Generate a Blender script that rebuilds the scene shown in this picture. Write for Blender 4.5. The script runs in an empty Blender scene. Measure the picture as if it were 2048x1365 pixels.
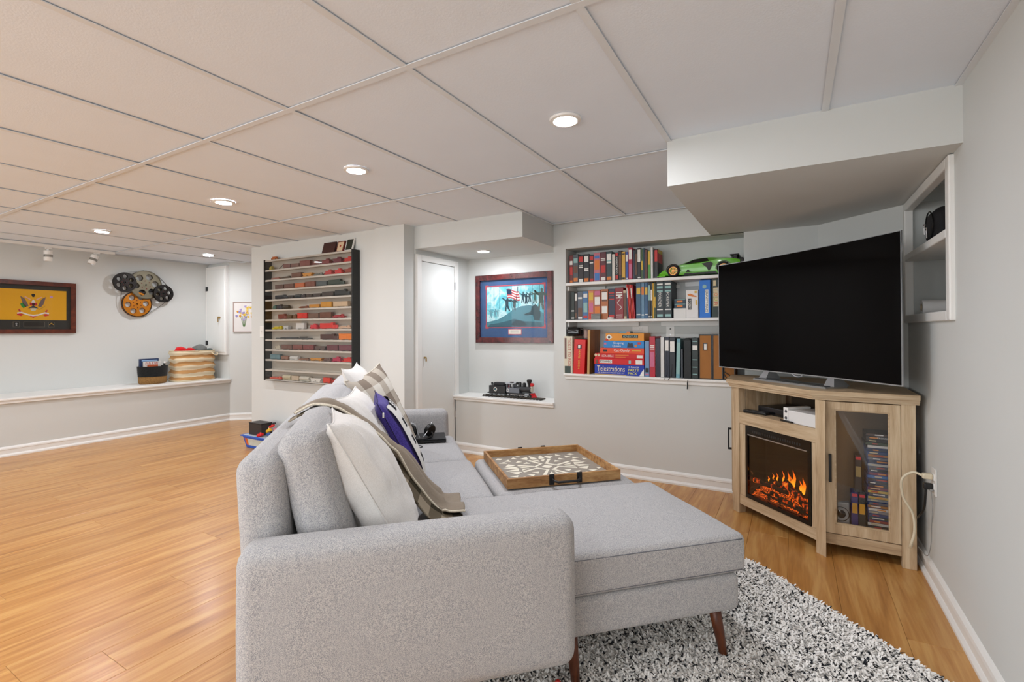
import bpy, bmesh, math, random
from mathutils import Vector, Matrix, noise
from mathutils.geometry import tessellate_polygon
random.seed(7)
PI = math.pi
SC = bpy.context.scene
COL = SC.collection

# ------------------------------------------------------------------ camera
H = 1.14                                   # eye height, metres; the camera stands over the world origin
YAW, PITCH, ROLL = math.radians(30.10), math.radians(0.351), math.radians(-0.253)
FPX = 969.7                                # focal length in pixels of the 2048 px wide frame
F0 = Vector((-math.sin(YAW), math.cos(YAW), 0)); R0 = Vector((math.cos(YAW), math.sin(YAW), 0)); U0 = Vector((0, 0, 1))
Fv = F0*math.cos(PITCH) + U0*math.sin(PITCH); Uv = U0*math.cos(PITCH) - F0*math.sin(PITCH)
Rv = R0*math.cos(ROLL) + Uv*math.sin(ROLL); Uv = Uv*math.cos(ROLL) - R0*math.sin(ROLL)
cam = bpy.data.cameras.new('camera'); camo = bpy.data.objects.new('camera', cam); COL.objects.link(camo)
camo.matrix_world = Matrix(((Rv.x, Uv.x, -Fv.x, 0), (Rv.y, Uv.y, -Fv.y, 0), (Rv.z, Uv.z, -Fv.z, H), (0, 0, 0, 1)))
cam.sensor_width = 36; cam.lens = FPX/2048*36; cam.shift_y = -0.0135; cam.clip_start = 0.05
SC.camera = camo

# ------------------------------------------------------------------ world, exposure
w = bpy.data.worlds.new('world'); SC.world = w; w.use_nodes = True
w.node_tree.nodes['Background'].inputs[0].default_value = (0.8, 0.85, 0.9, 1)
w.node_tree.nodes['Background'].inputs[1].default_value = 0.3
SC.view_settings.view_transform = 'Standard'; SC.view_settings.look = 'None'
SC.view_settings.gamma = 1; SC.view_settings.use_curve_mapping = False
SC.view_settings.exposure = 0.60
LAMP = 350.0                                # emission strength of the recessed lamps' lenses
SC.cycles.use_denoising = True
SC.cycles.max_bounces = 6; SC.cycles.diffuse_bounces = 4; SC.cycles.glossy_bounces = 3; SC.cycles.transparent_max_bounces = 8
SC.cycles.use_adaptive_sampling = True; SC.cycles.adaptive_threshold = 0.05; SC.cycles.use_light_tree = True
SC.cycles.sample_clamp_indirect = 6.0

# added fill light, set in made-up windows of the unseen wall behind the viewer
FILL_WIN = [(-5.35, 1.5), (-3.55, 1.5), (-1.75, 1.5), (-0.25, 1.1)]; WZ0, WZ1, WALLF = 0.55, 1.85, -2.3
FILL = 16.5
for wx, ww in FILL_WIN:
    ld = bpy.data.lights.new('window_daylight', 'AREA'); ld.shape = 'RECTANGLE'; ld.size = ww; ld.size_y = WZ1-WZ0
    ld.energy = FILL*ww; ld.color = (0.93, 0.97, 1.0)
    lo = bpy.data.objects.new('window_daylight', ld); COL.objects.link(lo)
    lo.location = (wx, WALLF-0.16, (WZ0+WZ1)/2); lo.rotation_euler = (-PI/2, 0, 0)
    lo.rotation_euler = (PI/2, 0, 0)

# ------------------------------------------------------------------ helpers
def lin(c):
    if isinstance(c, str):
        c = c.lstrip('#'); c = [int(c[i:i+2], 16)/255 for i in (0, 2, 4)]
    return tuple((x/12.92 if x <= 0.04045 else ((x+0.055)/1.055)**2.4) for x in c[:3]) + (1.0,)

_m = {}
def mat(name, col, rough=0.6, metal=0.0, var=0.06, scale=12.0, bump=0.0, bscale=60.0, spec=0.5, emit=None, estr=0.0, coat=0.0):
    """principled material whose colour is broken up by a procedural noise"""
    if name in _m: return _m[name]
    m = bpy.data.materials.new(name); m.use_nodes = True; nt = m.node_tree; b = nt.nodes['Principled BSDF']
    tc = nt.nodes.new('ShaderNodeTexCoord'); nz = nt.nodes.new('ShaderNodeTexNoise')
    nz.inputs['Scale'].default_value = scale; nz.inputs['Detail'].default_value = 3
    nt.links.new(tc.outputs['Object'], nz.inputs['Vector'])
    mx = nt.nodes.new('ShaderNodeMix'); mx.data_type = 'RGBA'
    c = lin(col)
    mx.inputs['A'].default_value = tuple(max(0, x*(1-var)) for x in c[:3]) + (1,)
    mx.inputs['B'].default_value = tuple(min(1, x*(1+var)) for x in c[:3]) + (1,)
    nt.links.new(nz.outputs['Fac'], mx.inputs['Factor']); nt.links.new(mx.outputs['Result'], b.inputs['Base Color'])
    b.inputs['Roughness'].default_value = rough; b.inputs['Metallic'].default_value = metal
    b.inputs['Specular IOR Level'].default_value = spec
    if coat: b.inputs['Coat Weight'].default_value = coat; b.inputs['Coat Roughness'].default_value = 0.08
    if bump:
        n2 = nt.nodes.new('ShaderNodeTexNoise'); n2.inputs['Scale'].default_value = bscale; n2.inputs['Detail'].default_value = 4
        bp = nt.nodes.new('ShaderNodeBump'); bp.inputs['Strength'].default_value = bump; bp.inputs['Distance'].default_value = 0.004
        nt.links.new(tc.outputs['Object'], n2.inputs['Vector']); nt.links.new(n2.outputs['Fac'], bp.inputs['Height'])
        nt.links.new(bp.outputs['Normal'], b.inputs['Normal'])
    if emit:
        b.inputs['Emission Color'].default_value = lin(emit); b.inputs['Emission Strength'].default_value = estr
    _m[name] = m
    return m

def ramp(nt, stops):
    r = nt.nodes.new('ShaderNodeValToRGB'); e = r.color_ramp.elements
    while len(e) < len(stops): e.new(0.5)
    for i, (p, c) in enumerate(stops):
        e[i].position = p; e[i].color = lin(c) if isinstance(c, str) else c
    return r

def node_mat(name):
    m = bpy.data.materials.new(name); m.use_nodes = True; nt = m.node_tree; _m[name] = m
    return m, nt, nt.nodes['Principled BSDF']

def mapping(nt, scale=(1, 1, 1), src='Object', rot=(0, 0, 0), rnd=0.0):
    tc = nt.nodes.new('ShaderNodeTexCoord'); mp = nt.nodes.new('ShaderNodeMapping')
    mp.inputs['Scale'].default_value = scale; mp.inputs['Rotation'].default_value = rot
    nt.links.new(tc.outputs[src], mp.inputs['Vector'])
    if rnd:
        oi = nt.nodes.new('ShaderNodeObjectInfo'); mu = nt.nodes.new('ShaderNodeMath'); mu.operation = 'MULTIPLY'
        mu.inputs[1].default_value = rnd; nt.links.new(oi.outputs['Random'], mu.inputs[0]); nt.links.new(mu.outputs[0], mp.inputs['Location'])
    return mp

def wood(name, dark, mid, light, gscale=(18, 1.2, 18), rough=0.45, rnd=37.0, tint=0.12, knots=False, coat=0.0, distort=1.6):
    if name in _m: return _m[name]
    m, nt, b = node_mat(name)
    mp = mapping(nt, gscale, rnd=rnd)
    n1 = nt.nodes.new('ShaderNodeTexNoise'); n1.inputs['Scale'].default_value = 1.0; n1.inputs['Detail'].default_value = 6; n1.inputs['Distortion'].default_value = distort
    nt.links.new(mp.outputs[0], n1.inputs['Vector'])
    mp2 = mapping(nt, tuple(g*7 for g in gscale), rnd=rnd)
    n2 = nt.nodes.new('ShaderNodeTexNoise'); n2.inputs['Scale'].default_value = 1.0; n2.inputs['Detail'].default_value = 3
    nt.links.new(mp2.outputs[0], n2.inputs['Vector'])
    ad = nt.nodes.new('ShaderNodeMath'); ad.operation = 'MULTIPLY_ADD'; ad.inputs[1].default_value = 0.35
    nt.links.new(n2.outputs['Fac'], ad.inputs[0]); nt.links.new(n1.outputs['Fac'], ad.inputs[2])
    r = ramp(nt, [(0.40, dark), (0.62, mid), (0.85, light)])
    nt.links.new(ad.outputs[0], r.inputs['Fac'])
    oi = nt.nodes.new('ShaderNodeObjectInfo')
    hv = nt.nodes.new('ShaderNodeHueSaturation'); ma = nt.nodes.new('ShaderNodeMath'); ma.operation = 'MULTIPLY_ADD'
    ma.inputs[1].default_value = tint; ma.inputs[2].default_value = 1-tint/2
    nt.links.new(oi.outputs['Random'], ma.inputs[0]); nt.links.new(ma.outputs[0], hv.inputs['Value']); nt.links.new(r.outputs['Color'], hv.inputs['Color'])
    nt.links.new(hv.outputs['Color'], b.inputs['Base Color'])
    b.inputs['Roughness'].default_value = rough
    if coat: b.inputs['Coat Weight'].default_value = coat; b.inputs['Coat Roughness'].default_value = 0.2
    bp = nt.nodes.new('ShaderNodeBump'); bp.inputs['Strength'].default_value = 0.08; bp.inputs['Distance'].default_value = 0.002
    nt.links.new(n2.outputs['Fac'], bp.inputs['Height']); nt.links.new(bp.outputs['Normal'], b.inputs['Normal'])
    return m

def fabric(name, dark, light, scale=420.0, rough=0.95, bump=0.5, stripe=False):
    if name in _m: return _m[name]
    m, nt, b = node_mat(name)
    mp = mapping(nt, (1, 1, 1))
    n1 = nt.nodes.new('ShaderNodeTexNoise'); n1.inputs['Scale'].default_value = scale; n1.inputs['Detail'].default_value = 2
    n2 = nt.nodes.new('ShaderNodeTexNoise'); n2.inputs['Scale'].default_value = scale*0.4; n2.inputs['Detail'].default_value = 4
    mp2 = mapping(nt, (1, 1, 0.5))
    nt.links.new(mp.outputs[0], n1.inputs['Vector']); nt.links.new(mp2.outputs[0], n2.inputs['Vector'])
    ad = nt.nodes.new('ShaderNodeMath'); ad.operation = 'MULTIPLY_ADD'; ad.inputs[1].default_value = 0.28
    nt.links.new(n2.outputs['Fac'], ad.inputs[0]); nt.links.new(n1.outputs['Fac'], ad.inputs[2])
    r = ramp(nt, [(0.47, dark), (0.80, light)])
    nt.links.new(ad.outputs[0], r.inputs['Fac']); nt.links.new(r.outputs['Color'], b.inputs['Base Color'])
    b.inputs['Roughness'].default_value = rough; b.inputs['Specular IOR Level'].default_value = 0.15
    b.inputs['Sheen Weight'].default_value = 0.15
    bp = nt.nodes.new('ShaderNodeBump'); bp.inputs['Strength'].default_value = bump; bp.inputs['Distance'].default_value = 0.002
    nt.links.new(ad.outputs[0], bp.inputs['Height']); nt.links.new(bp.outputs['Normal'], b.inputs['Normal'])
    return m

def glass(name, tint=(1, 1, 1), refl=0.9, rough=0.02):
    """thin pane: see-through with a Fresnel mirror coat"""
    if name in _m: return _m[name]
    m = bpy.data.materials.new(name); m.use_nodes = True; nt = m.node_tree; _m[name] = m
    nt.nodes.remove(nt.nodes['Principled BSDF']); out = nt.nodes['Material Output']
    tr = nt.nodes.new('ShaderNodeBsdfTransparent'); tr.inputs[0].default_value = tuple(tint) + (1,)
    gl = nt.nodes.new('ShaderNodeBsdfGlossy'); gl.inputs['Roughness'].default_value = rough; gl.inputs[0].default_value = (refl, refl, refl, 1)
    fr = nt.nodes.new('ShaderNodeFresnel'); ge = nt.nodes.new('ShaderNodeNewGeometry')
    io = nt.nodes.new('ShaderNodeMapRange'); io.inputs['To Min'].default_value = 1.5; io.inputs['To Max'].default_value = 1/1.5
    nt.links.new(ge.outputs['Backfacing'], io.inputs['Value']); nt.links.new(io.outputs[0], fr.inputs['IOR'])
    mx = nt.nodes.new('ShaderNodeMixShader')
    nt.links.new(fr.outputs[0], mx.inputs[0]); nt.links.new(tr.outputs[0], mx.inputs[1]); nt.links.new(gl.outputs[0], mx.inputs[2])
    nt.links.new(mx.outputs[0], out.inputs[0])
    return m

class MB:
    """collects faces of one mesh (frame coordinates)"""
    def __init__(s): s.v = []; s.f = []; s.uv = None; s.smooth = False; s.mi = None
    def add(s, vs, fs, M=None):
        o = len(s.v)
        s.v += [tuple(M @ Vector(p)) if M is not None else tuple(p) for p in vs]
        s.f += [tuple(i+o for i in f) for f in fs]; return s
    def box(s, x0, y0, z0, x1, y1, z1, M=None):
        vs = [(x0,y0,z0),(x1,y0,z0),(x1,y1,z0),(x0,y1,z0),(x0,y0,z1),(x1,y0,z1),(x1,y1,z1),(x0,y1,z1)]
        return s.add(vs, [(0,3,2,1),(4,5,6,7),(0,1,5,4),(1,2,6,5),(2,3,7,6),(3,0,4,7)], M)
    def bbox(s, x0, y0, z0, x1, y1, z1, r=0.004, seg=2, M=None):
        bm = bmesh.new(); bmesh.ops.create_cube(bm, size=1)
        for v in bm.verts: v.co = Vector(((x0+x1)/2 + v.co.x*(x1-x0), (y0+y1)/2 + v.co.y*(y1-y0), (z0+z1)/2 + v.co.z*(z1-z0)))
        bmesh.ops.bevel(bm, geom=list(bm.edges), offset=r, segments=seg, profile=0.5, affect='EDGES', clamp_overlap=True)
        return s.bm(bm, M)
    def bm(s, bm, M=None):
        bm.verts.index_update()
        s.add([tuple(v.co) for v in bm.verts], [tuple(v.index for v in f.verts) for f in bm.faces], M); bm.free(); return s
    def prism(s, poly, z0, z1, M=None):
        n = len(poly); a = sum(poly[i][0]*poly[(i+1) % n][1]-poly[(i+1) % n][0]*poly[i][1] for i in range(n))
        if a < 0: poly = poly[::-1]
        vs = [(x, y, z0) for x, y in poly] + [(x, y, z1) for x, y in poly]
        return s.add(vs, [tuple(range(n))[::-1], tuple(range(n, 2*n))] + [(i, (i+1) % n, n+(i+1) % n, n+i) for i in range(n)], M)
    def plate(s, outer, holes, z0, z1, M=None):
        """flat plate with holes, outlines in xy"""
        loops = [outer]+holes; tris = tessellate_polygon([[Vector((x, y, 0)) for x, y in l] for l in loops])
        pts = [p for l in loops for p in l]; n = len(pts)
        fs = []
        for t in tris:
            a, b, c = [pts[i] for i in t]
            if (b[0]-a[0])*(c[1]-a[1])-(c[0]-a[0])*(b[1]-a[1]) < 0: t = t[::-1]
            fs.append(tuple(i+n for i in t)); fs.append(tuple(t)[::-1])
        k = 0
        for l in loops:
            m_ = len(l)
            for i in range(m_): fs.append((k+i, k+(i+1) % m_, n+k+(i+1) % m_, n+k+i))
            k += m_
        return s.add([(x, y, z0) for x, y in pts]+[(x, y, z1) for x, y in pts], fs, M)
    def lathe(s, prof, n=24, M=None, cap=True):
        """profile [(r,z)] turned about z"""
        vs = []; fs = []
        for r, z in prof:
            vs += [(r*math.cos(2*PI*i/n), r*math.sin(2*PI*i/n), z) for i in range(n)]
        for k in range(len(prof)-1):
            for i in range(n): fs.append((k*n+i, k*n+(i+1) % n, (k+1)*n+(i+1) % n, (k+1)*n+i))
        if cap: fs.append(tuple(range(n))[::-1]); fs.append(tuple(range((len(prof)-1)*n, len(prof)*n)))
        return s.add(vs, fs, M)
    def cyl(s, p0, p1, r0, r1=None, n=14):
        p0 = Vector(p0); p1 = Vector(p1); r1 = r0 if r1 is None else r1
        d = p1-p0; q = d.to_track_quat('Z', 'Y').to_matrix().to_4x4(); M = Matrix.Translation(p0) @ q
        return s.lathe([(r0, 0), (r1, d.length)], n, M)
    def tube(s, pts, r, n=8):
        pts = [Vector(p) for p in pts]; vs = []; fs = []; up = Vector((0, 0, 1)); m_ = len(pts); last = None
        for k, p in enumerate(pts):
            d = (pts[min(k+1, m_-1)]-pts[max(k-1, 0)]).normalized()
            a = (last - d*last.dot(d)) if last is not None else d.cross(up)
            if a.length < 1e-4: a = d.cross(Vector((1, 0, 0)))
            a.normalize(); last = a; b = d.cross(a)
            rr = r[k] if isinstance(r, (list, tuple)) else r
            vs += [tuple(p + a*math.cos(2*PI*i/n)*rr + b*math.sin(2*PI*i/n)*rr) for i in range(n)]
        for k in range(m_-1):
            for i in range(n): fs.append((k*n+i, k*n+(i+1) % n, (k+1)*n+(i+1) % n, (k+1)*n+i))
        fs.append(tuple(range(n))[::-1]); fs.append(tuple(range((m_-1)*n, m_*n)))
        return s.add(vs, fs)
    def sphere(s, c, r, n=12, sc=(1, 1, 1)):
        vs = []; fs = []; m_ = n//2
        for k in range(m_+1):
            a = PI*k/m_
            vs += [(c[0]+r*sc[0]*math.sin(a)*math.cos(2*PI*i/n), c[1]+r*sc[1]*math.sin(a)*math.sin(2*PI*i/n), c[2]-r*sc[2]*math.cos(a)) for i in range(n)]
        for k in range(m_):
            for i in range(n): fs.append((k*n+i, k*n+(i+1) % n, (k+1)*n+(i+1) % n, (k+1)*n+i))
        return s.add(vs, fs)
    def sheet(s, fn, nu, nv):
        """surface fn(u,v) on a grid with a UV map"""
        o = len(s.v); s.uv = s.uv or {}
        for j in range(nv+1):
            for i in range(nu+1):
                s.uv[len(s.v)] = (i/nu, j/nv); s.v.append(tuple(fn(i/nu, j/nv)))
        for j in range(nv):
            for i in range(nu):
                a = o+j*(nu+1)+i; s.f.append((a, a+1, a+nu+2, a+nu+1))
        return s
    def soft(s, c, h, r, puff=(0, 0, 0), M=None, n=7, wob=0.0, seed=0):
        """upholstered block: rounded box, half sizes h, edge radius r, faces bulged by puff"""
        def axis(hh):
            rr = min(r, hh*0.98); e = [-hh, -hh+rr*0.12, -hh+rr*0.35, -hh+rr*0.65, -hh+rr]
            mids = [(-hh+rr)+(2*hh-2*rr)*k/n for k in range(1, n)]
            return e+mids+[-q for q in e[::-1]]
        A = [axis(q) for q in h]; seen = {}; vs = []; fs = []
        rr = [min(r, q*0.98) for q in h]
        def vid(p):
            k = tuple(round(q, 6) for q in p)
            if k in seen: return seen[k]
            q = [max(-(h[i]-rr[i]), min(h[i]-rr[i], p[i])) for i in range(3)]
            d = [(p[i]-q[i])/rr[i] for i in range(3)]; L = math.sqrt(sum(x*x for x in d)) or 1
            mx_ = max(abs(x) for x in d) or 1
            o = [q[i]+rr[i]*d[i]/L*(1 if L > 0 else 0)*min(1.0, mx_) for i in range(3)]
            for i in range(3):
                a, b = [(j) for j in range(3) if j != i]
                g = max(0, 1-(p[a]/h[a])**2)*max(0, 1-(p[b]/h[b])**2)
                o[i] += puff[i]*g*(o[i]/h[i])
            if wob:
                nv = noise.noise_vector(Vector((p[0]*9+seed*7.3, p[1]*9+seed*3.1, p[2]*9)))
                o = [o[i]+wob*nv[i] for i in range(3)]
            seen[k] = len(vs); vs.append((o[0]+c[0], o[1]+c[1], o[2]+c[2])); return seen[k]
        for i in range(3):
            a, b = (i+1) % 3, (i+2) % 3
            for sg in (-1, 1):
                for j in range(len(A[a])-1):
                    for k in range(len(A[b])-1):
                        ids = []
                        for (x, y) in ((j, k), (j+1, k), (j+1, k+1), (j, k+1)):
                            p = [0, 0, 0]; p[i] = sg*h[i]; p[a] = A[a][x]; p[b] = A[b][y]; ids.append(vid(p))
                        if sg < 0: ids = ids[::-1]
                        fs.append(tuple(ids))
        s.smooth = True
        return s.add(vs, fs, M)

ORG = {}; FRM = {}
def _mesh(name, mb, off):
    me = bpy.data.meshes.new(name)
    me.from_pydata([(x-off[0], y-off[1], z-off[2]) for x, y, z in mb.v], [], mb.f)
    if mb.uv:
        l = me.uv_layers.new(name='UVMap')
        vi = [0]*len(me.loops); me.loops.foreach_get('vertex_index', vi)
        for k, i in enumerate(vi): l.data[k].uv = mb.uv.get(i, (0, 0))
    if mb.smooth:
        me.polygons.foreach_set('use_smooth', [True]*len(me.polygons))
    me.update(); return me

def tag(o, label=None, cat=None, group=None, kind=None):
    if label: o['label'] = label
    if cat: o['category'] = cat
    if group: o['group'] = group
    if kind: o['kind'] = kind
    return o

def add(name, mb, m, parent=None, frame=0.0, label=None, cat=None, group=None, kind=None, smooth=None, base=None):
    """one mesh object. No parent: origin at the centre of its base, turned by `frame`; with a parent: same frame as the parent."""
    if smooth is not None: mb.smooth = smooth
    if parent is None:
        xs, ys, zs = zip(*mb.v); c = Vector(((min(xs)+max(xs))/2, (min(ys)+max(ys))/2, min(zs))) if base is None else Vector(base)
    else: c = ORG[parent.name]
    me = _mesh(name, mb, c); o = bpy.data.objects.new(name, me); COL.objects.link(o)
    if m is not None:
        for q in (m if isinstance(m, (list, tuple)) else [m]): me.materials.append(q)
    if mb.mi: me.polygons.foreach_set('material_index', mb.mi)
    if parent is None:
        o.location = Matrix.Rotation(frame, 3, 'Z') @ c; o.rotation_euler.z = frame
    else: o.parent = parent
    ORG[o.name] = c.copy()
    return tag(o, label, cat, group, kind)

def thing(name, label, cat, origin, frame=0.0, group=None, kind=None):
    o = bpy.data.objects.new(name, None); COL.objects.link(o); o.empty_display_size = 0.05
    c = Vector(origin); o.location = Matrix.Rotation(frame, 3, 'Z') @ c; o.rotation_euler.z = frame; ORG[o.name] = c
    return tag(o, label, cat, group, kind)

def autosmooth(o, ang=35):
    me = o.data
    me.polygons.foreach_set('use_smooth', [True]*len(me.polygons))
    bm = bmesh.new(); bm.from_mesh(me)
    for e in bm.edges:
        if len(e.link_faces) == 2 and e.calc_face_angle(0) > math.radians(ang): e.smooth = False
    bm.to_mesh(me); bm.free(); return o

def rect(x0, y0, x1, y1): return [(x0, y0), (x1, y0), (x1, y1), (x0, y1)]
def circ(cx, cy, r, n=24, a0=0): return [(cx+r*math.cos(a0+2*PI*i/n), cy+r*math.sin(a0+2*PI*i/n)) for i in range(n)]

_tx = {}
def text_mesh(body):
    if body in _tx: return _tx[body]
    cu = bpy.data.curves.new('lettering', 'FONT'); cu.body = body; cu.align_x = 'LEFT'; cu.resolution_u = 2
    ob = bpy.data.objects.new('lettering', cu); me = ob.to_mesh()
    vs = [tuple(v.co) for v in me.vertices]; fs = [tuple(p.vertices) for p in me.polygons]
    ob.to_mesh_clear(); bpy.data.objects.remove(ob); bpy.data.curves.remove(cu)
    xs = [v[0] for v in vs]; ys = [v[1] for v in vs]; x0, x1, y0, y1 = min(xs), max(xs), min(ys), max(ys)
    vs = [((v[0]-x0)/(x1-x0)-0.5, (v[1]-y0)/(y1-y0)-0.5, 0) for v in vs]
    _tx[body] = (vs, fs); return vs, fs
# faces: matrices that take (right, up, out) of a printed face to frame axes
def face_mat(center, right, up):
    r = Vector(right).normalized(); u = Vector(up).normalized(); n = r.cross(u)
    return Matrix(((r.x, u.x, n.x, center[0]), (r.y, u.y, n.y, center[1]), (r.z, u.z, n.z, center[2]), (0, 0, 0, 1)))
def text(body, wdt, hgt, center, right, up, mb=None):
    vs, fs = text_mesh(body); mb = mb or MB()
    return mb.add([(x*wdt, y*hgt, 0) for x, y, z in vs], fs, face_mat(center, right, up))
def poly(pts, center, right, up, th=0.0008, mb=None):
    mb = mb or MB(); return mb.prism(pts, 0, th, face_mat(center, right, up))
ORD = ['first','second','third','fourth','fifth','sixth','seventh','eighth','ninth','tenth','eleventh','twelfth','thirteenth','fourteenth','fifteenth',
 'sixteenth','seventeenth','eighteenth','nineteenth','twentieth','twenty-first','twenty-second','twenty-third','twenty-fourth','twenty-fifth','twenty-sixth',
 'twenty-seventh','twenty-eighth','twenty-ninth','thirtieth','thirty-first','thirty-second','thirty-third','thirty-fourth','thirty-fifth','thirty-sixth']
# ------------------------------------------------------------------ materials of the setting
WALL = mat('wall_paint', '#d3d5d2', 0.75, var=0.015, scale=3, bump=0.05, bscale=220, spec=0.25)
TRIM = mat('white_trim_paint', '#ebeae6', 0.45, var=0.02, scale=6)
TILE = mat('ceiling_tile_face', '#e6eef7', 0.9, var=0.02, scale=5, bump=0.12, bscale=160, spec=0.1)
TEE = mat('ceiling_tee_paint', '#dfe4e8', 0.6, var=0.03, scale=8)
DARKGAP = mat('ceiling_plenum', '#6c6863', 0.9)
PLANK = wood('laminate_plank', '#a06a32', '#bb8344', '#cd9c5c', (15, 1.1, 15), 0.34, tint=0.10, coat=0.15)
BLACK = mat('black_plastic', '#141414', 0.4, var=0.1)
BLACKM = mat('black_metal', '#1a1a1b', 0.45, metal=0.3, var=0.1)
STEEL = mat('steel', '#b9babb', 0.3, metal=0.9, var=0.05)
BRASS = mat('brass', '#a88a55', 0.35, metal=0.9)
WHITEP = mat('white_plastic', '#e9e8e4', 0.4, var=0.02)
LAMPM = mat('lamp_lens', '#ffffff', 0.5, emit='#f6f8ff', estr=LAMP); LAMPM.cycles.emission_sampling = 'FRONT'

XR = 0.536; YB = 3.70; ZC = 2.02; YF = -2.3; XL = -6.74; XLL = -6.25
# ------------------------------------------------------------------ floor with planks
fl = add('floor', MB().box(-7.0, YF-0.2, -0.06, 0.9, 5.2, -0.008), mat('underlay', '#5b4632', 0.9), kind='structure')
pw, pl = 0.192, 1.215
pm = MB().bbox(-pw/2+0.0004, -pl/2+0.0004, -0.008, pw/2-0.0004, pl/2-0.0004, 0.0, 0.0008, 1)
pme = _mesh('floor_plank', pm, (0, 0, 0)); pme.materials.append(PLANK)
random.seed(3)
n = 0
for i in range(39):
    x = XR+0.01 - pw*(i+0.5)
    if x < XLL-0.05: break
    off = random.random()*pl
    y = YF - off + pl/2
    while y-pl/2 < 4.6:
        top = 3.68 if x > -2.75 else (3.2 if x > -4.9 else 4.6)
        if y - pl/2 < top:
            o = bpy.data.objects.new('floor_plank', pme); COL.objects.link(o); o.parent = fl
            o.location = Vector((x, y, 0)) - ORG[fl.name]; n += 1
        y += pl

# ------------------------------------------------------------------ ceiling: slab, lay-in tiles, tees
ce = add('ceiling', MB().box(-7.0, YF-0.2, 2.06, 0.9, 5.2, 2.14), DARKGAP, kind='structure')
XT = [0.118-0.6165*k for k in range(0, 12)]; YT = [-2.430, -1.212, 0.006, 1.224, 2.442, 3.66, 4.878]
xs = [XR] + XT + [-7.05]
def piece(name, mb, m, parent):
    return add(name, mb, m, parent)
for j in range(len(YT)-1):
    y0, y1 = YT[j], YT[j+1]
    for i in range(len(xs)-1):
        x1, x0 = xs[i], xs[i+1]
        a0, a1 = max(x0, XL-0.02), min(x1, XR); b0, b1 = max(y0, YF), min(y1, 5.0)
        if a1-a0 < 0.05 or b1-b0 < 0.05: continue
        if y0 > 2.4 and i < 2 : b1 = min(b1, 2.46) if i == 0 else b1
        if y0 > 3.5 and a0 > -4.9: continue
        dz = random.uniform(-0.0008, 0.0012)
        piece('ceiling_tile', MB().box(a0+0.004, b0+0.004, 2.0265+dz, a1-0.004, b1-0.004, 2.040+dz), TILE, ce)
tw = 0.0125
for y in YT[1:-1]:
    piece('ceiling_tee', MB().box(XL-0.02, y-tw, 2.0195, XR, y+tw, 2.0225).box(XL-0.02, y-0.003, 2.0225, XR, y+0.003, 2.05), TEE, ce)
for j in range(len(YT)-1):
    for x in XT:
        if YT[j] > 3.5 and x > -4.9: continue
        piece('ceiling_tee', MB().box(x-tw, max(YT[j], YF)+tw, 2.0200, x+tw, YT[j+1]-tw, 2.0228).box(x-0.003, max(YT[j], YF)+tw, 2.0228, x+0.003, YT[j+1]-tw, 2.05), TEE, ce)
piece('wall_angle', MB().box(XR-0.022, YF, 2.0198, XR, 2.33, 2.0222), TEE, ce)
piece('wall_angle', MB().box(XL, YF, 2.0198, XL+0.022, 3.55, 2.0222), TEE, ce)

# ------------------------------------------------------------------ walls
SY0, SY1, SZ0, SZ1 = 2.445, 3.325, 1.175, 1.81      # recess in the right wall
mb = MB(); T = 0.34
mb.box(XR, YF, 0, XR+T, 3.45, SZ0); mb.box(XR, YF, SZ0, XR+T, SY0, 2.06); mb.box(XR, SY0, SZ1, XR+T, 3.45, 2.06)
mb.box(XR+0.28, SY0, SZ0, XR+T, 3.45, SZ1)
mb.box(XR+0.02, SY1, SZ0, XR+0.28, 3.45, SZ1)
wr = add('wall_right', mb, WALL, kind='structure')
mb = MB(); mb.prism([(0.145, YB), (XR, SY1), (XR+0.1, 3.42), (XR+0.1, 4.0), (0.145, 4.0)], 0, 2.06)
add('wall_corner', mb, WALL, kind='structure')
NX0, NX1, NZ0, NZ1, NYB = -1.628, -0.29, 0.765, 1.811, 3.93     # bookcase recess
mb = MB(); mb.box(-1.737, YB, 0, NX0, 4.05, 2.06); mb.box(NX0, YB, 0, 0.145, 4.05, NZ0); mb.box(NX0, YB, NZ1, 0.145, 4.05, 2.06)
mb.box(NX1, YB, NZ0, 0.145, 4.05, NZ1); mb.box(NX0, NYB, NZ0, NX1, 4.05, NZ1)
add('wall_back', mb, WALL, kind='structure')
# picture niche: upper back wall, lower wall under the ledge, side wall with the door
mb = MB(); mb.box(-2.90, 3.94, 0, -1.737, 4.05, 2.06)
mb.box(-2.78, YB, 0, -1.737, 3.94, 0.487)
add('wall_niche', mb, WALL, kind='structure')
DX = -2.78
mb = MB(); mb.box(-2.95, 3.16, 1.795, DX, 3.94, 2.06); mb.box(-2.95, 3.755, 0, DX, 3.94, 1.795); mb.box(-3.0, 3.16, 0, -2.83, 3.755, 1.80)
add('wall_niche_side', mb, WALL, kind='structure')
add('wall_niche_soffit', MB().box(-2.80, 3.158, 1.836, -1.737, 3.94, 2.06), WALL, kind='structure')
add('wall_corner_soffit', MB().box(-0.505, 2.33, 1.811, XR, YB+0.02, 2.06), WALL, kind='structure')
add('wall_pillar', MB().box(-3.12, 3.03, 0, -2.79, 3.2, 2.06), WALL, kind='structure')
add('wall_middle', MB().box(-4.96, 3.06, 0, -3.12, 3.25, 2.06), WALL, kind='structure')
mb = MB(); mb.box(XL-0.15, YF, 0.5, XL, 3.62, 2.06); mb.box(XL-0.15, YF, 0, XLL, 3.56, 0.49); mb.box(XL, 3.56, 0.5, XLL+0.001, 3.66, 2.06)
add('wall_left', mb, WALL, kind='structure')
mb = MB(); mb.prism([(XLL, 3.562), (-5.0, 4.81), (-5.0, 5.0), (-6.6, 5.0), (-6.6, 3.66), (-6.252, 3.66)], 0, 2.06)
add('wall_diagonal', mb, WALL, kind='structure')
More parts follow.
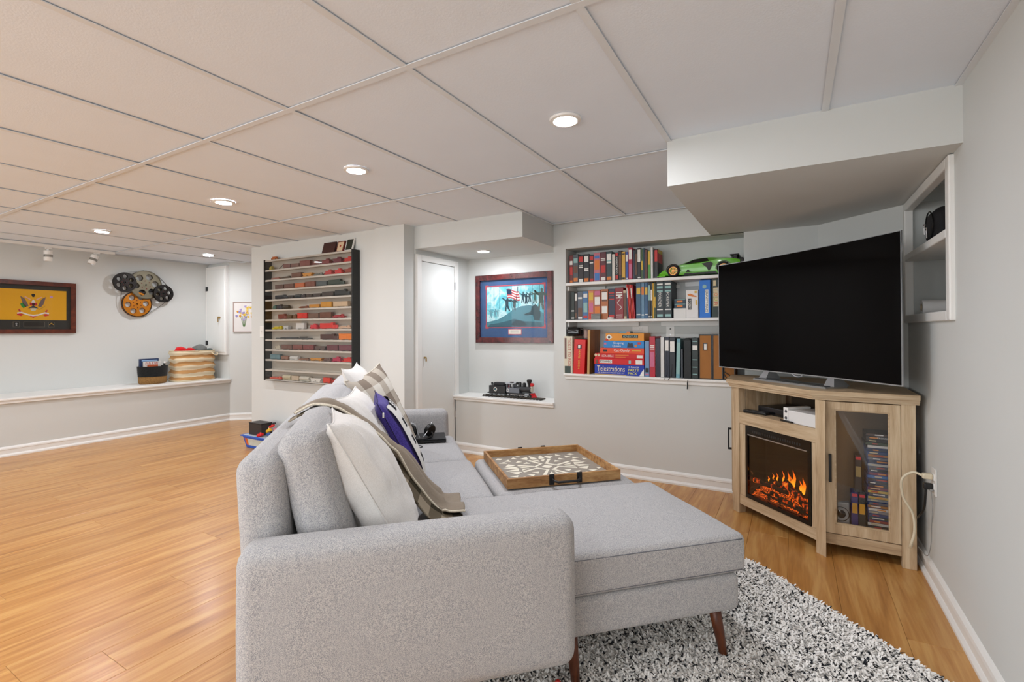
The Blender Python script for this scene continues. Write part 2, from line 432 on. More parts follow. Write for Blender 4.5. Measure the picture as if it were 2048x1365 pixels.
add('wall_passage', MB().box(-5.0, 4.6, 0, -2.9, 4.75, 2.06).box(-2.95, 3.94, 0, -2.90, 4.75, 2.06), WALL, kind='structure')
mb = MB(); wx_ = [XL-0.15] + [q for x, ww in FILL_WIN for q in (x-ww/2, x+ww/2)] + [XR+T]
for i in range(0, len(wx_), 2): mb.box(wx_[i], YF-0.15, 0, wx_[i+1], YF, 2.06)
for x, ww in FILL_WIN: mb.box(x-ww/2, YF-0.15, 0, x+ww/2, YF, WZ0).box(x-ww/2, YF-0.15, WZ1, x+ww/2, YF, 2.06)
add('wall_front', mb, WALL, kind='structure')
for k, (x, ww) in enumerate(FILL_WIN):
    t = thing('window_%d' % (k+1), None, None, (x, YF, WZ0), kind='structure')  # made-up window, put in to carry the fill light
    add('window_frame', MB().plate(rect(-ww/2, WZ0, ww/2, WZ1), [rect(-ww/2+0.05, WZ0+0.05, -0.02, WZ1-0.05)[::-1], rect(0.02, WZ0+0.05, ww/2-0.05, WZ1-0.05)[::-1]], 0.05, 0.10,
        Matrix(((1, 0, 0, x), (0, 0, -1, YF), (0, 1, 0, 0), (0, 0, 0, 1)))), TRIM, t)
    for sx in (-1, 1):
        add('pane', MB().box(x+min(sx*0.02, sx*(ww/2-0.05)), YF-0.078, WZ0+0.05, x+max(sx*0.02, sx*(ww/2-0.05)), YF-0.074, WZ1-0.05), glass('window_glass'), t)

# ------------------------------------------------------------------ skirting boards, ledges
PROF = [(0, 0), (0.022, 0), (0.022, 0.012), (0.014, 0.024), (0.011, 0.026), (0.011, 0.062), (0.015, 0.066), (0.013, 0.078), (0.006, 0.088), (0, 0.092)]
def skirting(name, p0, p1):
    """profile swept from p0 to p1; the room lies to the left of the run"""
    p0 = Vector((*p0, 0)); p1 = Vector((*p1, 0)); d = (p1-p0).normalized(); nrm = Vector((-d.y, d.x, 0))
    vs = [tuple(p + nrm*a + Vector((0, 0, z))) for p in (p0, p1) for a, z in PROF]; k = len(PROF)
    fs = [(i, (i+1) % k, k+(i+1) % k, k+i) for i in range(k)] + [tuple(range(k))[::-1], tuple(range(k, 2*k))]
    return add(name, MB().add(vs, [f[::-1] for f in fs]), TRIM, kind='structure')
skirting('baseboard_right', (XR, YF), (XR, 3.325))
skirting('baseboard_corner', (XR, 3.325), (0.145, YB))
skirting('baseboard_back', (0.145, YB), (-2.78, YB))
skirting('baseboard_left', (XLL, 3.56), (XLL, YF))
skirting('baseboard_diagonal', (-5.0, 4.81), (XLL, 3.56))
skirting('baseboard_front', (XLL, YF), (XR, YF))
def ledge(name, x0, y0, x1, y1, z0, z1, side):
    mb = MB().bbox(x0, y0, z1-0.022, x1, y1, z1, 0.006, 2)
    if side == 'x': mb.bbox(x1-0.035, y0, z0, x1-0.012, y1, z1-0.020, 0.004, 2)
    else: mb.bbox(x0, y0+0.012, z0, x1, y0+0.035, z1-0.020, 0.004, 2)
    return add(name, mb, TRIM, kind='structure')
ledge('trim_1', XL, YF, XLL+0.035, 3.56, 0.485, 0.535, 'x')
ledge('trim_2', -2.78, YB-0.03, -1.737, 3.94, 0.487, 0.530, 'y')

# ------------------------------------------------------------------ recessed lamps (those in view and an added fill row)
LAMPS = mat('soffit_lamp_lens', '#ffffff', 0.5, emit='#f6f8ff', estr=LAMP*0.58); LAMPS.cycles.emission_sampling = 'FRONT'    # the niche lamp is a weaker one
def downlight(x, y, z, label):
    t = thing('recessed_light', label, 'light', (x, y, z-0.006), group='recessed ceiling lights')
    T_ = Matrix.Translation((x, y, 0))
    o = add('trim_ring', MB().lathe([(0.0475, z-0.004), (0.050, z-0.007), (0.065, z-0.004), (0.067, z+0.004), (0.0475, z+0.004)], 40, T_, cap=False), TRIM, t); autosmooth(o)
    o = add('lens', MB().lathe([(0.0005, z-0.0065), (0.040, z-0.0053), (0.048, z-0.002)], 24, T_, cap=False), LAMPM if z > 1.9 else LAMPS, t); autosmooth(o)
    return t
for x, y, z, l in [(-0.82, 1.868, ZC, 'lit recessed ceiling light nearest the low soffit over the television'),
                   (-2.062, 1.865, ZC, 'lit recessed ceiling light above the grey sofa, second of the row'),
                   (-3.345, 1.868, ZC, 'lit recessed ceiling light in front of the model train case, third of the row'),
                   (-5.22, 1.865, ZC, 'lit recessed ceiling light nearest the framed yellow flag'),
                   (-5.832, 3.082, ZC, 'lit recessed ceiling light beside the tall white wall cabinet'),
                   (-2.351, 3.561, 1.836, 'lit recessed light in the niche soffit above the battle print'),
                   (-0.82, -0.56, ZC, 'lit recessed ceiling light behind the viewer, nearest the right wall'),  # from here on: unseen lamps, added to brighten the room evenly
                   (-2.062, -0.56, ZC, 'lit recessed ceiling light behind the viewer, second from the right wall'),
                   (-3.345, -0.56, ZC, 'lit recessed ceiling light behind the viewer, third from the right wall'),
                   (-5.22, -0.56, ZC, 'lit recessed ceiling light behind the viewer, nearest the left wall')]:
    downlight(x, y, z, l)
# ------------------------------------------------------------------ door in the niche side wall (plane X = DX, it faces the viewer's right)
DOORP = mat('door_paint', '#e4e6e3', 0.85, var=0.015, scale=4)
d = thing('door_1', None, None, (DX, 3.47, 0), kind='structure')
mb = MB(); mb.bbox(DX-0.05, 3.168, 0, DX+0.016, 3.225, 1.795, 0.003).bbox(DX-0.05, 3.70, 0, DX+0.016, 3.755, 1.795, 0.003).bbox(DX-0.05, 3.2255, 1.742, DX+0.015, 3.6995, 1.7945, 0.003)
add('door_frame', mb, TRIM, d)
lf = add('door_leaf', MB().bbox(DX-0.03, 3.2285, 0.006, DX+0.008, 3.6965, 1.738, 0.003), DOORP, d)
mb = MB().cyl((DX+0.008, 3.262, 0.905), (DX+0.03, 3.262, 0.905), 0.009, 0.006).bbox(DX+0.026, 3.255, 0.872, DX+0.032, 3.269, 0.905, 0.002)
add('key', mb, BRASS, lf)
for z in (1.56, 0.35):
    add('hinge', MB().cyl((DX+0.014, 3.6985, z-0.035), (DX+0.014, 3.6985, z+0.035), 0.006), STEEL, d)

# ------------------------------------------------------------------ wall cabinet door at the end of the left ledge
c = thing('wall_cabinet', 'tall narrow white wall cabinet with black hinges at the end of the ledge', 'cabinet', (-6.507, 3.54, 0.842))
add('frame', MB().plate(rect(-6.738, 0.842, -6.262, 1.985), [rect(-6.70, 0.88, -6.30, 1.945)[::-1]], 0.0, 0.03, Matrix(((1, 0, 0, 0), (0, 0, 1, 3.527), (0, 1, 0, 0), (0, 0, 0, 1)))), TRIM, c)
cd = add('door', MB().bbox(-6.703, 3.520, 0.877, -6.297, 3.545, 1.948, 0.003), DOORP, c)
for z in (1.70, 0.99):
    add('hinge', MB().bbox(-6.700, 3.508, z-0.028, -6.672, 3.522, z+0.028, 0.004).cyl((-6.702, 3.512, z-0.03), (-6.702, 3.512, z+0.03), 0.007), BLACKM, cd)
add('latch', MB().cyl((-6.395, 3.521, 1.318), (-6.395, 3.495, 1.318), 0.014).bbox(-6.402, 3.492, 1.262, -6.388, 3.498, 1.318, 0.002), BRASS, cd)

# ------------------------------------------------------------------ recessed shelf in the right wall
t = thing('recessed_shelf', 'white framed shelf recessed in the right wall beside the television', 'shelf', (XR+0.14, (SY0+SY1)/2, SZ0))
GREYP = mat('niche_paint', '#c9cac6', 0.75, var=0.02)
x0, x1 = XR-0.018, XR+0.02
for y0, y1 in ((SY0, SY0+0.05), (SY1-0.035, SY1)):
    add('stile', MB().bbox(x0, y0, SZ0-0.005, x1, y1, SZ1-0.002, 0.005), TRIM, t)
add('rail', MB().bbox(x0, SY0+0.05, SZ1-0.045, x1, SY1-0.035, SZ1-0.002, 0.005), TRIM, t)
add('rail', MB().bbox(x0, SY0+0.05, SZ0-0.005, x1, SY1-0.035, SZ0+0.035, 0.005), TRIM, t)
add('shelf', MB().bbox(x0, SY0+0.05, 1.495, XR+0.275, SY1-0.035, 1.53, 0.004), TRIM, t)
add('bottom_panel', MB().box(x1, SY0+0.003, SZ0+0.002, XR+0.277, SY1-0.003, SZ0+0.033), TRIM, t)
add('back_panel', MB().box(XR+0.262, SY0+0.003, SZ0+0.034, XR+0.276, SY1-0.003, SZ1-0.003), GREYP, t)
# things on it
t = thing('carry_case', 'black zipped carry case on the upper recessed shelf', 'case', (0.605, 2.93, 1.531))
NYL = mat('black_nylon', '#17161a', 0.75, bump=0.3, bscale=300)
o = add('body', MB().soft((0.605, 2.93, 1.614), (0.05, 0.085, 0.083), 0.045, (0.008, 0, 0)), NYL, t)
add('zip_seam', MB().tube([(0.552, 2.93+0.07*math.cos(a), 1.614+0.068*math.sin(a)) for a in [2*PI*k/24 for k in range(25)]], 0.003, 6), BLACKM, t)
for y, z in ((2.985, 1.62), (2.945, 1.598)):
    add('zip_pull', MB().tube([(0.548, y, z+0.012), (0.545, y, z), (0.546, y, z-0.035)], 0.0035, 6).sphere((0.546, y, z+0.012), 0.0065, 8), STEEL, t)
t = thing('paper_roll', 'white roll lying on the lower recessed shelf', 'roll', (0.60, 3.06, SZ0+0.034))
PAP = mat('white_paper', '#eceae8', 0.8)
o = add('roll', MB().lathe([(0.018, -0.055), (0.034, -0.055), (0.034, 0.055), (0.018, 0.055), (0.018, -0.055)], 24, Matrix.Translation((0.60, 3.06, SZ0+0.068)) @ Matrix.Rotation(PI/2, 4, 'Y') , cap=False), PAP, t); autosmooth(o)
add('core', MB().lathe([(0.014, -0.056), (0.0178, -0.056), (0.0178, 0.056), (0.014, 0.056), (0.014, -0.056)], 20, Matrix.Translation((0.60, 3.06, SZ0+0.068)) @ Matrix.Rotation(PI/2, 4, 'Y'), cap=False), mat('card_core', '#b8a58a', 0.9), t)

# ------------------------------------------------------------------ sockets, switch
def cover_plate(name, label, cat, M, w_, h_, kindp, extra=None):
    """wall plate in local xy, out of the wall is +z"""
    c0 = M @ Vector((0, 0, 0)); t = thing(name, label, cat, tuple(c0))
    add('plate', MB().bbox(-w_/2, -h_/2, 0, w_/2, h_/2, 0.006, 0.003, 2, M), WHITEP, t)
    if kindp == 'outlet':
        for dz in (-0.02, 0.02):
            r = add('receptacle', MB().bbox(-0.017, dz-0.014, 0.004, 0.017, dz+0.014, 0.0085, 0.003, 2, M), WHITEP, t)
            add('slot', MB().box(-0.008, dz-0.004, 0.0084, -0.006, dz+0.006, 0.0088, M).box(0.006, dz-0.004, 0.0084, 0.008, dz+0.006, 0.0088, M), BLACK, r)
    if kindp == 'switch':
        r = add('toggle', MB().bbox(-0.011, -0.02, 0.004, 0.011, 0.02, 0.008, 0.002, 2, M), WHITEP, t)
        add('lever', MB().bbox(-0.005, -0.002, 0.007, 0.005, 0.012, 0.018, 0.002, 2, M), WHITEP, t)
    if kindp == 'coax':
        add('jack', MB().lathe([(0.005, 0), (0.005, 0.012)], 12, M @ Matrix.Translation((0, 0.022, 0))), BLACKM, t)
        add('screw', MB().lathe([(0.003, 0), (0.003, 0.007)], 10, M @ Matrix.Translation((0, -0.022, 0))), STEEL, t)
    return t
def wallM(p, nrm):
    n_ = Vector(nrm); u = Vector((0, 0, 1)); r = u.cross(n_)
    return Matrix(((r.x, u.x, n_.x, p[0]), (r.y, u.y, n_.y, p[1]), (r.z, u.z, n_.z, p[2]), (0, 0, 0, 1)))
cover_plate('light_switch', 'white light switch on the wall left of the model train case', 'switch', wallM((-4.775, 3.06, 1.133), (0, -1, 0)), 0.07, 0.115, 'switch')
cover_plate('wall_outlet', 'white double outlet low on the right wall with two plugs in it', 'outlet', wallM((XR, 2.78, 0.465), (-1, 0, 0)), 0.075, 0.118, 'outlet')
cover_plate('wall_outlet', 'wide white outlet plate behind the stack of board games', 'outlet', wallM((-1.073, NYB, 1.125), (0, -1, 0)), 0.13, 0.09, 'outlet')
cover_plate('cable_plate', 'white cable jack plate on the bookcase back wall', 'wall plate', wallM((-0.835, NYB, 1.122), (0, -1, 0)), 0.065, 0.09, 'coax')
# cords
BEIGE = mat('beige_cord', '#d9cdb2', 0.5); GREYC = mat('grey_cord', '#8f8f8c', 0.5)
t = thing('extension_cord', 'beige power cord plugged into the upper socket by the television stand', 'cord', (0.53, 2.83, 0))
add('plug', MB().bbox(0.49, 2.766, 0.474, 0.527, 2.794, 0.498, 0.006), BEIGE, t)
def spline(pts, k=8):
    out = []; P_ = [Vector(p) for p in pts]; P_ = [P_[0]*2-P_[1]] + P_ + [P_[-1]*2-P_[-2]]
    for i in range(1, len(P_)-2):
        for j in range(k):
            u = j/k; a, b, c_, d_ = P_[i-1], P_[i], P_[i+1], P_[i+2]
            out.append(0.5*((2*b)+(c_-a)*u+(2*a-5*b+4*c_-d_)*u*u+(3*b-a-3*c_+d_)*u**3))
    out.append(P_[-2]); return out
add('cable', MB().tube(spline([(0.492, 2.78, 0.487), (0.46, 2.80, 0.490), (0.425, 2.81, 0.45), (0.430, 2.82, 0.37), (0.463, 2.82, 0.30), (0.470, 2.82, 0.22), (0.455, 2.83, 0.14), (0.49, 2.98, 0.115), (0.505, 3.05, 0.113)]), 0.0055, 8), BEIGE, t, smooth=True)
t = thing('power_cord', 'black power cord plugged into the lower socket by the television stand', 'cord', (0.53, 2.80, 0))
add('plug', MB().bbox(0.495, 2.768, 0.428, 0.527, 2.795, 0.455, 0.005), BLACK, t)
add('cable', MB().tube(spline([(0.505, 2.782, 0.43), (0.503, 2.785, 0.39), (0.500, 2.80, 0.33), (0.490, 2.85, 0.28), (0.502, 2.95, 0.24), (0.508, 3.05, 0.18)]), 0.0045, 8), BLACK, t, smooth=True)
t = thing('thin_cord', 'thin grey cord hanging down the right wall from the outlet', 'cord', (0.53, 2.77, 0))
add('cable', MB().tube(spline([(0.521, 2.777, 0.425), (0.521, 2.755, 0.36), (0.521, 2.775, 0.26), (0.521, 2.79, 0.18), (0.515, 2.83, 0.115), (0.50, 2.95, 0.113)]), 0.0016, 6), GREYC, t, smooth=True)
add('plug', MB().bbox(0.515, 2.768, 0.422, 0.528, 2.784, 0.434, 0.003), GREYC, t)

# ------------------------------------------------------------------ corner television stand
S45 = PI/4; R2 = math.sqrt(2)
def w2f(x, y): return ((x+y)/R2, (y-x)/R2)
def f2w(s, t_): return ((s-t_)/R2, (s+t_)/R2)
OAK = wood('oak_veneer', '#9d8365', '#bea482', '#d2bd9d', (26, 26, 2.2), 0.55, tint=0.06, distort=0.8)
OAKH = wood('oak_veneer_level', '#9d8365', '#bea482', '#d2bd9d', (2.2, 2.2, 26), 0.55, tint=0.06, distort=0.8)
INNER = mat('cabinet_inside', '#8d7355', 0.7, var=0.08, scale=9)
st = thing('tv_stand', 'light oak corner television stand with electric fireplace and glass door', 'tv stand', (0.1, 3.2, 0))
# outline of the carcass (plan): left back, left front post, middle post, right front, right back, back chamfer
A_, B_, C_, D_, E_, G_ = (-0.345, 3.655), (-0.345, 3.335), (0.118, 2.9), (0.505, 2.925), (0.505, 3.28), (0.12, 3.655)
OUT = [(-0.345, 3.655), (-0.345, 3.350), (0.0855, 2.9295), (0.505, 2.9295), (0.505, 3.29), (0.125, 3.655)]
def grow(poly_, d_):
    n_ = len(poly_); out = []
    for i in range(n_):
        p0, p1, p2 = Vector(poly_[i-1]), Vector(poly_[i]), Vector(poly_[(i+1) % n_])
        a = (p1-p0).normalized(); b = (p2-p1).normalized(); na = Vector((a.y, -a.x)); nb = Vector((b.y, -b.x))
        k = (na+nb); k = k/(k.dot(na)); out.append(tuple(p1+k*d_))
    return out
def clampw(poly_): return [(min(x, 0.511), min(y, 3.672)) for x, y in poly_]
add('top', MB().prism(clampw(grow(OUT, 0.024)), 0.803, 0.826), OAKH, st)
add('moulding', MB().prism(clampw(grow(OUT, 0.014)), 0.790, 0.8029).prism(clampw(grow(OUT, 0.006)), 0.778, 0.7899), OAKH, st)
# posts
def p45(name, s0, s1, t0, t1, z0, z1, m, parent, r=0.0015):
    M = Matrix.Rotation(S45, 4, 'Z'); return add(name, MB().bbox(s0, t0, z0, s1, t1, z1, r, 1, M), m, parent)
S0 = 2.132
p45('post', S0, S0+0.05, 2.552, 2.604, 0, 0.778, OAK, st)
add('post', MB().prism([f2w(S0, 1.998), f2w(S0, 1.941), (0.136, 2.9285), (0.136, 2.97), f2w(S0+0.05, 1.998)], 0, 0.778), OAK, st)
add('post', MB().bbox(0.442, 2.928, 0, 0.497, 2.978, 0.778, 0.0015, 1), OAK, st)
add('post', MB().bbox(-0.343, 3.60, 0, -0.293, 3.652, 0.778, 0.0015, 1), OAK, st)
add('post', MB().bbox(0.455, 3.24, 0, 0.503, 3.285, 0.778, 0.0015, 1), OAK, st)
p45('shelf', S0+0.003, S0+0.40, 1.998, 2.552, 0.556, 0.626, OAKH, st)
p45('bottom_rail', S0+0.006, S0+0.03, 1.998, 2.552, 0.058, 0.117, OAKH, st)
for t0, t1 in ((2.497, 2.5515), (1.9985, 2.03)):
    p45('stile', S0+0.008, S0+0.03, t0, t1, 0.1175, 0.5555, OAK, st)
add('bottom_panel', MB().prism(grow(OUT, -0.03), 0.085, 0.130), INNER, st)
add('back_panel', MB().prism([(-0.32, 3.65), (-0.32, 3.635), (0.118, 3.635), (0.125, 3.65)], 0.108, 0.777).prism([(0.118, 3.635), (0.487, 3.275), (0.50, 3.287), (0.127, 3.652)], 0.108, 0.777), INNER, st)
# partition between the fire side and the glass-door side, inner face of the door side
add('partition', MB().prism([f2w(S0+0.055, 1.985), f2w(S0+0.055, 1.997), f2w(S0+0.52, 1.997), f2w(S0+0.52, 1.985)], 0.109, 0.777), INNER, st)
add('partition', MB().prism([f2w(S0+0.055, 2.553), f2w(S0+0.055, 2.565), f2w(S0+0.36, 2.565), f2w(S0+0.36, 2.553)], 0.109, 0.777), OAK, st)
add('compartment_back', MB().prism([f2w(S0+0.401, 1.998), f2w(S0+0.415, 1.998), f2w(S0+0.415, 2.552), f2w(S0+0.401, 2.552)], 0.5, 0.777), mat('dark_back', '#4a3c2e', 0.8), st)
# right wing: rail under the door, door with pane and handle
add('bottom_rail', MB().bbox(0.1365, 2.934, 0.052, 0.4415, 2.955, 0.105, 0.0015, 1), OAKH, st)
def wing_door(M, w_, parent):
    dd = add('door', MB().plate(rect(0, 0.1095, w_, 0.772), [rect(0.038, 0.156, w_-0.04, 0.733)[::-1]], 0.0, 0.02, M), OAK, parent)
    add('inner_bead', MB().plate(rect(0.0375, 0.1555, w_-0.0395, 0.7335), [rect(0.045, 0.163, w_-0.047, 0.726)[::-1]], 0.006, 0.016, M), OAKH, dd)
    add('pane', MB().box(0.040, 0.158, 0.009, w_-0.042, 0.731, 0.012, M), glass('cabinet_glass', (0.93, 0.93, 0.93)), dd)
    hx = 0.018
    add('handle', MB().bbox(hx-0.006, 0.37, -0.018, hx+0.006, 0.382, 0.0, 0.001, 1, M).bbox(hx-0.006, 0.496, -0.018, hx+0.006, 0.508, 0.0, 0.001, 1, M).bbox(hx-0.006, 0.37, -0.024, hx+0.006, 0.508, -0.016, 0.001, 1, M), BLACKM, dd)
    return dd
wing_door(Matrix(((1, 0, 0, 0.1385), (0, 0, 1, 2.931), (0, 1, 0, 0), (0, 0, 0, 1))), 0.3015, st)
# left wing door (faces the sofa side): its black handle shows in profile
wing_door(Matrix(((0, 0, 1, -0.343), (1, 0, 0, 3.375), (0, 1, 0, 0), (0, 0, 0, 1))), 0.222, st)
add('bottom_rail', MB().bbox(-0.340, 3.375, 0.052, -0.32, 3.598, 0.105, 0.0015, 1), OAKH, st)

# ---- electric fireplace insert (frame of reference: 45 degrees)
fp = thing('electric_fireplace', 'black electric fireplace insert with glowing logs in the oak stand', 'fireplace', (S0+0.12, 2.263, 0.1175), S45)
FT0, FT1, FZ0, FZ1 = 2.0315, 2.4955, 0.1185, 0.5545
GM = mat('gloss_black', '#0c0c0d', 0.12, var=0.05)
def facM(s): return Matrix(((0, 0, 1, s), (-1, 0, 0, 0), (0, 1, 0, 0), (0, 0, 0, 1)))     # local x = -t, y = z, z = +s
add('frame', MB().plate(rect(-FT1, FZ0, -FT0, FZ1), [rect(-FT1+0.016, FZ0+0.022, -FT0-0.016, FZ1-0.05)[::-1]], 0, 0.02, facM(S0+0.001)), GM, fp)
v = add('vent', MB().box(S0-0.001, FT0+0.02, FZ1-0.056, S0+0.004, FT1-0.02, FZ1-0.05), STEEL, fp)
for k in range(22):
    tt = FT0+0.06+k*0.016
    add('vent_slot', MB().box(S0+0.0002, tt, FZ1-0.036, S0+0.001, tt+0.009, FZ1-0.022), mat('vent_grey', '#3a3a3a', 0.4, metal=0.5), v)
add('back_liner', MB().box(S0+0.135, FT0+0.012, FZ0+0.016, S0+0.14, FT1-0.012, FZ1-0.03), mat('fire_back', '#1d1814', 0.6, var=0.3, scale=20), fp)
add('side_liner', MB().box(S0+0.021, FT0+0.01, FZ0+0.016, S0+0.134, FT0+0.0155, FZ1-0.03).box(S0+0.021, FT1-0.0155, FZ0+0.016, S0+0.134, FT1-0.01, FZ1-0.03).box(S0+0.021, FT0+0.016, FZ1-0.046, S0+0.134, FT1-0.016, FZ1-0.04), GM, fp)
add('pane', MB().box(S0+0.008, FT0+0.017, FZ0+0.023, S0+0.011, FT1-0.017, FZ1-0.051), glass('fire_glass', (0.75, 0.73, 0.70), 0.9, 0.03), fp)
m, nt, b = node_mat('ember_bed')
mp = mapping(nt, (38, 38, 38)); vo = nt.nodes.new('ShaderNodeTexVoronoi'); nt.links.new(mp.outputs[0], vo.inputs['Vector'])
r = ramp(nt, [(0.0, '#ffb347'), (0.28, '#ff5a0a'), (0.45, '#3a0d02'), (0.7, '#090302')]); nt.links.new(vo.outputs['Distance'], r.inputs['Fac'])
nt.links.new(r.outputs['Color'], b.inputs['Emission Color']); b.inputs['Emission Strength'].default_value = 2.2; b.inputs['Base Color'].default_value = lin('#1a0f0a')
def embers(u, v_):
    x = S0+0.02+0.11*u; y = FT0+0.02+v_*(FT1-FT0-0.04)
    return (x, y, FZ0+0.022+0.05*u+0.012*noise.noise(Vector((x*60, y*60, 3)))+0.012*math.sin(v_*PI))
mb = MB().sheet(embers, 10, 40); add('ember_bed', mb, m, fp, smooth=True)
m2, nt, b = node_mat('charred_log')
mp = mapping(nt, (30, 30, 9)); nz = nt.nodes.new('ShaderNodeTexNoise'); nz.inputs['Scale'].default_value = 1.6; nz.inputs['Detail'].default_value = 5; nt.links.new(mp.outputs[0], nz.inputs['Vector'])
r = ramp(nt, [(0.52, '#000000'), (0.6, '#c23a06'), (0.72, '#ff9a30')]); nt.links.new(nz.outputs['Fac'], r.inputs['Fac'])
nt.links.new(r.outputs['Color'], b.inputs['Emission Color']); b.inputs['Emission Strength'].default_value = 1.3
b.inputs['Base Color'].default_value = lin('#2a1e16'); b.inputs['Roughness'].default_value = 0.9
def log(p0, p1, r_):
    p0, p1 = Vector(p0), Vector(p1); pts = [p0.lerp(p1, k/7)+Vector((0, 0, 0.003*math.sin(k*2.1))) for k in range(8)]
    return MB().tube(pts, [r_*(0.92+0.16*noise.noise(Vector((k*1.7, r_*99, 0)))) for k in range(8)], 9)
for p0, p1, r_ in (((S0+0.045, 2.47, 0.225), (S0+0.055, 2.22, 0.222), 0.015), ((S0+0.05, 2.245, 0.278), (S0+0.035, 2.055, 0.175), 0.021),
                   ((S0+0.035, 2.33, 0.192), (S0+0.045, 2.10, 0.160), 0.013), ((S0+0.075, 2.36, 0.245), (S0+0.08, 2.20, 0.225), 0.016)):
    add('log', log(p0, p1, r_), m2, fp, smooth=True)
add('grate_bar', MB().tube([(S0+0.03, 2.40, 0.178), (S0+0.028, 2.25, 0.165), (S0+0.03, 2.06, 0.158)], 0.006, 8), BLACKM, fp)
for tt in (2.34, 2.26, 2.12): add('grate_bar', MB().bbox(S0+0.024, tt-0.009, 0.145, S0+0.033, tt+0.009, 0.185, 0.002), BLACKM, fp)
m3, nt, b = node_mat('flame')
tc = nt.nodes.new('ShaderNodeTexCoord'); sx = nt.nodes.new('ShaderNodeSeparateXYZ'); nt.links.new(tc.outputs['Generated'], sx.inputs[0])
r = ramp(nt, [(0.0, '#ffb02e'), (0.5, '#ff7a12'), (1.0, '#c23404')]); nt.links.new(sx.outputs['Z'], r.inputs['Fac'])
nt.links.new(r.outputs['Color'], b.inputs['Emission Color']); b.inputs['Emission Strength'].default_value = 1.6; b.inputs['Base Color'].default_value = (0.2, 0.05, 0.01, 1)
for tt, z, h_, w_ in ((2.375, 0.262, 0.040, 0.0035), (2.345, 0.264, 0.048, 0.004), (2.300, 0.268, 0.068, 0.005), (2.262, 0.262, 0.080, 0.008), (2.243, 0.27, 0.050, 0.006), (2.226, 0.265, 0.095, 0.009), (2.180, 0.258, 0.055, 0.007), (2.160, 0.245, 0.090, 0.010), (2.105, 0.220, 0.072, 0.012), (2.085, 0.205, 0.050, 0.009), (2.065, 0.205, 0.040, 0.009), (2.41, 0.243, 0.030, 0.004)):
    pts = [(S0+0.092+0.003*math.sin(k), tt+0.006*math.sin(k*1.3), z-0.012+h_*k/6) for k in range(7)]
    add('flame', MB().tube(pts, [w_*q for q in (0.5, 0.95, 1.0, 0.8, 0.55, 0.28, 0.04)], 8), m3, fp, smooth=True)

for q in (m2, m3, _m['ember_bed']): q.cycles.emission_sampling = 'NONE'

# ---- things in the open compartment
t = thing('disc_player', 'flat black disc player in the open compartment of the stand', 'player', (S0+0.22, 2.36, 0.627), S45)
add('body', MB().bbox(S0+0.09, 2.19, 0.630, S0+0.33, 2.49, 0.672, 0.003), mat('player_black', '#17171a', 0.35), t)
add('display', MB().box(S0+0.0885, 2.23, 0.636, S0+0.0898, 2.40, 0.648), GM, t)
for y in (2.22, 2.46): add('foot', MB().cyl((S0+0.12, y, 0.6265), (S0+0.12, y, 0.631), 0.01), BLACK, t)
t = thing('white_console', 'white box shaped console at the right of the open compartment', 'console', (S0+0.09, 2.09, 0.627), S45)
add('body', MB().bbox(S0+0.02, 2.006, 0.6268, S0+0.24, 2.19, 0.694, 0.003), mat('console_white', '#e4e3e1', 0.35, var=0.02), t)
add('top_vent', MB().box(S0+0.05, 2.01, 0.6942, S0+0.13, 2.045, 0.696), GM, t)
t = thing('outlet_block', 'small white two-socket block between the player and the console', 'power block', (S0+0.05, 2.21, 0.627), S45)
add('body', MB().bbox(S0+0.022, 2.193, 0.6268, S0+0.18, 2.226, 0.705, 0.003), WHITEP, t)
for z in (0.648, 0.684): add('socket', MB().cyl((S0+0.0225, 2.207, z), (S0+0.0215, 2.207, z), 0.0085), mat('socket_grey', '#57575b', 0.5), t)
t = thing('remote_control', 'black remote control lying at the front left of the compartment', 'remote', (S0+0.05, 2.47, 0.627), S45)
Mr = Matrix.Translation((S0+0.055, 2.465, 0.6268)) @ Matrix.Rotation(math.radians(14), 4, 'Z')
add('body', MB().bbox(-0.022, -0.075, 0, 0.022, 0.075, 0.017, 0.005, 2, Mr), BLACK, t)
for k in range(3): add('button', MB().bbox(-0.012, -0.05+k*0.03, 0.0165, 0.012, -0.03+k*0.03, 0.0185, 0.001, 1, Mr), mat('key_grey', '#4b4c4e', 0.5), t)
t = thing('black_stylus', 'thin black stylus lying in front of the white console', 'stylus', (S0+0.012, 2.19, 0.627), S45)
add('barrel', MB().cyl((S0+0.013, 2.235, 0.632), (S0+0.012, 2.155, 0.632), 0.0045), BLACK, t)
add('tip', MB().cyl((S0+0.012, 2.155, 0.632), (S0+0.012, 2.147, 0.632), 0.0022), BLACKM, t)

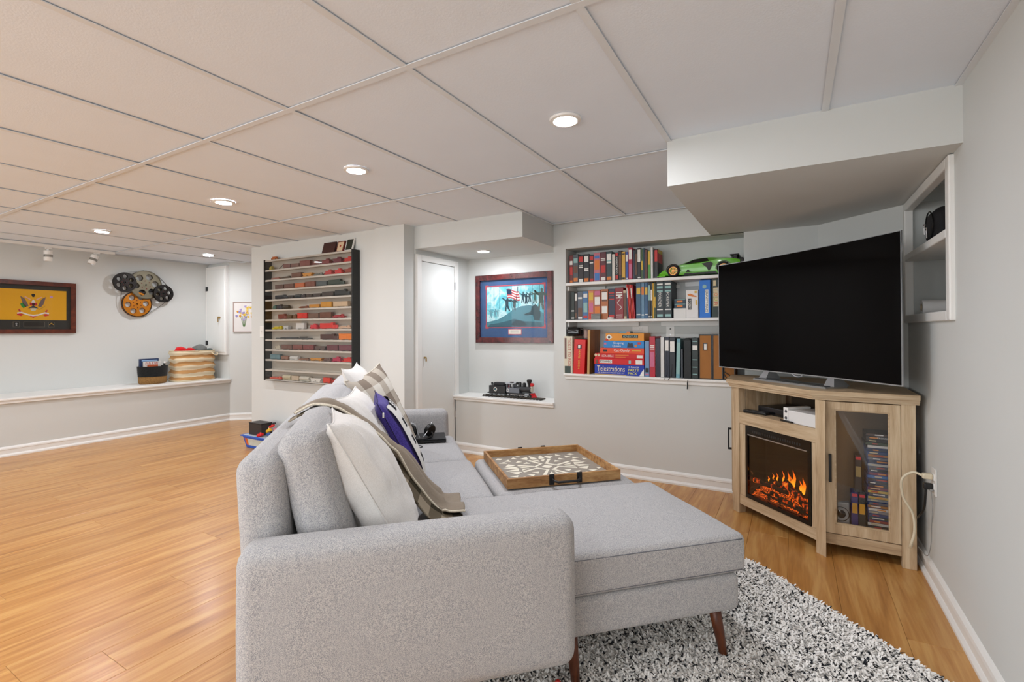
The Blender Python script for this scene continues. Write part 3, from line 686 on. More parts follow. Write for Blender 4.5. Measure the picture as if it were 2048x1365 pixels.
# ---- discs behind the glass door
random.seed(11)
CASE = ['#2b2f38', '#23262c', '#4b3a36', '#51525a', '#3a6fb0', '#8f3a30', '#243447', '#b4b3ae', '#6a6c74', '#2e4a78', '#a9763f', '#d8d5cd', '#1d1f24', '#7a2f4a', '#3e4f3f', '#c7a94a', '#26354f', '#8a8d92']
NAMES = ['charcoal', 'near-black', 'brown', 'grey', 'blue', 'rust red', 'navy', 'pale grey', 'slate grey', 'mid blue', 'tan', 'cream', 'black', 'plum', 'dark green', 'mustard', 'dark blue', 'silver grey']
seq = [2, 0, 1, 14, 11, 16, 9, 10, 8, 16, 7, 3, 1, 13, 4, 0, 12, 1, 13, 15, 3, 15, 17, 8, 10, 11, 17, 9, 14, 5, 11, 0, 7]
z = 0.1305 + 0.0148*len(seq)
DVDT = {}
for k, ci in enumerate(seq):
    z -= 0.0148
    dx, dy = random.uniform(-0.004, 0.004), random.uniform(-0.004, 0.006)
    if k < 5: dx -= 0.006
    x0, y0 = 0.316+dx, 2.985+dy
    lab = '%s disc case, %s from the top of the tall stack behind the glass door' % (NAMES[ci], ORD[k])
    t = thing('disc_case', lab, 'disc case', (x0+0.07, y0+0.06, z), 0, 'disc cases stacked behind the glass door')
    edge = mat('case_blue', '#1f3f78', 0.4) if 5 <= k < 30 else mat('case_black', '#15161a', 0.4)
    add('case', MB().bbox(x0, y0, z, x0+0.137, y0+0.125, z+0.0142, 0.0015, 1), edge, t)
    sp = add('spine_sleeve', MB().box(x0+0.004, y0-0.0006, z+0.0012, x0+0.133, y0, z+0.013), mat('sleeve_%d' % ci, CASE[ci], 0.5), t)
    mk = MB(); a = x0+random.uniform(0.01, 0.04); b_ = a+random.uniform(0.02, 0.05)
    mk.box(a, y0-0.001, z+0.0045, b_, y0-0.0006, z+0.0098)
    add('title_bar', mk, mat(['bar_white', 'bar_orange', 'bar_cream', 'bar_red'][k % 4], ['#d9d9d6', '#d98a3c', '#cbb98f', '#b8433f'][k % 4], 0.5), t)
    if k == 1: add('title', text('TROUBLE WITH', 0.085, 0.008, (x0+0.088, y0-0.0012, z+0.007), (1, 0, 0), (0, 0, 1)), mat('bar_white', '#d9d9d6', 0.5), t)
def tape(x, y, z_, h_, col, accent, lab):
    t = thing('video_tape', lab, 'video tape', (x+0.014, y+0.05, z_), 0, 'tapes standing behind the glass door')
    add('sleeve', MB().bbox(x, y, z_, x+0.028, y+0.10, z_+h_, 0.001, 1), mat('tape_'+col, col, 0.5), t)
    add('red_badge', MB().box(x+0.003, y-0.0008, z_+h_*0.88, x+0.025, y, z_+h_*0.96), mat('badge_red', '#d8303a', 0.5), t)
    add('spine_label', MB().box(x+0.003, y-0.0008, z_+h_*0.42, x+0.025, y, z_+h_*0.70), mat('tape_acc'+accent, accent, 0.5), t)
tape(0.2495, 2.99, 0.1305, 0.182, '#3a2d6e', '#d9a138', 'purple video tape with yellow label standing behind the glass door')
tape(0.280, 2.99, 0.1305, 0.182, '#23241f', '#e0a52c', 'dark video tape with yellow label standing beside the disc stack')
tape(0.266, 2.995, 0.3130, 0.187, '#1c1e24', '#a08a54', 'black video tape with gold label standing upon the two lower tapes')
t = thing('cube_speaker', 'grey cube speaker with round black cone on the cabinet floor', 'speaker', (0.205, 3.04, 0.1305))
add('body', MB().bbox(0.165, 3.00, 0.1305, 0.243, 3.07, 0.250, 0.006), mat('speaker_grey', '#a9a7a4', 0.5), t)
o = add('cone', MB().lathe([(0.001, 0.004), (0.012, 0.003), (0.03, -0.004), (0.035, 0.001), (0.037, 0.0)], 24, Matrix.Translation((0.206, 2.9995, 0.190)) @ Matrix.Rotation(PI/2, 4, 'X'), cap=False), GM, t); autosmooth(o)

# ------------------------------------------------------------------ curved television (45 degree frame)
tv = thing('television', 'large black curved flat-screen television on the oak corner stand', 'television', (2.29, 2.267, 0.8265), S45)
TC, TW, TZ0, TZ1, SAG = 2.267, 0.614, 0.878, 1.583, 0.042
RAD = (TW*TW+SAG*SAG)/(2*SAG)
def arc(y, d_=0.0):     # s of the curved panel at lateral offset y; ends nearest the viewer
    return 2.250 + SAG - (RAD - math.sqrt(RAD*RAD-y*y)) + d_
N = 28
def panel(z0, z1, y0, y1, d0, d1):
    mb = MB(); ys = [y0+(y1-y0)*k/N for k in range(N+1)]; vs = []
    for y in ys: vs += [(arc(y, d0), TC+y, z0), (arc(y, d0), TC+y, z1), (arc(y, d1), TC+y, z1), (arc(y, d1), TC+y, z0)]
    fs = [(4*k+a, 4*k+4+a, 4*k+4+(a+1) % 4, 4*k+(a+1) % 4)[::-1] for k in range(N) for a in range(4)] + [(0, 1, 2, 3)[::-1], (4*N, 4*N+1, 4*N+2, 4*N+3)]
    return mb.add(vs, [f[::-1] for f in fs])
SILV = mat('tv_silver', '#b7babd', 0.28, metal=0.8, var=0.03)
pn = add('panel', panel(TZ0, TZ1, -TW, TW, 0.0, 0.008), SILV, tv); autosmooth(pn, 30)
m, nt, b = node_mat('tv_glass'); b.inputs['Base Color'].default_value = (0.0035, 0.003, 0.003, 1); b.inputs['Roughness'].default_value = 0.07; b.inputs['Specular IOR Level'].default_value = 0.06
nz = nt.nodes.new('ShaderNodeTexNoise'); nz.inputs['Scale'].default_value = 3; mr = nt.nodes.new('ShaderNodeMapRange'); mr.inputs['To Min'].default_value = 0.03; mr.inputs['To Max'].default_value = 0.05
nt.links.new(nz.outputs['Fac'], mr.inputs['Value']); nt.links.new(mr.outputs[0], b.inputs['Roughness'])
o = add('screen', panel(TZ0+0.006, TZ1-0.004, -TW+0.004, TW-0.004, -0.0012, -0.0002), m, tv); autosmooth(o, 30)
add('rear_housing', panel(TZ0+0.01, TZ0+0.36, -TW+0.20, TW-0.20, 0.009, 0.045), mat('tv_rear', '#2a2b2d', 0.5), tv)
bs = add('stand_base', MB().prism([(2.215+0.05*abs(u)**1.6*0+0.0, TC+u) for u in (-0.255, 0.255)] + [(2.36, TC+0.255), (2.36, TC+0.13), (2.33, TC), (2.36, TC-0.13), (2.36, TC-0.255)], 0.8265, 0.836), SILV, tv)
add('base_glass', MB().prism([(2.219, TC-0.245), (2.219, TC+0.245), (2.29, TC+0.235), (2.29, TC-0.235)], 0.8362, 0.840), mat('base_dark', '#5a5f63', 0.15, metal=0.6), tv)
for sg in (-1, 1):
    add('stand_foot', MB().add([(2.262, TC+sg*0.20, 0.8365), (2.262, TC+sg*0.262, 0.8365), (2.37, TC+sg*0.262, 0.8365), (2.37, TC+sg*0.20, 0.8365),
        (arc(0.21, 0.011), TC+sg*0.205, 0.900), (arc(0.23, 0.011), TC+sg*0.232, 0.900), (arc(0.23, 0.03), TC+sg*0.232, 0.900), (arc(0.21, 0.03), TC+sg*0.205, 0.900)],
        [(0,3,2,1),(4,5,6,7),(0,1,5,4),(1,2,6,5),(2,3,7,6),(3,0,4,7)] if sg > 0 else [(0,1,2,3),(7,6,5,4),(4,5,1,0),(5,6,2,1),(6,7,3,2),(7,4,0,3)]), SILV, tv)
lg = MB(); lg.tube([(arc(0)-0.001+0.006, TC+0.032*math.cos(a), TZ0-0.001-0.012*math.sin(a)) for a in [PI*k/10 for k in range(11)]], 0.0055, 8)
add('sensor_bump', lg, SILV, tv, smooth=True)
# ------------------------------------------------------------------ sofa with chaise (45 degree frame: x = towards the television, y = along the back)
GREYF = fabric('grey_weave', '#8b8c92', '#cac8c5', 560, bump=0.6)
PIPE = mat('seam_thread', '#6d6f76', 0.9)
LEGW = wood('walnut_leg', '#38190b', '#54270f', '#6d3718', (30, 30, 4), 0.4)
sf = thing('sofa', 'grey fabric sofa with chaise, seen from behind its near arm', 'sofa', (0.1, 2.3, 0), S45)
add('base', MB().soft((0.06, 2.32, 0.247), (0.375, 0.925, 0.055), 0.02), GREYF, sf)
add('base', MB().soft((0.785, 1.69, 0.253), (0.378, 0.303, 0.062), 0.022), GREYF, sf)
# arms
a = add('arm', MB().soft((0.0925, 1.331, 0.402), (0.4355, 0.060, 0.213), 0.042, (0.004, 0.004, 0.004)), GREYF, sf)
a2 = add('arm', MB().soft((0.0375, 3.302, 0.402), (0.3855, 0.060, 0.208), 0.042, (0.004, 0.004, 0.004)), GREYF, sf)
# back frame, leaning slightly
Mb = Matrix.Translation((-0.30, 0, 0.19)) @ Matrix.Rotation(math.radians(-3), 4, 'Y') @ Matrix.Translation((0.30, 0, -0.19))
add('back_frame', MB().soft((-0.285, 2.316, 0.50), (0.062, 0.924, 0.310), 0.045, (0.006, 0, 0.004), Mb), GREYF, sf)
def seam(name, pts, parent, r=0.0016): return add(name, MB().tube(pts, r, 6), PIPE, parent, smooth=True)
for k, (t0, t1) in enumerate(((1.405, 1.995), (2.005, 2.615), (2.625, 3.235))):
    M = Matrix.Translation((-0.172, (t0+t1)/2, 0.642)) @ Matrix.Rotation(math.radians(-13), 4, 'Y')
    c = add('back_cushion', MB().soft((0, 0, 0), (0.066, (t1-t0)/2, 0.230), 0.046, (0.024, 0.006, 0.014), M, wob=0.006, seed=k), GREYF, sf)
for k, (t0, t1, s1) in enumerate(((2.004, 2.616, 0.462), (2.624, 3.238, 0.452))):
    c = add('seat_cushion', MB().soft(((s1-0.12)/2, (t0+t1)/2, 0.372), ((s1+0.12)/2, (t1-t0)/2, 0.069), 0.03, (0.006, 0.002, 0.010), wob=0.003, seed=k+5), GREYF, sf)
    seam('seam', [(s1-0.004, t0+0.02+(t1-t0-0.04)*j/10, 0.420) for j in range(11)], c)
c = add('chaise_cushion', MB().soft((0.535, 1.693, 0.380), (0.655, 0.306, 0.066), 0.024, (0.006, 0.002, 0.010), wob=0.003, seed=9, n=10), GREYF, sf)
seam('seam', [(-0.05+1.22*j/20, 1.3885, 0.431) for j in range(21)], c)
seam('seam', [(-0.05+1.22*j/20, 1.3885, 0.329) for j in range(21)], c)
seam('seam', [(1.1885, 1.41+0.56*j/10, 0.431) for j in range(11)], c)
def leg(s, t_, ds, dt, z0, ztop, parent, name='leg'):
    return add(name, MB().tube([(s+ds, t_+dt, z0), (s+ds*0.5, t_+dt*0.5, (z0+ztop)/2), (s, t_, ztop)], [0.0135, 0.018, 0.0215], 16), LEGW, parent, smooth=True)
for s, t_, ds, dt, z0 in ((1.105, 1.455, 0.028, -0.018, 0.014), (1.105, 1.93, 0.028, 0.018, 0.014), (0.575, 1.455, 0.012, -0.016, 0.014), (0.40, 3.19, 0.02, 0.02, 0), (-0.24, 1.45, -0.02, -0.02, 0), (-0.24, 3.19, -0.02, 0.02, 0)):
    leg(s, t_, ds, dt, z0, 0.196, sf)

ot = thing('ottoman', 'grey fabric ottoman carrying the patterned wooden tray', 'ottoman', (0.80, 2.31, 0), S45)
add('base', MB().soft((0.805, 2.312, 0.247), (0.318, 0.292, 0.055), 0.02), GREYF, ot)
c = add('cushion', MB().soft((0.805, 2.312, 0.371), (0.328, 0.302, 0.068), 0.03, (0.003, 0.003, 0.004), wob=0.002, seed=3), GREYF, ot)
seam('seam', [(0.50+0.61*j/14, 2.0105, 0.419) for j in range(15)], c)
for s, t_, ds, dt in ((0.53, 2.06, -0.02, -0.02), (1.08, 2.06, 0.02, -0.02), (0.53, 2.56, -0.02, 0.02), (1.08, 2.56, 0.02, 0.02)): leg(s, t_, ds, dt, 0, 0.196, ot)

# ------------------------------------------------------------------ tray on the ottoman
TRW = wood('tray_wood', '#6b4522', '#9a6c3c', '#bd9460', (6, 26, 26), 0.55, distort=1.0)
tr = thing('serving_tray', 'square wooden tray with white geometric inlay and black handles', 'tray', (0.795, 2.295, 0.446), S45)
T0, T1, U0_, U1_ = 0.520, 1.062, 2.045, 2.560; tz = 0.4465
add('tray_bottom', MB().box(T0+0.012, U0_+0.012, tz, T1-0.012, U1_-0.012, tz+0.010), mat('tray_grey', '#8f877c', 0.6, var=0.12, scale=14), tr)
for x0, y0, x1, y1 in ((T0, U0_, T1, U0_+0.012), (T0, U1_-0.012, T1, U1_), (T0, U0_+0.012, T0+0.012, U1_-0.012), (T1-0.012, U0_+0.012, T1, U1_-0.012)):
    add('tray_side', MB().bbox(x0, y0, tz, x1, y1, tz+0.046, 0.0015, 1), TRW, tr)
for y, sg in ((U0_, -1), (U1_, 1)):
    hd = MB()
    cx = 0.790
    for dx in (-0.066, 0.066): hd.bbox(cx+dx-0.012, min(y, y+sg*0.004), tz+0.004, cx+dx+0.012, max(y, y+sg*0.004), tz+0.052, 0.001, 1)
    hd.tube([(cx-0.066, y+sg*0.004, tz+0.030), (cx-0.060, y+sg*0.022, tz+0.026), (cx-0.045, y+sg*0.030, tz+0.022), (cx+0.045, y+sg*0.030, tz+0.022), (cx+0.060, y+sg*0.022, tz+0.026), (cx+0.066, y+sg*0.004, tz+0.030)], 0.0055, 8)
    add('handle', hd, BLACKM, tr, smooth=False)
CREAM = mat('inlay_cream', '#e6dfcd', 0.6, var=0.06)
cx, cy = (T0+T1)/2, (U0_+U1_)/2; zi = tz+0.010
def inl(pts):
    for sx in (-1, 1):
        for sy in (-1, 1):
            add('inlay', MB().prism([(cx+1.08*sx*x, cy+1.04*sy*y) for x, y in pts], zi, zi+0.0012), CREAM, tr)
add('inlay', MB().prism([(cx-0.03, cy), (cx, cy-0.03), (cx+0.03, cy), (cx, cy+0.03)], zi, zi+0.0012), CREAM, tr)
for q in ([(0.004, 0.052), (0.052, 0.004), (0.062, 0.012), (0.012, 0.062)], [(0.012, 0.062), (0.022, 0.055), (0.062, 0.125), (0.045, 0.13)], [(0.062, 0.012), (0.055, 0.022), (0.125, 0.062), (0.13, 0.045)],
          [(0.008, 0.085), (0.034, 0.130), (0.006, 0.118)], [(0.085, 0.008), (0.130, 0.034), (0.118, 0.006)], [(0.06, 0.135), (0.085, 0.165), (0.045, 0.19), (0.048, 0.15)], [(0.135, 0.06), (0.165, 0.085), (0.19, 0.045), (0.15, 0.048)],
          [(0.002, 0.135), (0.035, 0.145), (0.030, 0.205), (0.012, 0.175)], [(0.135, 0.002), (0.145, 0.035), (0.205, 0.030), (0.175, 0.012)], [(0.06, 0.07), (0.095, 0.072), (0.072, 0.098)], [(0.09, 0.105), (0.125, 0.10), (0.105, 0.132)],
          [(0.14, 0.125), (0.17, 0.14), (0.145, 0.165)], [(0.18, 0.17), (0.205, 0.18), (0.19, 0.205), (0.168, 0.19)], [(0.10, 0.165), (0.13, 0.175), (0.11, 0.205)], [(0.165, 0.10), (0.175, 0.13), (0.205, 0.11)], [(0.215, 0.07), (0.235, 0.085), (0.215, 0.10)], [(0.07, 0.215), (0.085, 0.225), (0.10, 0.208)]):
    inl(q)

# ------------------------------------------------------------------ throw pillows
def pillow_mb(w_, h_, th, M, seed=0, wr=0.008, n=26, pin=0.09):
    mb = MB()
    for sg in (1, -1):
        def fn(u, v_):
            u = 2*u-1; v_ = 2*v_-1
            if sg < 0: u = -u
            x = w_/2*u*(1-pin*(1-v_*v_)*abs(u)); y = h_/2*v_*(1-pin*(1-u*u)*abs(v_))
            g = max(0.0, (1-abs(u)**2.4)*(1-abs(v_)**2.4))**0.55
            z = th/2*g
            nz = noise.noise(Vector((u*2.4+seed*5, v_*2.4, sg*3+seed)))*0.7+noise.noise(Vector((u*6+seed*5, v_*3.2, sg*9)))*0.6
            z += wr*nz*min(1, 3*g)
            return M @ Vector((x, y, sg*z))
        mb.sheet(fn, n, n)
    mb.smooth = True; return mb
def frame_M(c, right, up):
    return face_mat(c, right, up)
WHITEC = fabric('white_cotton', '#d5d2cd', '#e6e3df', 600, bump=0.08)
def check(name, cols, nx, ny, rough=0.95):
    """woven two-way check on the UV map"""
    m, nt, b = node_mat(name)
    mp = mapping(nt, (nx, ny, 1), 'UV'); sp = nt.nodes.new('ShaderNodeSeparateXYZ'); nt.links.new(mp.outputs[0], sp.inputs[0])
    st_ = []
    for ax in ('X', 'Y'):
        fr = nt.nodes.new('ShaderNodeMath'); fr.operation = 'FRACT'; nt.links.new(sp.outputs[ax], fr.inputs[0])
        gt = nt.nodes.new('ShaderNodeMath'); gt.operation = 'GREATER_THAN'; gt.inputs[1].default_value = 0.5; nt.links.new(fr.outputs[0], gt.inputs[0]); st_.append(gt)
    ad = nt.nodes.new('ShaderNodeMath'); ad.operation = 'ADD'; nt.links.new(st_[0].outputs[0], ad.inputs[0]); nt.links.new(st_[1].outputs[0], ad.inputs[1])
    hf = nt.nodes.new('ShaderNodeMath'); hf.operation = 'MULTIPLY'; hf.inputs[1].default_value = 0.5; nt.links.new(ad.outputs[0], hf.inputs[0])
    r = ramp(nt, [(0.0, cols[0]), (0.26, cols[1]), (0.76, cols[2])]); r.color_ramp.interpolation = 'CONSTANT'
    nt.links.new(hf.outputs[0], r.inputs['Fac'])
    nz = nt.nodes.new('ShaderNodeTexNoise'); nz.inputs['Scale'].default_value = 300; mx = nt.nodes.new('ShaderNodeMix'); mx.data_type = 'RGBA'; mx.blend_type = 'MULTIPLY'; mx.inputs['Factor'].default_value = 0.35
    nt.links.new(r.outputs['Color'], mx.inputs['A']); nt.links.new(nz.outputs['Fac'], mx.inputs['B']); nt.links.new(mx.outputs['Result'], b.inputs['Base Color'])
    b.inputs['Roughness'].default_value = rough; b.inputs['Specular IOR Level'].default_value = 0.1
    return m
def pillow(label, c, lean, yaw_, w_, h_, th, m, seed, roll=0.0, parts=None, wr=0.009):
    """lean: tilt back in degrees; yaw_: turn about the vertical; the pillow faces the television side"""
    q = Matrix.Rotation(math.radians(yaw_), 3, 'Z')
    up = q @ Vector((-math.sin(math.radians(lean)), 0, math.cos(math.radians(lean)))); rt = q @ Vector((0, 1, 0))
    if roll:
        Rr = Matrix.Rotation(math.radians(roll), 3, rt.cross(up)); up = Rr @ up; rt = Rr @ rt
    M = face_mat(c, rt, up)
    t = thing('throw_pillow', label, 'pillow', (c[0], c[1], c[2]-h_/2*up.z), S45, 'throw pillows on the sofa')
    add('cover', pillow_mb(w_, h_, th, M, seed, wr), m, t)
    pts = []
    for k in range(65):
        a = k/64*4; e = int(a) % 4; f = (a-int(a))*2-1
        u, v_ = [(f, -1), (1, f), (-f, 1), (-1, -f)][e]
        pin = 0.09; pts.append(tuple(M @ Vector((w_/2*u*(1-pin*(1-v_*v_)*abs(u)), h_/2*v_*(1-pin*(1-u*u)*abs(v_)), 0))))
    return t, M, pts
t, M, pts = pillow('plump white throw pillow nearest the viewer on the sofa', (-0.040, 1.580, 0.662), 28, 3, 0.29, 0.50, 0.19, WHITEC, 1, wr=0.022)
add('piping', MB().tube(pts, 0.003, 6), WHITEC, t, smooth=True)
t, M, pts = pillow('white throw pillow behind the brown checked blanket', (-0.052, 2.115, 0.690), 27, -8, 0.40, 0.44, 0.15, WHITEC, 2)
add('piping', MB().tube(pts, 0.003, 6), WHITEC, t, smooth=True)
t, M, pts = pillow('white throw pillow farthest along the sofa, behind the checked pillow', (-0.075, 2.74, 0.740), 25, -6, 0.46, 0.47, 0.14, WHITEC, 3)
add('piping', MB().tube(pts, 0.003, 6), WHITEC, t, smooth=True)
PLAID = check('beige_plaid', ['#ece7dc', '#c8beb0', '#94877a'], 3.0, 3.0)
t, M, pts = pillow('beige and brown checked throw pillow behind the purple one', (0.000, 2.70, 0.705), 24, -24, 0.46, 0.48, 0.12, PLAID, 4, roll=8)
add('piping', MB().tube(pts, 0.003, 6), mat('piping_beige', '#cfc6b6', 0.9), t, smooth=True)
PURP = fabric('purple_cotton', '#33286e', '#4d3f93', 300, bump=0.2)
t, M, pts = pillow('deep purple throw pillow with a white printed front', (0.062, 2.26, 0.660), 27, 2, 0.42, 0.42, 0.12, PURP, 5, wr=0.006)
add('front_print', MB().sheet(lambda u, v_: M @ Vector(((u-0.5)*0.34, (v_-0.5)*0.34, 0.064-0.02*((2*u-1)**4+(2*v_-1)**4))), 12, 12), check('print_bw', ['#e8e6e2', '#e8e6e2', '#2a2a2c'], 4, 4), t, smooth=True)
add('seam', MB().tube(pts, 0.0018, 6), mat('purple_seam', '#1d1740', 0.9), t, smooth=True)
pv = M @ Vector((-0.20, 0.15, 0.0)); add('side_tag', MB().bbox(pv.x-0.004, pv.y-0.010, pv.z-0.010, pv.x+0.003, pv.y-0.001, pv.z+0.010, 0.001, 1), WHITEP, t)

# ------------------------------------------------------------------ checked throw blanket between the first two pillows
BL = check('brown_plaid', ['#a99d89', '#6f6555', '#3d382d'], 2.0, 9.0)
BLT = mat('taupe_fleece', '#8d8172', 0.95, var=0.12, scale=30, bump=0.4, bscale=220)
path = [(-0.300, 0.846), (-0.255, 0.868), (-0.212, 0.866), (-0.160, 0.842), (-0.113, 0.812), (-0.062, 0.776), (-0.011, 0.735), (0.024, 0.702), (0.058, 0.668), (0.111, 0.592), (0.165, 0.516), (0.225, 0.470), (0.285, 0.468)]
def along(u):
    a = u*(len(path)-1); i = min(int(a), len(path)-2); f = a-i
    p0 = path[max(i-1, 0)]; p1 = path[i]; p2 = path[i+1]; p3 = path[min(i+2, len(path)-1)]
    return [0.5*((2*p1[k])+(p2[k]-p0[k])*f+(2*p0[k]-5*p1[k]+4*p2[k]-p3[k])*f*f+(3*p1[k]-p0[k]-3*p2[k]+p3[k])*f**3) for k in (0, 1)]
def drape(dz, w0, w1, tc):
    def fn(v_, u):
        s, z = along(u); wd = (w0+(w1-w0)*u); y = tc+(v_-0.5)*wd
        fold = 0.014*math.sin(v_*PI*3.2+u*5)*min(1, u*4)*(1 if u < 0.9 else 0.4)+0.008*noise.noise(Vector((u*9, v_*5, 1)))
        return (s+fold*0.6+dz*0.6, y+0.01*math.sin(u*9), max(z+fold+dz, 0.456))
    return fn
bl = thing('throw_blanket', 'brown checked throw blanket draped from the sofa back to the seat', 'blanket', (0.0, 1.84, 0.45), S45)
o = add('top_layer', MB().sheet(drape(0.012, 0.13, 0.17, 1.850), 14, 60), BLT, bl, smooth=True)
sd = o.modifiers.new('cloth_thickness', 'SOLIDIFY'); sd.thickness = 0.005
o = add('under_layer', MB().sheet(drape(-0.014, 0.08, 0.30, 1.815), 14, 60), BL, bl, smooth=True)
sd = o.modifiers.new('cloth_thickness', 'SOLIDIFY'); sd.thickness = 0.005
fn = drape(0.014, 0.13, 0.17, 1.850)
add('stitched_edge', MB().tube([fn(0, u/70) for u in range(71)], 0.0045, 6), mat('stitch_cream', '#d9d0bd', 0.9, var=0.4, scale=180), bl, smooth=True)

# ------------------------------------------------------------------ laptop and headphones at the far end of the seat
lp = thing('laptop', 'closed black laptop lying on the far seat of the sofa', 'laptop', (0.27, 3.08, 0.452), S45)
LAPB = mat('laptop_black', '#1b1d20', 0.3, metal=0.2)
Ml = Matrix.Translation((0.255, 3.085, 0.4535)) @ Matrix.Rotation(math.radians(-4), 4, 'Z')
add('base', MB().bbox(-0.13, -0.09, 0, 0.125, 0.10, 0.014, 0.003, 2, Ml), LAPB, lp)
add('lid', MB().bbox(-0.13, -0.09, 0.0155, 0.125, 0.10, 0.023, 0.003, 2, Ml), LAPB, lp)
add('drive_slot', MB().box(0.0, -0.0908, 0.004, 0.10, -0.0902, 0.009, Ml), BLACKM, lp)
hp = thing('headphones', 'black headphones with silver band lying on the closed laptop', 'headphones', (0.225, 3.06, 0.477), S45)
for ds, ang in ((-0.055, 25), (0.055, -25)):
    M = Matrix.Translation((0.225+ds, 3.06, 0.520)) @ Matrix.Rotation(math.radians(50 if ds < 0 else 125), 4, 'Z') @ Matrix.Rotation(math.radians(90+ang*0.6), 4, 'Y')
    o = add('ear_cup', MB().lathe([(0.001, -0.016), (0.034, -0.016), (0.040, -0.008), (0.040, 0.006), (0.030, 0.016), (0.012, 0.014), (0.001, 0.012)], 22, M, cap=False), BLACK, hp); autosmooth(o, 40)
add('headband', MB().tube(spline([(0.165, 3.06, 0.515), (0.155, 3.045, 0.490), (0.195, 3.0, 0.482), (0.255, 3.0, 0.482), (0.295, 3.045, 0.490), (0.285, 3.06, 0.515)]), 0.0075, 8), BLACK, hp, smooth=True)
SILC = mat('silver_wire', '#c9cdd0', 0.3, metal=0.7)
add('wire', MB().tube(spline([(0.13, 3.05, 0.545), (0.16, 3.04, 0.570), (0.19, 3.03, 0.560), (0.205, 3.02, 0.51), (0.215, 3.01, 0.485)]), 0.0022, 6), SILC, hp, smooth=True)
add('wire', MB().tube(spline([(0.235, 3.01, 0.487), (0.265, 3.03, 0.52), (0.29, 3.05, 0.563), (0.300, 3.055, 0.565), (0.300, 3.06, 0.53)]), 0.0022, 6), SILC, hp, smooth=True)
ch = thing('charging_cable', 'short loop of black cable on the sofa seat beside the purple pillow', 'cable', (0.21, 2.88, 0.452), S45)
add('loop', MB().tube(spline([(0.17, 2.93, 0.4555), (0.205, 2.935, 0.4555), (0.222, 2.905, 0.4555), (0.205, 2.88, 0.4555), (0.185, 2.885, 0.4555)]), 0.0025, 6), BLACK, ch, smooth=True)
add('plug', MB().bbox(0.172, 2.879, 0.4525, 0.187, 2.891, 0.4595, 0.002), BLACK, ch)

# ------------------------------------------------------------------ shag rug (its pile is one mass of tufts)
rg = thing('rug', 'black and white flecked shag rug under the chaise', 'rug', (1.0, 1.48, 0), S45)
RS0, RS1, RT0, RT1 = 0.30, 1.722, 0.985, 1.985
add('backing', MB().bbox(RS0, RT0, 0.0002, RS1, RT1, 0.010, 0.003), mat('rug_backing', '#b5b1ab', 0.95), rg)
random.seed(5)
vs = []; fs = []; mi = []
RW = mat('rug_white_yarn', '#f9f6f1', 0.95, var=0.03, scale=200); RB = mat('rug_black_yarn', '#1d2026', 0.95, var=0.3, scale=200); RG = mat('rug_grey_yarn', '#a9a7a4', 0.95, var=0.1, scale=200)
def tuft(x, y):
    L = random.uniform(0.018, 0.028); a = random.uniform(0, 2*PI); w2 = random.uniform(0.0030, 0.0048); tl = random.uniform(0.75, 1.35)
    dx, dy = math.cos(a), math.sin(a); px, py = -dy*w2, dx*w2; k = len(vs)
    z0 = 0.009; hz = L*math.cos(tl); hx = L*math.sin(tl)
    m1 = (x+dx*hx*0.4, y+dy*hx*0.4, z0+hz*0.65); m2_ = (x+dx*hx, y+dy*hx, z0+hz)
    vs.extend([(x-px, y-py, z0), (x+px, y+py, z0), (m1[0]+px, m1[1]+py, m1[2]), (m1[0]-px, m1[1]-py, m1[2]), (m2_[0]+px*0.6, m2_[1]+py*0.6, m2_[2]), (m2_[0]-px*0.6, m2_[1]-py*0.6, m2_[2])])
    fs.append((k, k+1, k+2, k+3)); fs.append((k+3, k+2, k+4, k+5))
    q = 1 if random.random() < 0.09+0.42*max(0, noise.noise(Vector((x*45, y*45, 2.0)))) else (2 if random.random() < 0.03 else 0); mi.extend([q, q])
NX, NY = 320, 260
for i in range(NX):
    for j in range(NY):
        x = RS0+(RS1-RS0)*(i+random.random())/NX; y = RT0+(RT1-RT0)*(j+random.random())/NY

        tuft(x, y)
mb = MB(); mb.v = vs; mb.f = fs; mb.mi = mi
add('pile', mb, [RW, RB, RG], rg, kind='stuff')

t = thing('small_toy', 'tiny red and gold toy on the floor under the near sofa arm', 'toy', (0.50, 1.42, 0.022), S45)
add('body', MB().soft((0.50, 1.42, 0.036), (0.022, 0.014, 0.012), 0.008), mat('toy_gold', '#c79a4a', 0.4, var=0.3, scale=90), t)
add('head', MB().sphere((0.518, 1.415, 0.052), 0.010, 10), mat('toy_red_small', '#b3261f', 0.4), t)
# ------------------------------------------------------------------ built-in bookcase
bc = thing('built_in_bookcase', 'white built-in shelves recessed in the wall left of the television', 'bookcase', ((NX0+NX1)/2, 3.82, NZ0))
add('shelf', MB().bbox(NX0+0.001, YB-0.002, 1.505, NX1-0.001, NYB-0.001, 1.528, 0.002, 1), TRIM, bc)
add('shelf', MB().bbox(NX0+0.001, YB-0.002, 1.203, NX1-0.001, NYB-0.001, 1.223, 0.002, 1), TRIM, bc)
lg_ = add('sill', MB().bbox(NX0-0.012, YB-0.035, 0.764, NX1+0.03, NYB-0.001, 0.783, 0.005).bbox(NX0-0.005, YB-0.014, 0.735, NX1+0.02, YB-0.001, 0.764, 0.004), TRIM, bc)
for x0, x1, z0, z1 in ((NX0+0.001, -1.36, 1.477, 1.505), (-1.36, -0.76, 1.462, 1.487), (-0.72, NX1-0.02, 1.470, 1.505), (NX0+0.001, -1.08, 1.165, 1.203), (-0.905, NX1-0.02, 1.165, 1.203)):
    add('cleat', MB().bbox(x0, NYB-0.02, z0, x1, NYB-0.001, z1, 0.002, 1), TRIM, bc)
for z0 in (1.465, 1.165): add('cleat', MB().bbox(NX0+0.001, YB+0.03, z0, NX0+0.016, NYB-0.021, z0+0.038, 0.002, 1), TRIM, bc)

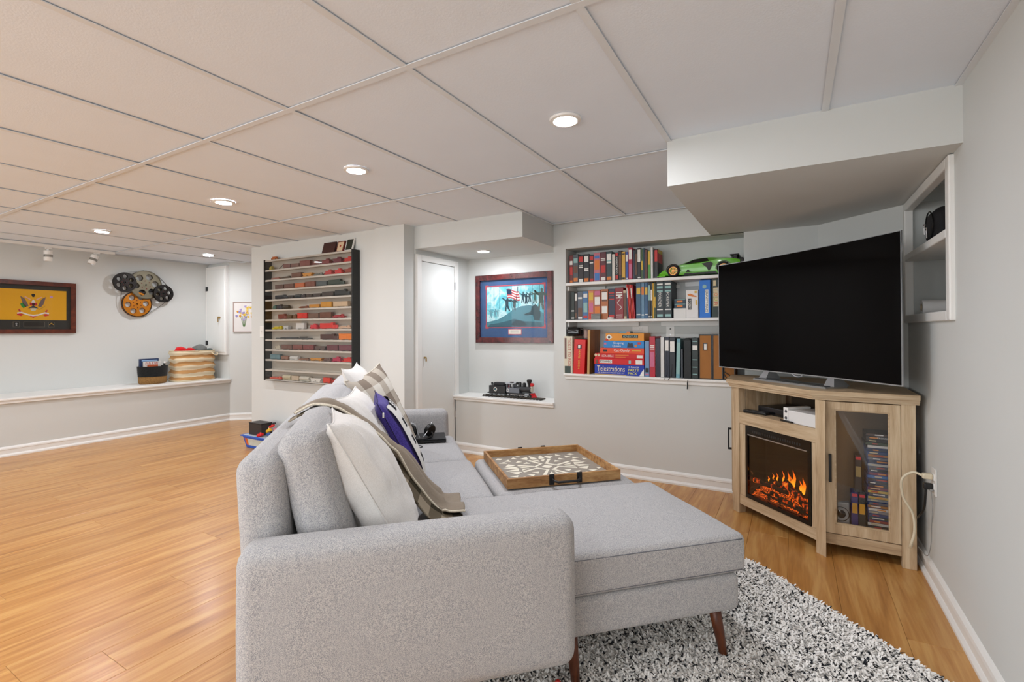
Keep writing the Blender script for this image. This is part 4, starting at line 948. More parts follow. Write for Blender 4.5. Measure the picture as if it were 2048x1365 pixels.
PAGE = mat('page_edges', '#d8cfbd', 0.85, var=0.08, scale=120)
INK = {'w': '#e9e6df', 'r': '#c4302c', 'y': '#d9b13c', 'k': '#17171a', 'o': '#d97a2c', 'b': '#3f76b8', 'g': '#5c8a3c', 'p': '#c96a8a', 'n': '#6b4a38', 't': '#8fb7b3'}
def inkm(k): return mat('ink_'+k, INK[k], 0.5, var=0.1, scale=60)
def book(x0, x1, z0, h, depth, col, label, group, bands=(), lean=0.0, yf=3.742, txt=None, hard=True, tcol='w', cover=None):
    """upright book: spine faces the room (-y). bands: (from, to, ink) as fractions of the height; lean: degrees, top to the left"""
    w_ = x1-x0; cxm = (x0+x1)/2
    M = Matrix.Translation((x1 if lean > 0 else x0, 0, z0)) @ Matrix.Rotation(math.radians(-lean), 4, 'Y') @ Matrix.Translation((-(x1 if lean > 0 else x0), 0, -z0)) if lean else None
    t = thing('book', label, 'book', (cxm, yf+depth/2, z0), 0, group)
    cm = mat('cover_'+col.strip('#'), col, 0.42, var=0.10, scale=25)
    e = 0.003 if hard else 0.001; c = min(0.0025, w_*0.2)
    mb = MB().bbox(x0, yf, z0, x0+c, yf+depth, z0+h, 0.0006, 1, M).bbox(x1-c, yf, z0, x1, yf+depth, z0+h, 0.0006, 1, M).bbox(x0, yf-0.0015, z0, x1, yf+0.003, z0+h, min(0.003, w_*0.3), 2, M)
    add('cover', mb, cm, t)
    if w_ > 0.008: add('pages', MB().box(x0+c, yf+0.003, z0+e, x1-c, yf+depth-e, z0+h-e, M), PAGE, t)
    for nb, (f0, f1, k) in enumerate(bands):
        i0, i1 = (0.12, 0.88) if f1-f0 < 0.5 else (0.06, 0.94)
        add('spine_band', MB().box(x0+w_*i0, yf-0.0021-0.0002*nb, z0+h*f0, x0+w_*i1, yf-0.0014, z0+h*f1, M), inkm(k), t)
    if txt:
        bd, f0, f1, hh = txt
        tm = text(bd, h*(f1-f0), hh, (cxm, yf-0.0036, z0+h*(f0+f1)/2), (0, 0, -1), (1, 0, 0))
        if M is not None: tm.v = [tuple(M @ Vector(v)) for v in tm.v]
        add('title', tm, inkm(tcol), t)
    if cover:
        for f0, f1, k in cover: add('cover_band', MB().box(x1, yf+0.006, z0+h*f0, x1+0.0007, yf+depth-0.004, z0+h*f1, M), inkm(k), t)
    return t
G1 = 'books on the top shelf'; Z1 = 1.5285
TOP = [  # x0, x1, height, colour, description, bands, extra
 (-1.612, -1.580, 0.232, '#6e2420', 'dark red book with an orange flame spine', [(0.30, 0.58, 'r'), (0.66, 0.80, 'w'), (0.02, 0.10, 'o')]),
 (-1.579, -1.533, 0.238, '#4c5256', 'blue-grey book with a brown figure on its spine', [(0.70, 0.86, 't'), (0.05, 0.18, 'o'), (0.35, 0.6, 'n')]),
 (-1.532, -1.486, 0.226, '#241a1a', 'black book with a red flower at the spine top', [(0.76, 0.95, 'r'), (0.60, 0.64, 'w'), (0.54, 0.58, 'w'), (0.02, 0.14, 'w')]),
 (-1.485, -1.438, 0.232, '#17161a', 'black book with white swords on its spine', [(0.72, 0.93, 'w'), (0.40, 0.44, 'w'), (0.46, 0.50, 'w'), (0.03, 0.15, 'o')]),
 (-1.437, -1.398, 0.224, '#2b2026', 'dark brown book with a small red bloom', [(0.80, 0.94, 'r'), (0.68, 0.72, 'w'), (0.02, 0.13, 'r')]),
 (-1.397, -1.344, 0.236, '#c06a76', 'pink and orange fantasy hardback', [(0.42, 0.74, 'o'), (0.80, 0.90, 'b'), (0.05, 0.30, 'b')]),
 (-1.343, -1.294, 0.238, '#5a1f27', 'wine red hardback with white letters', [(0.70, 0.74, 'w'), (0.76, 0.79, 'w'), (0.30, 0.55, 'r'), (0.04, 0.15, 'w')]),
 (-1.293, -1.246, 0.238, '#263a3c', 'dark teal hardback with a white sword', [(0.60, 0.92, 'w'), (0.66, 0.70, 't'), (0.04, 0.15, 'o')]),
 (-1.244, -1.222, 0.214, '#d9d3c8', 'thin off-white paperback with a blank spine', []),
 (-1.219, -1.193, 0.224, '#1a1716', 'black paperback with white capitals and a red top', [(0.88, 0.98, 'r'), (0.05, 0.20, 'r')], ('AMERICA BOO', 0.25, 0.84, 0.014)),
 (-1.191, -1.168, 0.236, '#2d2320', 'black paperback with a tan panel', [(0.18, 0.86, 'n')]),
 (-1.166, -1.138, 0.226, '#d3a233', 'mustard yellow paperback', [(0.90, 0.94, 'k'), (0.03, 0.10, 'k')]),
 (-1.136, -1.114, 0.222, '#274d9c', 'royal blue paperback', [(0.66, 0.90, 'w'), (0.05, 0.08, 'w')]),
 (-1.112, -1.082, 0.252, '#b81f42', 'tall crimson book standing above its neighbours', [(0.64, 0.94, 'w'), (0.06, 0.50, 'p')]),
 (-1.080, -1.060, 0.232, '#1f2637', 'thin navy paperback', []),
 (-1.059, -1.045, 0.236, '#1d1817', 'very thin black paperback with tan lettering', [(0.15, 0.85, 'n')]),
 (-1.043, -1.015, 0.244, '#14161a', 'black hardback with white script along the spine', [(0.56, 0.95, 'w'), (0.04, 0.08, 'w')]),
 (-1.013, -0.998, 0.236, '#3f5a35', 'thin moss green booklet', [(0.30, 0.60, 'y')]),
 (-0.997, -0.986, 0.240, '#27424f', 'thin steel blue booklet', []),
 (-0.985, -0.963, 0.226, '#5e2c27', 'thin maroon paperback', []),
 (-0.961, -0.940, 0.218, '#4f9a3a', 'green and cream paperback', [(0.50, 0.97, 'y')]),
 (-0.939, -0.923, 0.240, '#dedcd8', 'tall thin white book', []),
 (-0.922, -0.913, 0.222, '#191919', 'very thin black book beside the white one', []),
]
for r_ in TOP:
    x0, x1, h, col, ds, bands = r_[:6]
    book(x0, x1, Z1, h, 0.165, col, ds+', on the top shelf', G1, bands, txt=r_[6] if len(r_) > 6 else None)
book(-0.911, -0.884, Z1, 0.222, 0.15, '#1b1a1a', 'black book with red and yellow cover facing the green model car', G1, [(0.58, 0.97, 'r')], yf=3.735, cover=[(0.0, 0.54, 'k'), (0.55, 0.86, 'r'), (0.87, 1.0, 'y')])

G2 = 'books on the middle shelf'; Z2 = 1.2235
MID = [
 (-1.600, -1.568, 0.232, '#1a2620', 'black-green hardback, leftmost', [(0.30, 0.34, 'w'), (0.04, 0.08, 'w')]),
 (-1.566, -1.543, 0.226, '#33231d', 'dark brown hardback with white title', [(0.70, 0.96, 'w'), (0.08, 0.24, 'n')]),
 (-1.541, -1.496, 0.232, '#58606c', 'grey-blue hardback with a brown figure', [(0.74, 0.80, 'w'), (0.12, 0.42, 'n'), (0.03, 0.10, 'w')]),
 (-1.494, -1.450, 0.232, '#3f6c9c', 'bright blue hardback with a red badge', [(0.78, 0.92, 'w'), (0.26, 0.6, 't'), (0.05, 0.14, 'r')]),
 (-1.446, -1.400, 0.238, '#cc7b4f', 'orange hardback with vertical lettering', [(0.66, 0.92, 'y'), (0.26, 0.58, 'p'), (0.02, 0.22, 'r')]),
 (-1.398, -1.342, 0.240, '#a65a48', 'terracotta hardback with white curved title', [(0.50, 0.76, 'w'), (0.20, 0.44, 'o'), (0.82, 0.96, 'p')]),
 (-1.338, -1.279, 0.242, '#b0642f', 'burnt orange hardback with an olive top', [(0.60, 0.94, 'n'), (0.66, 0.90, 'w'), (0.20, 0.44, 'w')]),
 (-1.276, -1.223, 0.244, '#20233c', 'navy hardback with red lines', [(0.84, 0.88, 'r'), (0.76, 0.78, 'r'), (0.64, 0.67, 'r'), (0.05, 0.14, 'r')]),
 (-1.221, -1.154, 0.250, '#86161e', 'thick crimson hardback with a white dragon', [(0.82, 0.85, 'w'), (0.74, 0.78, 'w'), (0.66, 0.69, 'w'), (0.12, 0.14, 'w'), (0.06, 0.08, 'w')]),
]
tt_ = None
for x0, x1, h, col, ds, bands in MID:
    t = book(x0, x1, Z2, h, 0.165, col, ds+', on the middle shelf', G2, bands)
    if 'dragon' in ds:
        pts = [(math.sin(a)*0.020*(1-a/14), -0.05+a*0.0115) for a in [k*0.35 for k in range(26)]]
        add('dragon_emblem', MB().tube([(-1.1875+x, 3.7402, Z2+0.125+z) for x, z in pts], 0.0024, 5).sphere((-1.186, 3.7402, Z2+0.178), 0.010, 8, (1.2, 0.15, 0.8)), inkm('w'), t)
book(-1.150, -1.128, Z2, 0.228, 0.15, '#bfae8c', 'thin beige booklet leaning beside the crimson hardback', G2, [(0.1, 0.9, 'n')], lean=1.5)
book(-1.126, -1.113, Z2, 0.220, 0.15, '#22304a', 'thin dark blue booklet between the beige and red ones', G2, [], lean=2)
for k, (x, col, h, ds) in enumerate(((-1.111, '#c22a25', 0.274, 'thin red folder, first of the leaning red folders'), (-1.101, '#d8372a', 0.270, 'thin scarlet folder, second of the leaning red folders'), (-1.090, '#a51e1c', 0.272, 'thin dark red folder, third of the leaning red folders'), (-1.079, '#d9412c', 0.270, 'thin orange-red folder, fourth of the leaning red folders'), (-1.068, '#b72a38', 0.268, 'thin raspberry folder, last of the leaning red folders'))):
    book(x, x+0.0085, Z2, h, 0.17, col, ds+' on the middle shelf', G2, [(0.6, 0.9, 'w')] if k in (0, 3) else [], lean=4.5, hard=False)
for x0, x1, h, col, ds, bands in ((-1.054, -1.016, 0.280, '#28506d', 'tall teal blue binder-sized book with a gold title', [(0.68, 0.86, 'y'), (0.10, 0.13, 'w')]), (-1.014, -0.989, 0.280, '#5a7f9b', 'tall pale blue book with an orange title', [(0.66, 0.88, 'o'), (0.09, 0.12, 'w')]), (-0.987, -0.962, 0.280, '#2b567c', 'tall mid blue book with a gold title', [(0.66, 0.86, 'y'), (0.10, 0.13, 'w')]),
    (-0.960, -0.944, 0.278, '#1b2732', 'tall slim midnight blue book', [(0.50, 0.92, 't'), (0.04, 0.07, 'w')]), (-0.942, -0.929, 0.276, '#15181c', 'tall slim black book left of the yellow one', [(0.50, 0.80, 'w'), (0.04, 0.07, 'w')]), (-0.927, -0.917, 0.272, '#d3a32f', 'tall thin yellow book', []), (-0.915, -0.903, 0.276, '#45502f', 'tall thin olive book', [(0.3, 0.6, 'y')])):
    book(x0, x1, Z2, h, 0.175, col, ds+' on the middle shelf', G2, bands)
for x0, x1, ds in ((-0.899, -0.844, 'first of the two thick black-green reference volumes'), (-0.841, -0.785, 'second of the two thick black-green reference volumes')):
    t = book(x0, x1, Z2, 0.288, 0.19, '#16262a', ds+' on the middle shelf', G2, [(0.88, 0.92, 'w'), (0.79, 0.85, 't'), (0.70, 0.74, 't'), (0.22, 0.25, 'w'), (0.05, 0.11, 't')], txt=('FOREVER', 0.30, 0.68, 0.020))
# boxes at the right of the middle shelf
def carton(name, label, cat, x0, y0, z0, x1, y1, z1, col, group=None, m=None):
    t = thing(name, label, cat, ((x0+x1)/2, (y0+y1)/2, z0), 0, group)
    add('carton', MB().bbox(x0, y0, z0, x1, y1, z1, 0.0012, 1), m or mat('carton_'+col.strip('#'), col, 0.5, var=0.05, scale=20), t); return t
def front(t, name, k, x0, x1, z0, z1, y): return add(name, MB().box(x0, y-0.0008, z0, x1, y, z1), inkm(k) if len(k) == 1 else mat('print_'+k.strip('#'), k, 0.5), t)
carton('box', 'white carton under the two small car boxes, middle shelf', 'box', -0.772, 3.742, Z2, -0.684, 3.86, Z2+0.074, '#e0ddd8')
for k, (z, ds) in enumerate(((Z2+0.0745, 'lower small dark box with an orange stripe on the white carton'), (Z2+0.1085, 'upper small dark box with an orange stripe on the white carton'))):
    t = carton('toy_car_box', ds, 'box', -0.768, 3.747, z, -0.686, 3.84, z+0.0335, '#20394a', 'small dark toy boxes')
    front(t, 'flame_stripe', 'o', -0.750, -0.708, z+0.010, z+0.022, 3.747); front(t, 'top_stripe', 't', -0.766, -0.688, z+0.028, z+0.032, 3.747)
t = carton('game_box', 'white upright game box with orange picture, middle shelf', 'game box', -0.682, 3.738, Z2, -0.597, 3.90, Z2+0.206, '#e6e2de', 'boxed games')
front(t, 'yellow_badge', 'y', -0.622, -0.606, Z2+0.182, Z2+0.198, 3.738); front(t, 'title_plate', '#1b1b22', -0.668, -0.644, Z2+0.062, Z2+0.142, 3.738)
add('title', text('TOBRY', 0.070, 0.016, (-0.656, 3.7368, Z2+0.102), (0, 0, -1), (1, 0, 0)), inkm('w'), t)
add('picture', MB().prism([(-0.672, Z2+0.176), (-0.650, Z2+0.180), (-0.610, Z2+0.158), (-0.606, Z2+0.152), (-0.640, Z2+0.156), (-0.668, Z2+0.166)], 0, 0.0008, Matrix(((1, 0, 0, 0), (0, 0, -1, 3.738), (0, 1, 0, 0), (0, 0, 0, 1)))), inkm('o'), t)
front(t, 'yellow_strip', 'y', -0.616, -0.606, Z2+0.096, Z2+0.130, 3.738)
t = carton('game_box', 'bright blue upright Gravity Maze game box, middle shelf', 'game box', -0.588, 3.735, Z2, -0.514, 3.92, Z2+0.274, '#1673d0', 'boxed games')
t['label'] = 'bright blue upright game box with white lettering, middle shelf'
front(t, 'title_plate', 'w', -0.549, -0.527, Z2+0.036, Z2+0.204, 3.735)
add('title', text('GRAVITY MAZE', 0.160, 0.015, (-0.538, 3.7336, Z2+0.120), (0, 0, -1), (1, 0, 0)), inkm('k'), t)
add('round_badge', MB().prism(circ(-0.553, Z2+0.226, 0.014), 0, 0.0008, Matrix(((1, 0, 0, 0), (0, 0, -1, 3.735), (0, 1, 0, 0), (0, 0, 0, 1)))), inkm('t'), t)
t = carton('game_box', 'dark green game box with letter tiles, half hidden by the television', 'game box', -0.505, 3.735, Z2, -0.410, 3.92, Z2+0.276, '#1e3029', 'boxed games')
for k, (ch_, cl) in enumerate((('T', '#b9bcb4'), ('O', '#d9632f'), ('U', '#a9b53a'), ('R', '#c8402c'))):
    z = Z2+0.200-k*0.034; front(t, 'letter_tile', '#d8c79c', -0.494, -0.458, z-0.017, z+0.015, 3.735)
    add('letter', text(ch_, 0.022, 0.022, (-0.476, 3.7338, z), (0, 0, -1), (1, 0, 0)), mat('letter_'+cl.strip('#'), cl, 0.5), t)
front(t, 'domino', '#d8c79c', -0.494, -0.476, Z2+0.228, Z2+0.268, 3.735)
t = carton('card_stack', 'small grey striped stack in front of the orange hardbacks', 'cards', -1.410, 3.706, Z2, -1.335, 3.738, Z2+0.046, '#8e8d88')
for k in range(4): front(t, 'stripe', '#55544f', -1.408, -1.337, Z2+0.005+k*0.011, Z2+0.009+k*0.011, 3.706)
t = thing('white_puck', 'small white oval puck on the edge of the middle shelf', 'puck', (-1.250, 3.722, Z2))
o = add('body', MB().lathe([(0.001, 0), (0.024, 0), (0.028, 0.006), (0.024, 0.013), (0.001, 0.016)], 24, Matrix.Translation((-1.250, 3.722, Z2)), cap=False), WHITEP, t); autosmooth(o, 50)
add('button', MB().cyl((-1.250, 3.722, Z2+0.0155), (-1.250, 3.722, Z2+0.0175), 0.006), mat('key_grey', '#4b4c4e', 0.5), t)

# ---- bottom shelf
Z3 = 0.7835; YS = 3.692
t = carton('game_box', 'cream upright train game box at the left end of the sill', 'game box', -1.632, 3.672, Z3, -1.560, 3.90, Z3+0.304, '#d9d2bb', 'boxed games')
add('title', text('TICKET TO RIDE', 0.23, 0.026, (-1.586, 3.6708, Z3+0.175), (0, 0, -1), (1, 0, 0)), mat('ticket_red', '#b3261f', 0.5), t)
front(t, 'side_strip', '#6d4a44', -1.628, -1.612, Z3+0.12, Z3+0.29, 3.672); front(t, 'picture', '#3b4a45', -1.628, -1.575, Z3+0.004, Z3+0.06, 3.672)
t = thing('game_box', 'bright red upright game box leaning beside the cream one', 'game box', (-1.51, 3.79, Z3), 0, 'boxed games')
ML = Matrix.Translation((-1.556, 0, Z3)) @ Matrix.Rotation(math.radians(2.5), 4, 'Y') @ Matrix.Translation((1.556, 0, -Z3))
add('carton', MB().bbox(-1.556, 3.676, Z3+0.0005, -1.458, 3.90, Z3+0.28, 0.0015, 1, ML), mat('carton_red', '#d4140f', 0.4, var=0.04), t)
q = text('MAFIE COEN', 0.155, 0.016, (-1.508, 3.6745, Z3+0.12), (0, 0, -1), (1, 0, 0)); q.v = [tuple(ML @ Vector(v)) for v in q.v]; add('title', q, inkm('y'), t)
add('portrait', MB().box(-1.525, 3.6752, Z3+0.205, -1.490, 3.6759, Z3+0.240, ML), inkm('k'), t); add('face_patch', MB().box(-1.520, 3.6745, Z3+0.212, -1.502, 3.6752, Z3+0.236, ML), inkm('w'), t)
t = thing('binocular_case', 'glossy black case lying on the upright game boxes', 'case', (-1.56, 3.77, Z3+0.305))
add('body', MB().soft((-1.565, 3.745, Z3+0.3405), (0.062, 0.055, 0.035), 0.022), GM, t)
add('strap', MB().tube([(-1.618, 3.70, Z3+0.326), (-1.60, 3.688, Z3+0.345), (-1.57, 3.686, Z3+0.352), (-1.53, 3.687, Z3+0.345)], 0.004, 6), BLACK, t)
t = thing('tin', 'pale pinkish tin beside the black case above the red game box', 'tin', (-1.478, 3.80, Z3+0.283))
o = add('can', MB().lathe([(0.020, 0), (0.022, 0.002), (0.022, 0.062), (0.020, 0.064)], 24, Matrix.Translation((-1.473, 3.76, Z3+0.289))), mat('tin_pink', '#a98f84', 0.5), t); autosmooth(o)
add('lid', MB().lathe([(0.0235, 0.060), (0.0235, 0.070), (0.021, 0.072)], 24, Matrix.Translation((-1.473, 3.76, Z3+0.289))), mat('tin_lid', '#8c7770', 0.5), t)
t = thing('wooden_board', 'brown wooden board standing edge-on between the games', 'board', (-1.42, 3.80, Z3))
add('board', MB().bbox(-1.436, 3.682, Z3, -1.418, 3.905, Z3+0.358, 0.002, 1, Matrix.Translation((-1.43, 0, Z3)) @ Matrix.Rotation(math.radians(1.5), 4, 'Y') @ Matrix.Translation((1.43, 0, -Z3))), wood('board_brown', '#5d3812', '#8a571f', '#a66d2e', (20, 20, 2), 0.45), t)
add('edge_band', MB().bbox(-1.4372, 3.680, Z3, -1.4170, 3.684, Z3+0.355, 0.001, 1, Matrix.Translation((-1.43, 0, Z3)) @ Matrix.Rotation(math.radians(1.5), 4, 'Y') @ Matrix.Translation((1.43, 0, -Z3))), mat('board_edge', '#c29a63', 0.6), t)
GS = 'stack of board games'
def game(x0, z0, z1, col, label, x1=-0.981, y0=YS):
    return carton('board_game', label, 'board game', x0, y0, z0, x1, y0+0.20, z1, col, GS)
t = game(-1.377, Z3, Z3+0.083, '#1235a5', 'blue drawing-game box at the bottom of the games stack')
add('title', text('Telestrations', 0.225, 0.042, (-1.243, YS-0.0012, Z3+0.050), (1, 0, 0), (0, 0, 1)), mat('tele_cream', '#f0e3b5', 0.5), t)
add('subtitle', text('THE TELEPHONE GAME SKETCHED OUT', 0.22, 0.009, (-1.243, YS-0.0012, Z3+0.018), (1, 0, 0), (0, 0, 1)), inkm('w'), t)
add('slogan', text('PARTY', 0.085, 0.020, (-1.062, YS-0.0012, Z3+0.044), (1, 0, 0), (0, 0, 1)), mat('tele_yellow', '#e8e23a', 0.5), t)
add('slogan', text('PACK', 0.072, 0.020, (-1.070, YS-0.0012, Z3+0.018), (1, 0, 0), (0, 0, 1)), mat('tele_yellow', '#e8e23a', 0.5), t)
add('slogan', text('12 PLAYER', 0.085, 0.013, (-1.062, YS-0.0012, Z3+0.066), (1, 0, 0), (0, 0, 1)), inkm('w'), t)
front(t, 'yellow_strip', 'y', -1.376, -1.12, Z3+0.001, Z3+0.006, YS)
add('paper_corner', MB().prism([(-1.018, Z3+0.001), (-0.982, Z3+0.001), (-0.982, Z3+0.055), (-0.998, Z3+0.035)], 0, 0.0008, Matrix(((1, 0, 0, 0), (0, 0, -1, YS), (0, 1, 0, 0), (0, 0, 0, 1)))), inkm('w'), t)
z = Z3+0.0835
t = game(-1.380, z, z+0.046, '#cf1216', 'red party game box, second from the bottom of the games stack', y0=YS-0.002)
front(t, 'title_plate', 'w', -1.335, -1.232, z+0.010, z+0.036, YS-0.002); add('title', text('BOSHAMBO', 0.092, 0.017, (-1.2835, YS-0.0042, z+0.023), (1, 0, 0), (0, 0, 1)), inkm('k'), t)
front(t, 'white_panel', 'w', -1.045, -0.995, z+0.006, z+0.038, YS-0.002); front(t, 'grey_logo', 't', -1.100, -1.082, z+0.010, z+0.034, YS-0.002); front(t, 'figure', 'n', -1.366, -1.350, z+0.004, z+0.036, YS-0.002)
z += 0.0465
t = game(-1.374, z, z+0.040, '#c81015', 'red word-game box with letter tiles, third from the bottom of the stack')
add('title', text('SCRABBLE', 0.096, 0.016, (-1.268, YS-0.0012, z+0.020), (1, 0, 0), (0, 0, 1)), inkm('w'), t)
front(t, 'white_panel', 'w', -1.036, -0.992, z+0.006, z+0.030, YS); front(t, 'text_line', 'o', -1.205, -1.10, z+0.024, z+0.030, YS); front(t, 'text_line', 'o', -1.205, -1.125, z+0.009, z+0.014, YS)
for dx in (-1.367, -1.342): add('wooden_disc', MB().prism(circ(dx, z+0.026, 0.011), 0, 0.001, Matrix(((1, 0, 0, 0), (0, 0, -1, YS), (0, 1, 0, 0), (0, 0, 0, 1)))), mat('disc_wood', '#d9c3a0', 0.6), t)
z += 0.0405
t = game(-1.330, z, z+0.043, '#e2481a', 'orange property-game box, fourth from the bottom of the stack')
add('title', text('Cat-Opoly', 0.125, 0.024, (-1.155, YS-0.0012, z+0.022), (1, 0, 0), (0, 0, 1)), inkm('w'), t)
front(t, 'cat_patch', 'k', -1.305, -1.272, z+0.014, z+0.030, YS); front(t, 'text_line', 'y', -1.075, -1.005, z+0.020, z+0.026, YS)
z += 0.0435
t = game(-1.300, z, z+0.055, '#2a83c8', 'sky blue card-game box, fifth from the bottom of the stack')
add('title', text('Sleeping', 0.082, 0.020, (-1.180, YS-0.0012, z+0.037), (1, 0, 0), (0, 0, 1)), inkm('w'), t)
add('title', text('Queens', 0.068, 0.020, (-1.195, YS-0.0012, z+0.014), (1, 0, 0), (0, 0, 1)), inkm('w'), t)
add('cat_picture', MB().prism([(-1.112, z+0.004), (-1.108, z+0.030), (-1.100, z+0.046), (-1.092, z+0.034), (-1.070, z+0.040), (-1.058, z+0.004)], 0, 0.0008, Matrix(((1, 0, 0, 0), (0, 0, -1, YS), (0, 1, 0, 0), (0, 0, 0, 1)))), mat('cat_navy', '#1b2a44', 0.5), t)
front(t, 'red_patch', 'r', -1.030, -1.005, z+0.028, z+0.046, YS); front(t, 'fruit', 'o', -1.054, -1.036, z+0.008, z+0.026, YS); front(t, 'pink_patch', 'p', -1.296, -1.278, z+0.026, z+0.040, YS)
z += 0.0555
t = game(-1.284, z, z+0.058, '#dd8f22', 'yellow-orange adventure game box on top of the games stack')
front(t, 'title_plate', 'k', -1.150, -1.026, z+0.022, z+0.046, YS); add('title', text('ADVENTURE', 0.112, 0.018, (-1.088, YS-0.0012, z+0.034), (1, 0, 0), (0, 0, 1)), inkm('t'), t)
add('diamond_badge', MB().prism([(-1.284, z+0.028), (-1.256, z+0.006), (-1.228, z+0.028), (-1.256, z+0.052)], 0, 0.0008, Matrix(((1, 0, 0, 0), (0, 0, -1, YS), (0, 1, 0, 0), (0, 0, 0, 1)))), inkm('w'), t)
front(t, 'red_corner', 'r', -1.284, -1.262, z+0.001, z+0.012, YS); front(t, 'emblem', 'k', -1.264, -1.247, z+0.020, z+0.036, YS-0.0009)
z += 0.0585
t = carton('card_box', 'small blue and orange card box lying on the adventure game', 'box', -1.185, YS+0.03, z, -1.095, YS+0.10, z+0.017, '#6f93a8'); front(t, 'orange_patch', 'o', -1.125, -1.098, z+0.003, z+0.014, YS+0.03)

G3 = 'books on the bottom shelf'
book(-0.975, -0.942, Z3, 0.270, 0.17, '#6b8fb5', 'pale steel blue book right of the games stack', G3, [(0.12, 0.24, 'k'), (0.04, 0.08, 'p')], yf=YS)
book(-0.940, -0.898, Z3, 0.304, 0.19, '#b51a30', 'red spiral-bound book with white title lines', G3, [(0.72, 0.74, 'w'), (0.76, 0.78, 'w'), (0.68, 0.70, 'w'), (0.25, 0.62, 'p')], yf=YS)
t = book(-0.893, -0.862, Z3, 0.290, 0.19, '#1e2233', 'navy notebook with a silver spiral', G3, [], yf=YS)
add('spiral', MB().tube([(-0.893+0.004*math.cos(k*0.9), YS-0.003+0.003*math.sin(k*0.9), Z3+0.01+0.27*k/180) for k in range(181)], 0.0011, 5), STEEL, t, smooth=True)
book(-0.858, -0.832, Z3, 0.298, 0.20, '#d6d5d1', 'white binder with a blank spine', G3, [], yf=YS)
t = book(-0.829, -0.795, Z3, 0.300, 0.20, '#191f31', 'first of the two dark navy binders with white labels', G3, [(0.66, 0.92, 'w')], yf=YS)
add('ribbon', MB().tube([(-0.812, YS-0.0015, Z3+0.20), (-0.810, YS-0.002, Z3+0.02), (-0.818, YS-0.03, Z3+0.003), (-0.826, YS-0.036, Z3-0.016)], 0.0016, 5), inkm('k'), t)
t = book(-0.793, -0.752, Z3, 0.298, 0.20, '#1b2028', 'second of the two dark navy binders with white labels', G3, [(0.64, 0.90, 'w')], yf=YS)
add('ribbon', MB().tube([(-0.775, YS-0.0015, Z3+0.10), (-0.778, YS-0.002, Z3+0.015), (-0.785, YS-0.03, Z3+0.003), (-0.798, YS-0.036, Z3-0.018)], 0.0022, 5), inkm('k'), t)
book(-0.748, -0.721, Z3, 0.290, 0.19, '#6ea0ac', 'pale teal album leaning among the dark binders', G3, [(0.1, 0.9, 't')], lean=-1.5, yf=YS)
book(-0.712, -0.698, Z3, 0.215, 0.17, '#3c424a', 'short dark grey book beside the teal album', G3, [], yf=YS)
t = thing('book_cover_case', 'black leather zip case with a hanging tassel on the bottom shelf', 'case', (-0.668, 3.77, Z3))
LEA = mat('black_leather', '#14191a', 0.55, bump=0.3, bscale=160)
add('body', MB().soft((-0.668, 3.772, Z3+0.147), (0.026, 0.085, 0.146), 0.016, (0.004, 0, 0)), LEA, t)
add('flap', MB().soft((-0.664, 3.684, Z3+0.13), (0.026, 0.004, 0.15), 0.004), LEA, t)
add('tassel', MB().tube([(-0.660, YS-0.026, Z3-0.012), (-0.661, YS-0.036, Z3-0.03), (-0.660, YS-0.037, Z3-0.055), (-0.662, YS-0.037, Z3-0.075)], [0.002, 0.004, 0.005, 0.004], 6), LEA, t)
t = book(-0.636, -0.592, Z3, 0.296, 0.19, '#182724', 'dark green leather book with a cream label', G3, [(0.70, 0.81, 'w'), (0.45, 0.47, 't'), (0.27, 0.29, 't'), (0.10, 0.12, 't'), (0.90, 0.92, 't')], yf=YS)
KRAFT = mat('kraft_card', '#a56c33', 0.75, var=0.08, scale=10)
for k, (x0, x1, ds) in enumerate(((-0.587, -0.500, 'brown card magazine file with black edges and a label window'), (-0.496, -0.428, 'second brown card magazine file, half behind the television'), (-0.424, -0.350, 'third brown card magazine file, behind the television corner'))):
    t = thing('magazine_file', ds, 'magazine file', ((x0+x1)/2, 3.80, Z3), 0, 'brown magazine files')
    add('file', MB().bbox(x0+0.004, YS+0.001, Z3+0.001, x1-0.004, 3.90, Z3+0.318, 0.001, 1), KRAFT, t)
    add('edge_binding', MB().plate(rect(x0, Z3, x1, Z3+0.322), [rect(x0+0.006, Z3+0.006, x1-0.006, Z3+0.312)[::-1]], 0, 0.004, Matrix(((1, 0, 0, 0), (0, 0, -1, YS+0.002), (0, 1, 0, 0), (0, 0, 0, 1)))), BLACK, t)
    if k == 0:
        h_ = add('label_holder', MB().plate(rect(-0.557, Z3+0.205, -0.530, Z3+0.258), [rect(-0.552, Z3+0.211, -0.535, Z3+0.252)[::-1]], 0, 0.002, Matrix(((1, 0, 0, 0), (0, 0, -1, YS+0.0005), (0, 1, 0, 0), (0, 0, 0, 1)))), BLACK, t)
        add('card', MB().box(-0.552, YS-0.0008, Z3+0.211, -0.535, YS+0.0004, Z3+0.252), inkm('w'), h_)
t = thing('cable_bundle', 'tangle of black cables at the right end of the sill under the television', 'cables', (-0.37, 3.67, Z3))
add('cable', MB().tube(spline([(-0.42, 3.676, Z3+0.06), (-0.385, 3.670, Z3+0.035), (-0.36, 3.675, Z3+0.006), (-0.33, 3.68, Z3+0.02)]), 0.003, 6), BLACK, t, smooth=True)
add('cable', MB().tube(spline([(-0.425, 3.680, Z3+0.05), (-0.395, 3.675, Z3+0.01), (-0.36, 3.68, Z3+0.03), (-0.335, 3.685, Z3+0.004)]), 0.003, 6), BLACK, t, smooth=True)

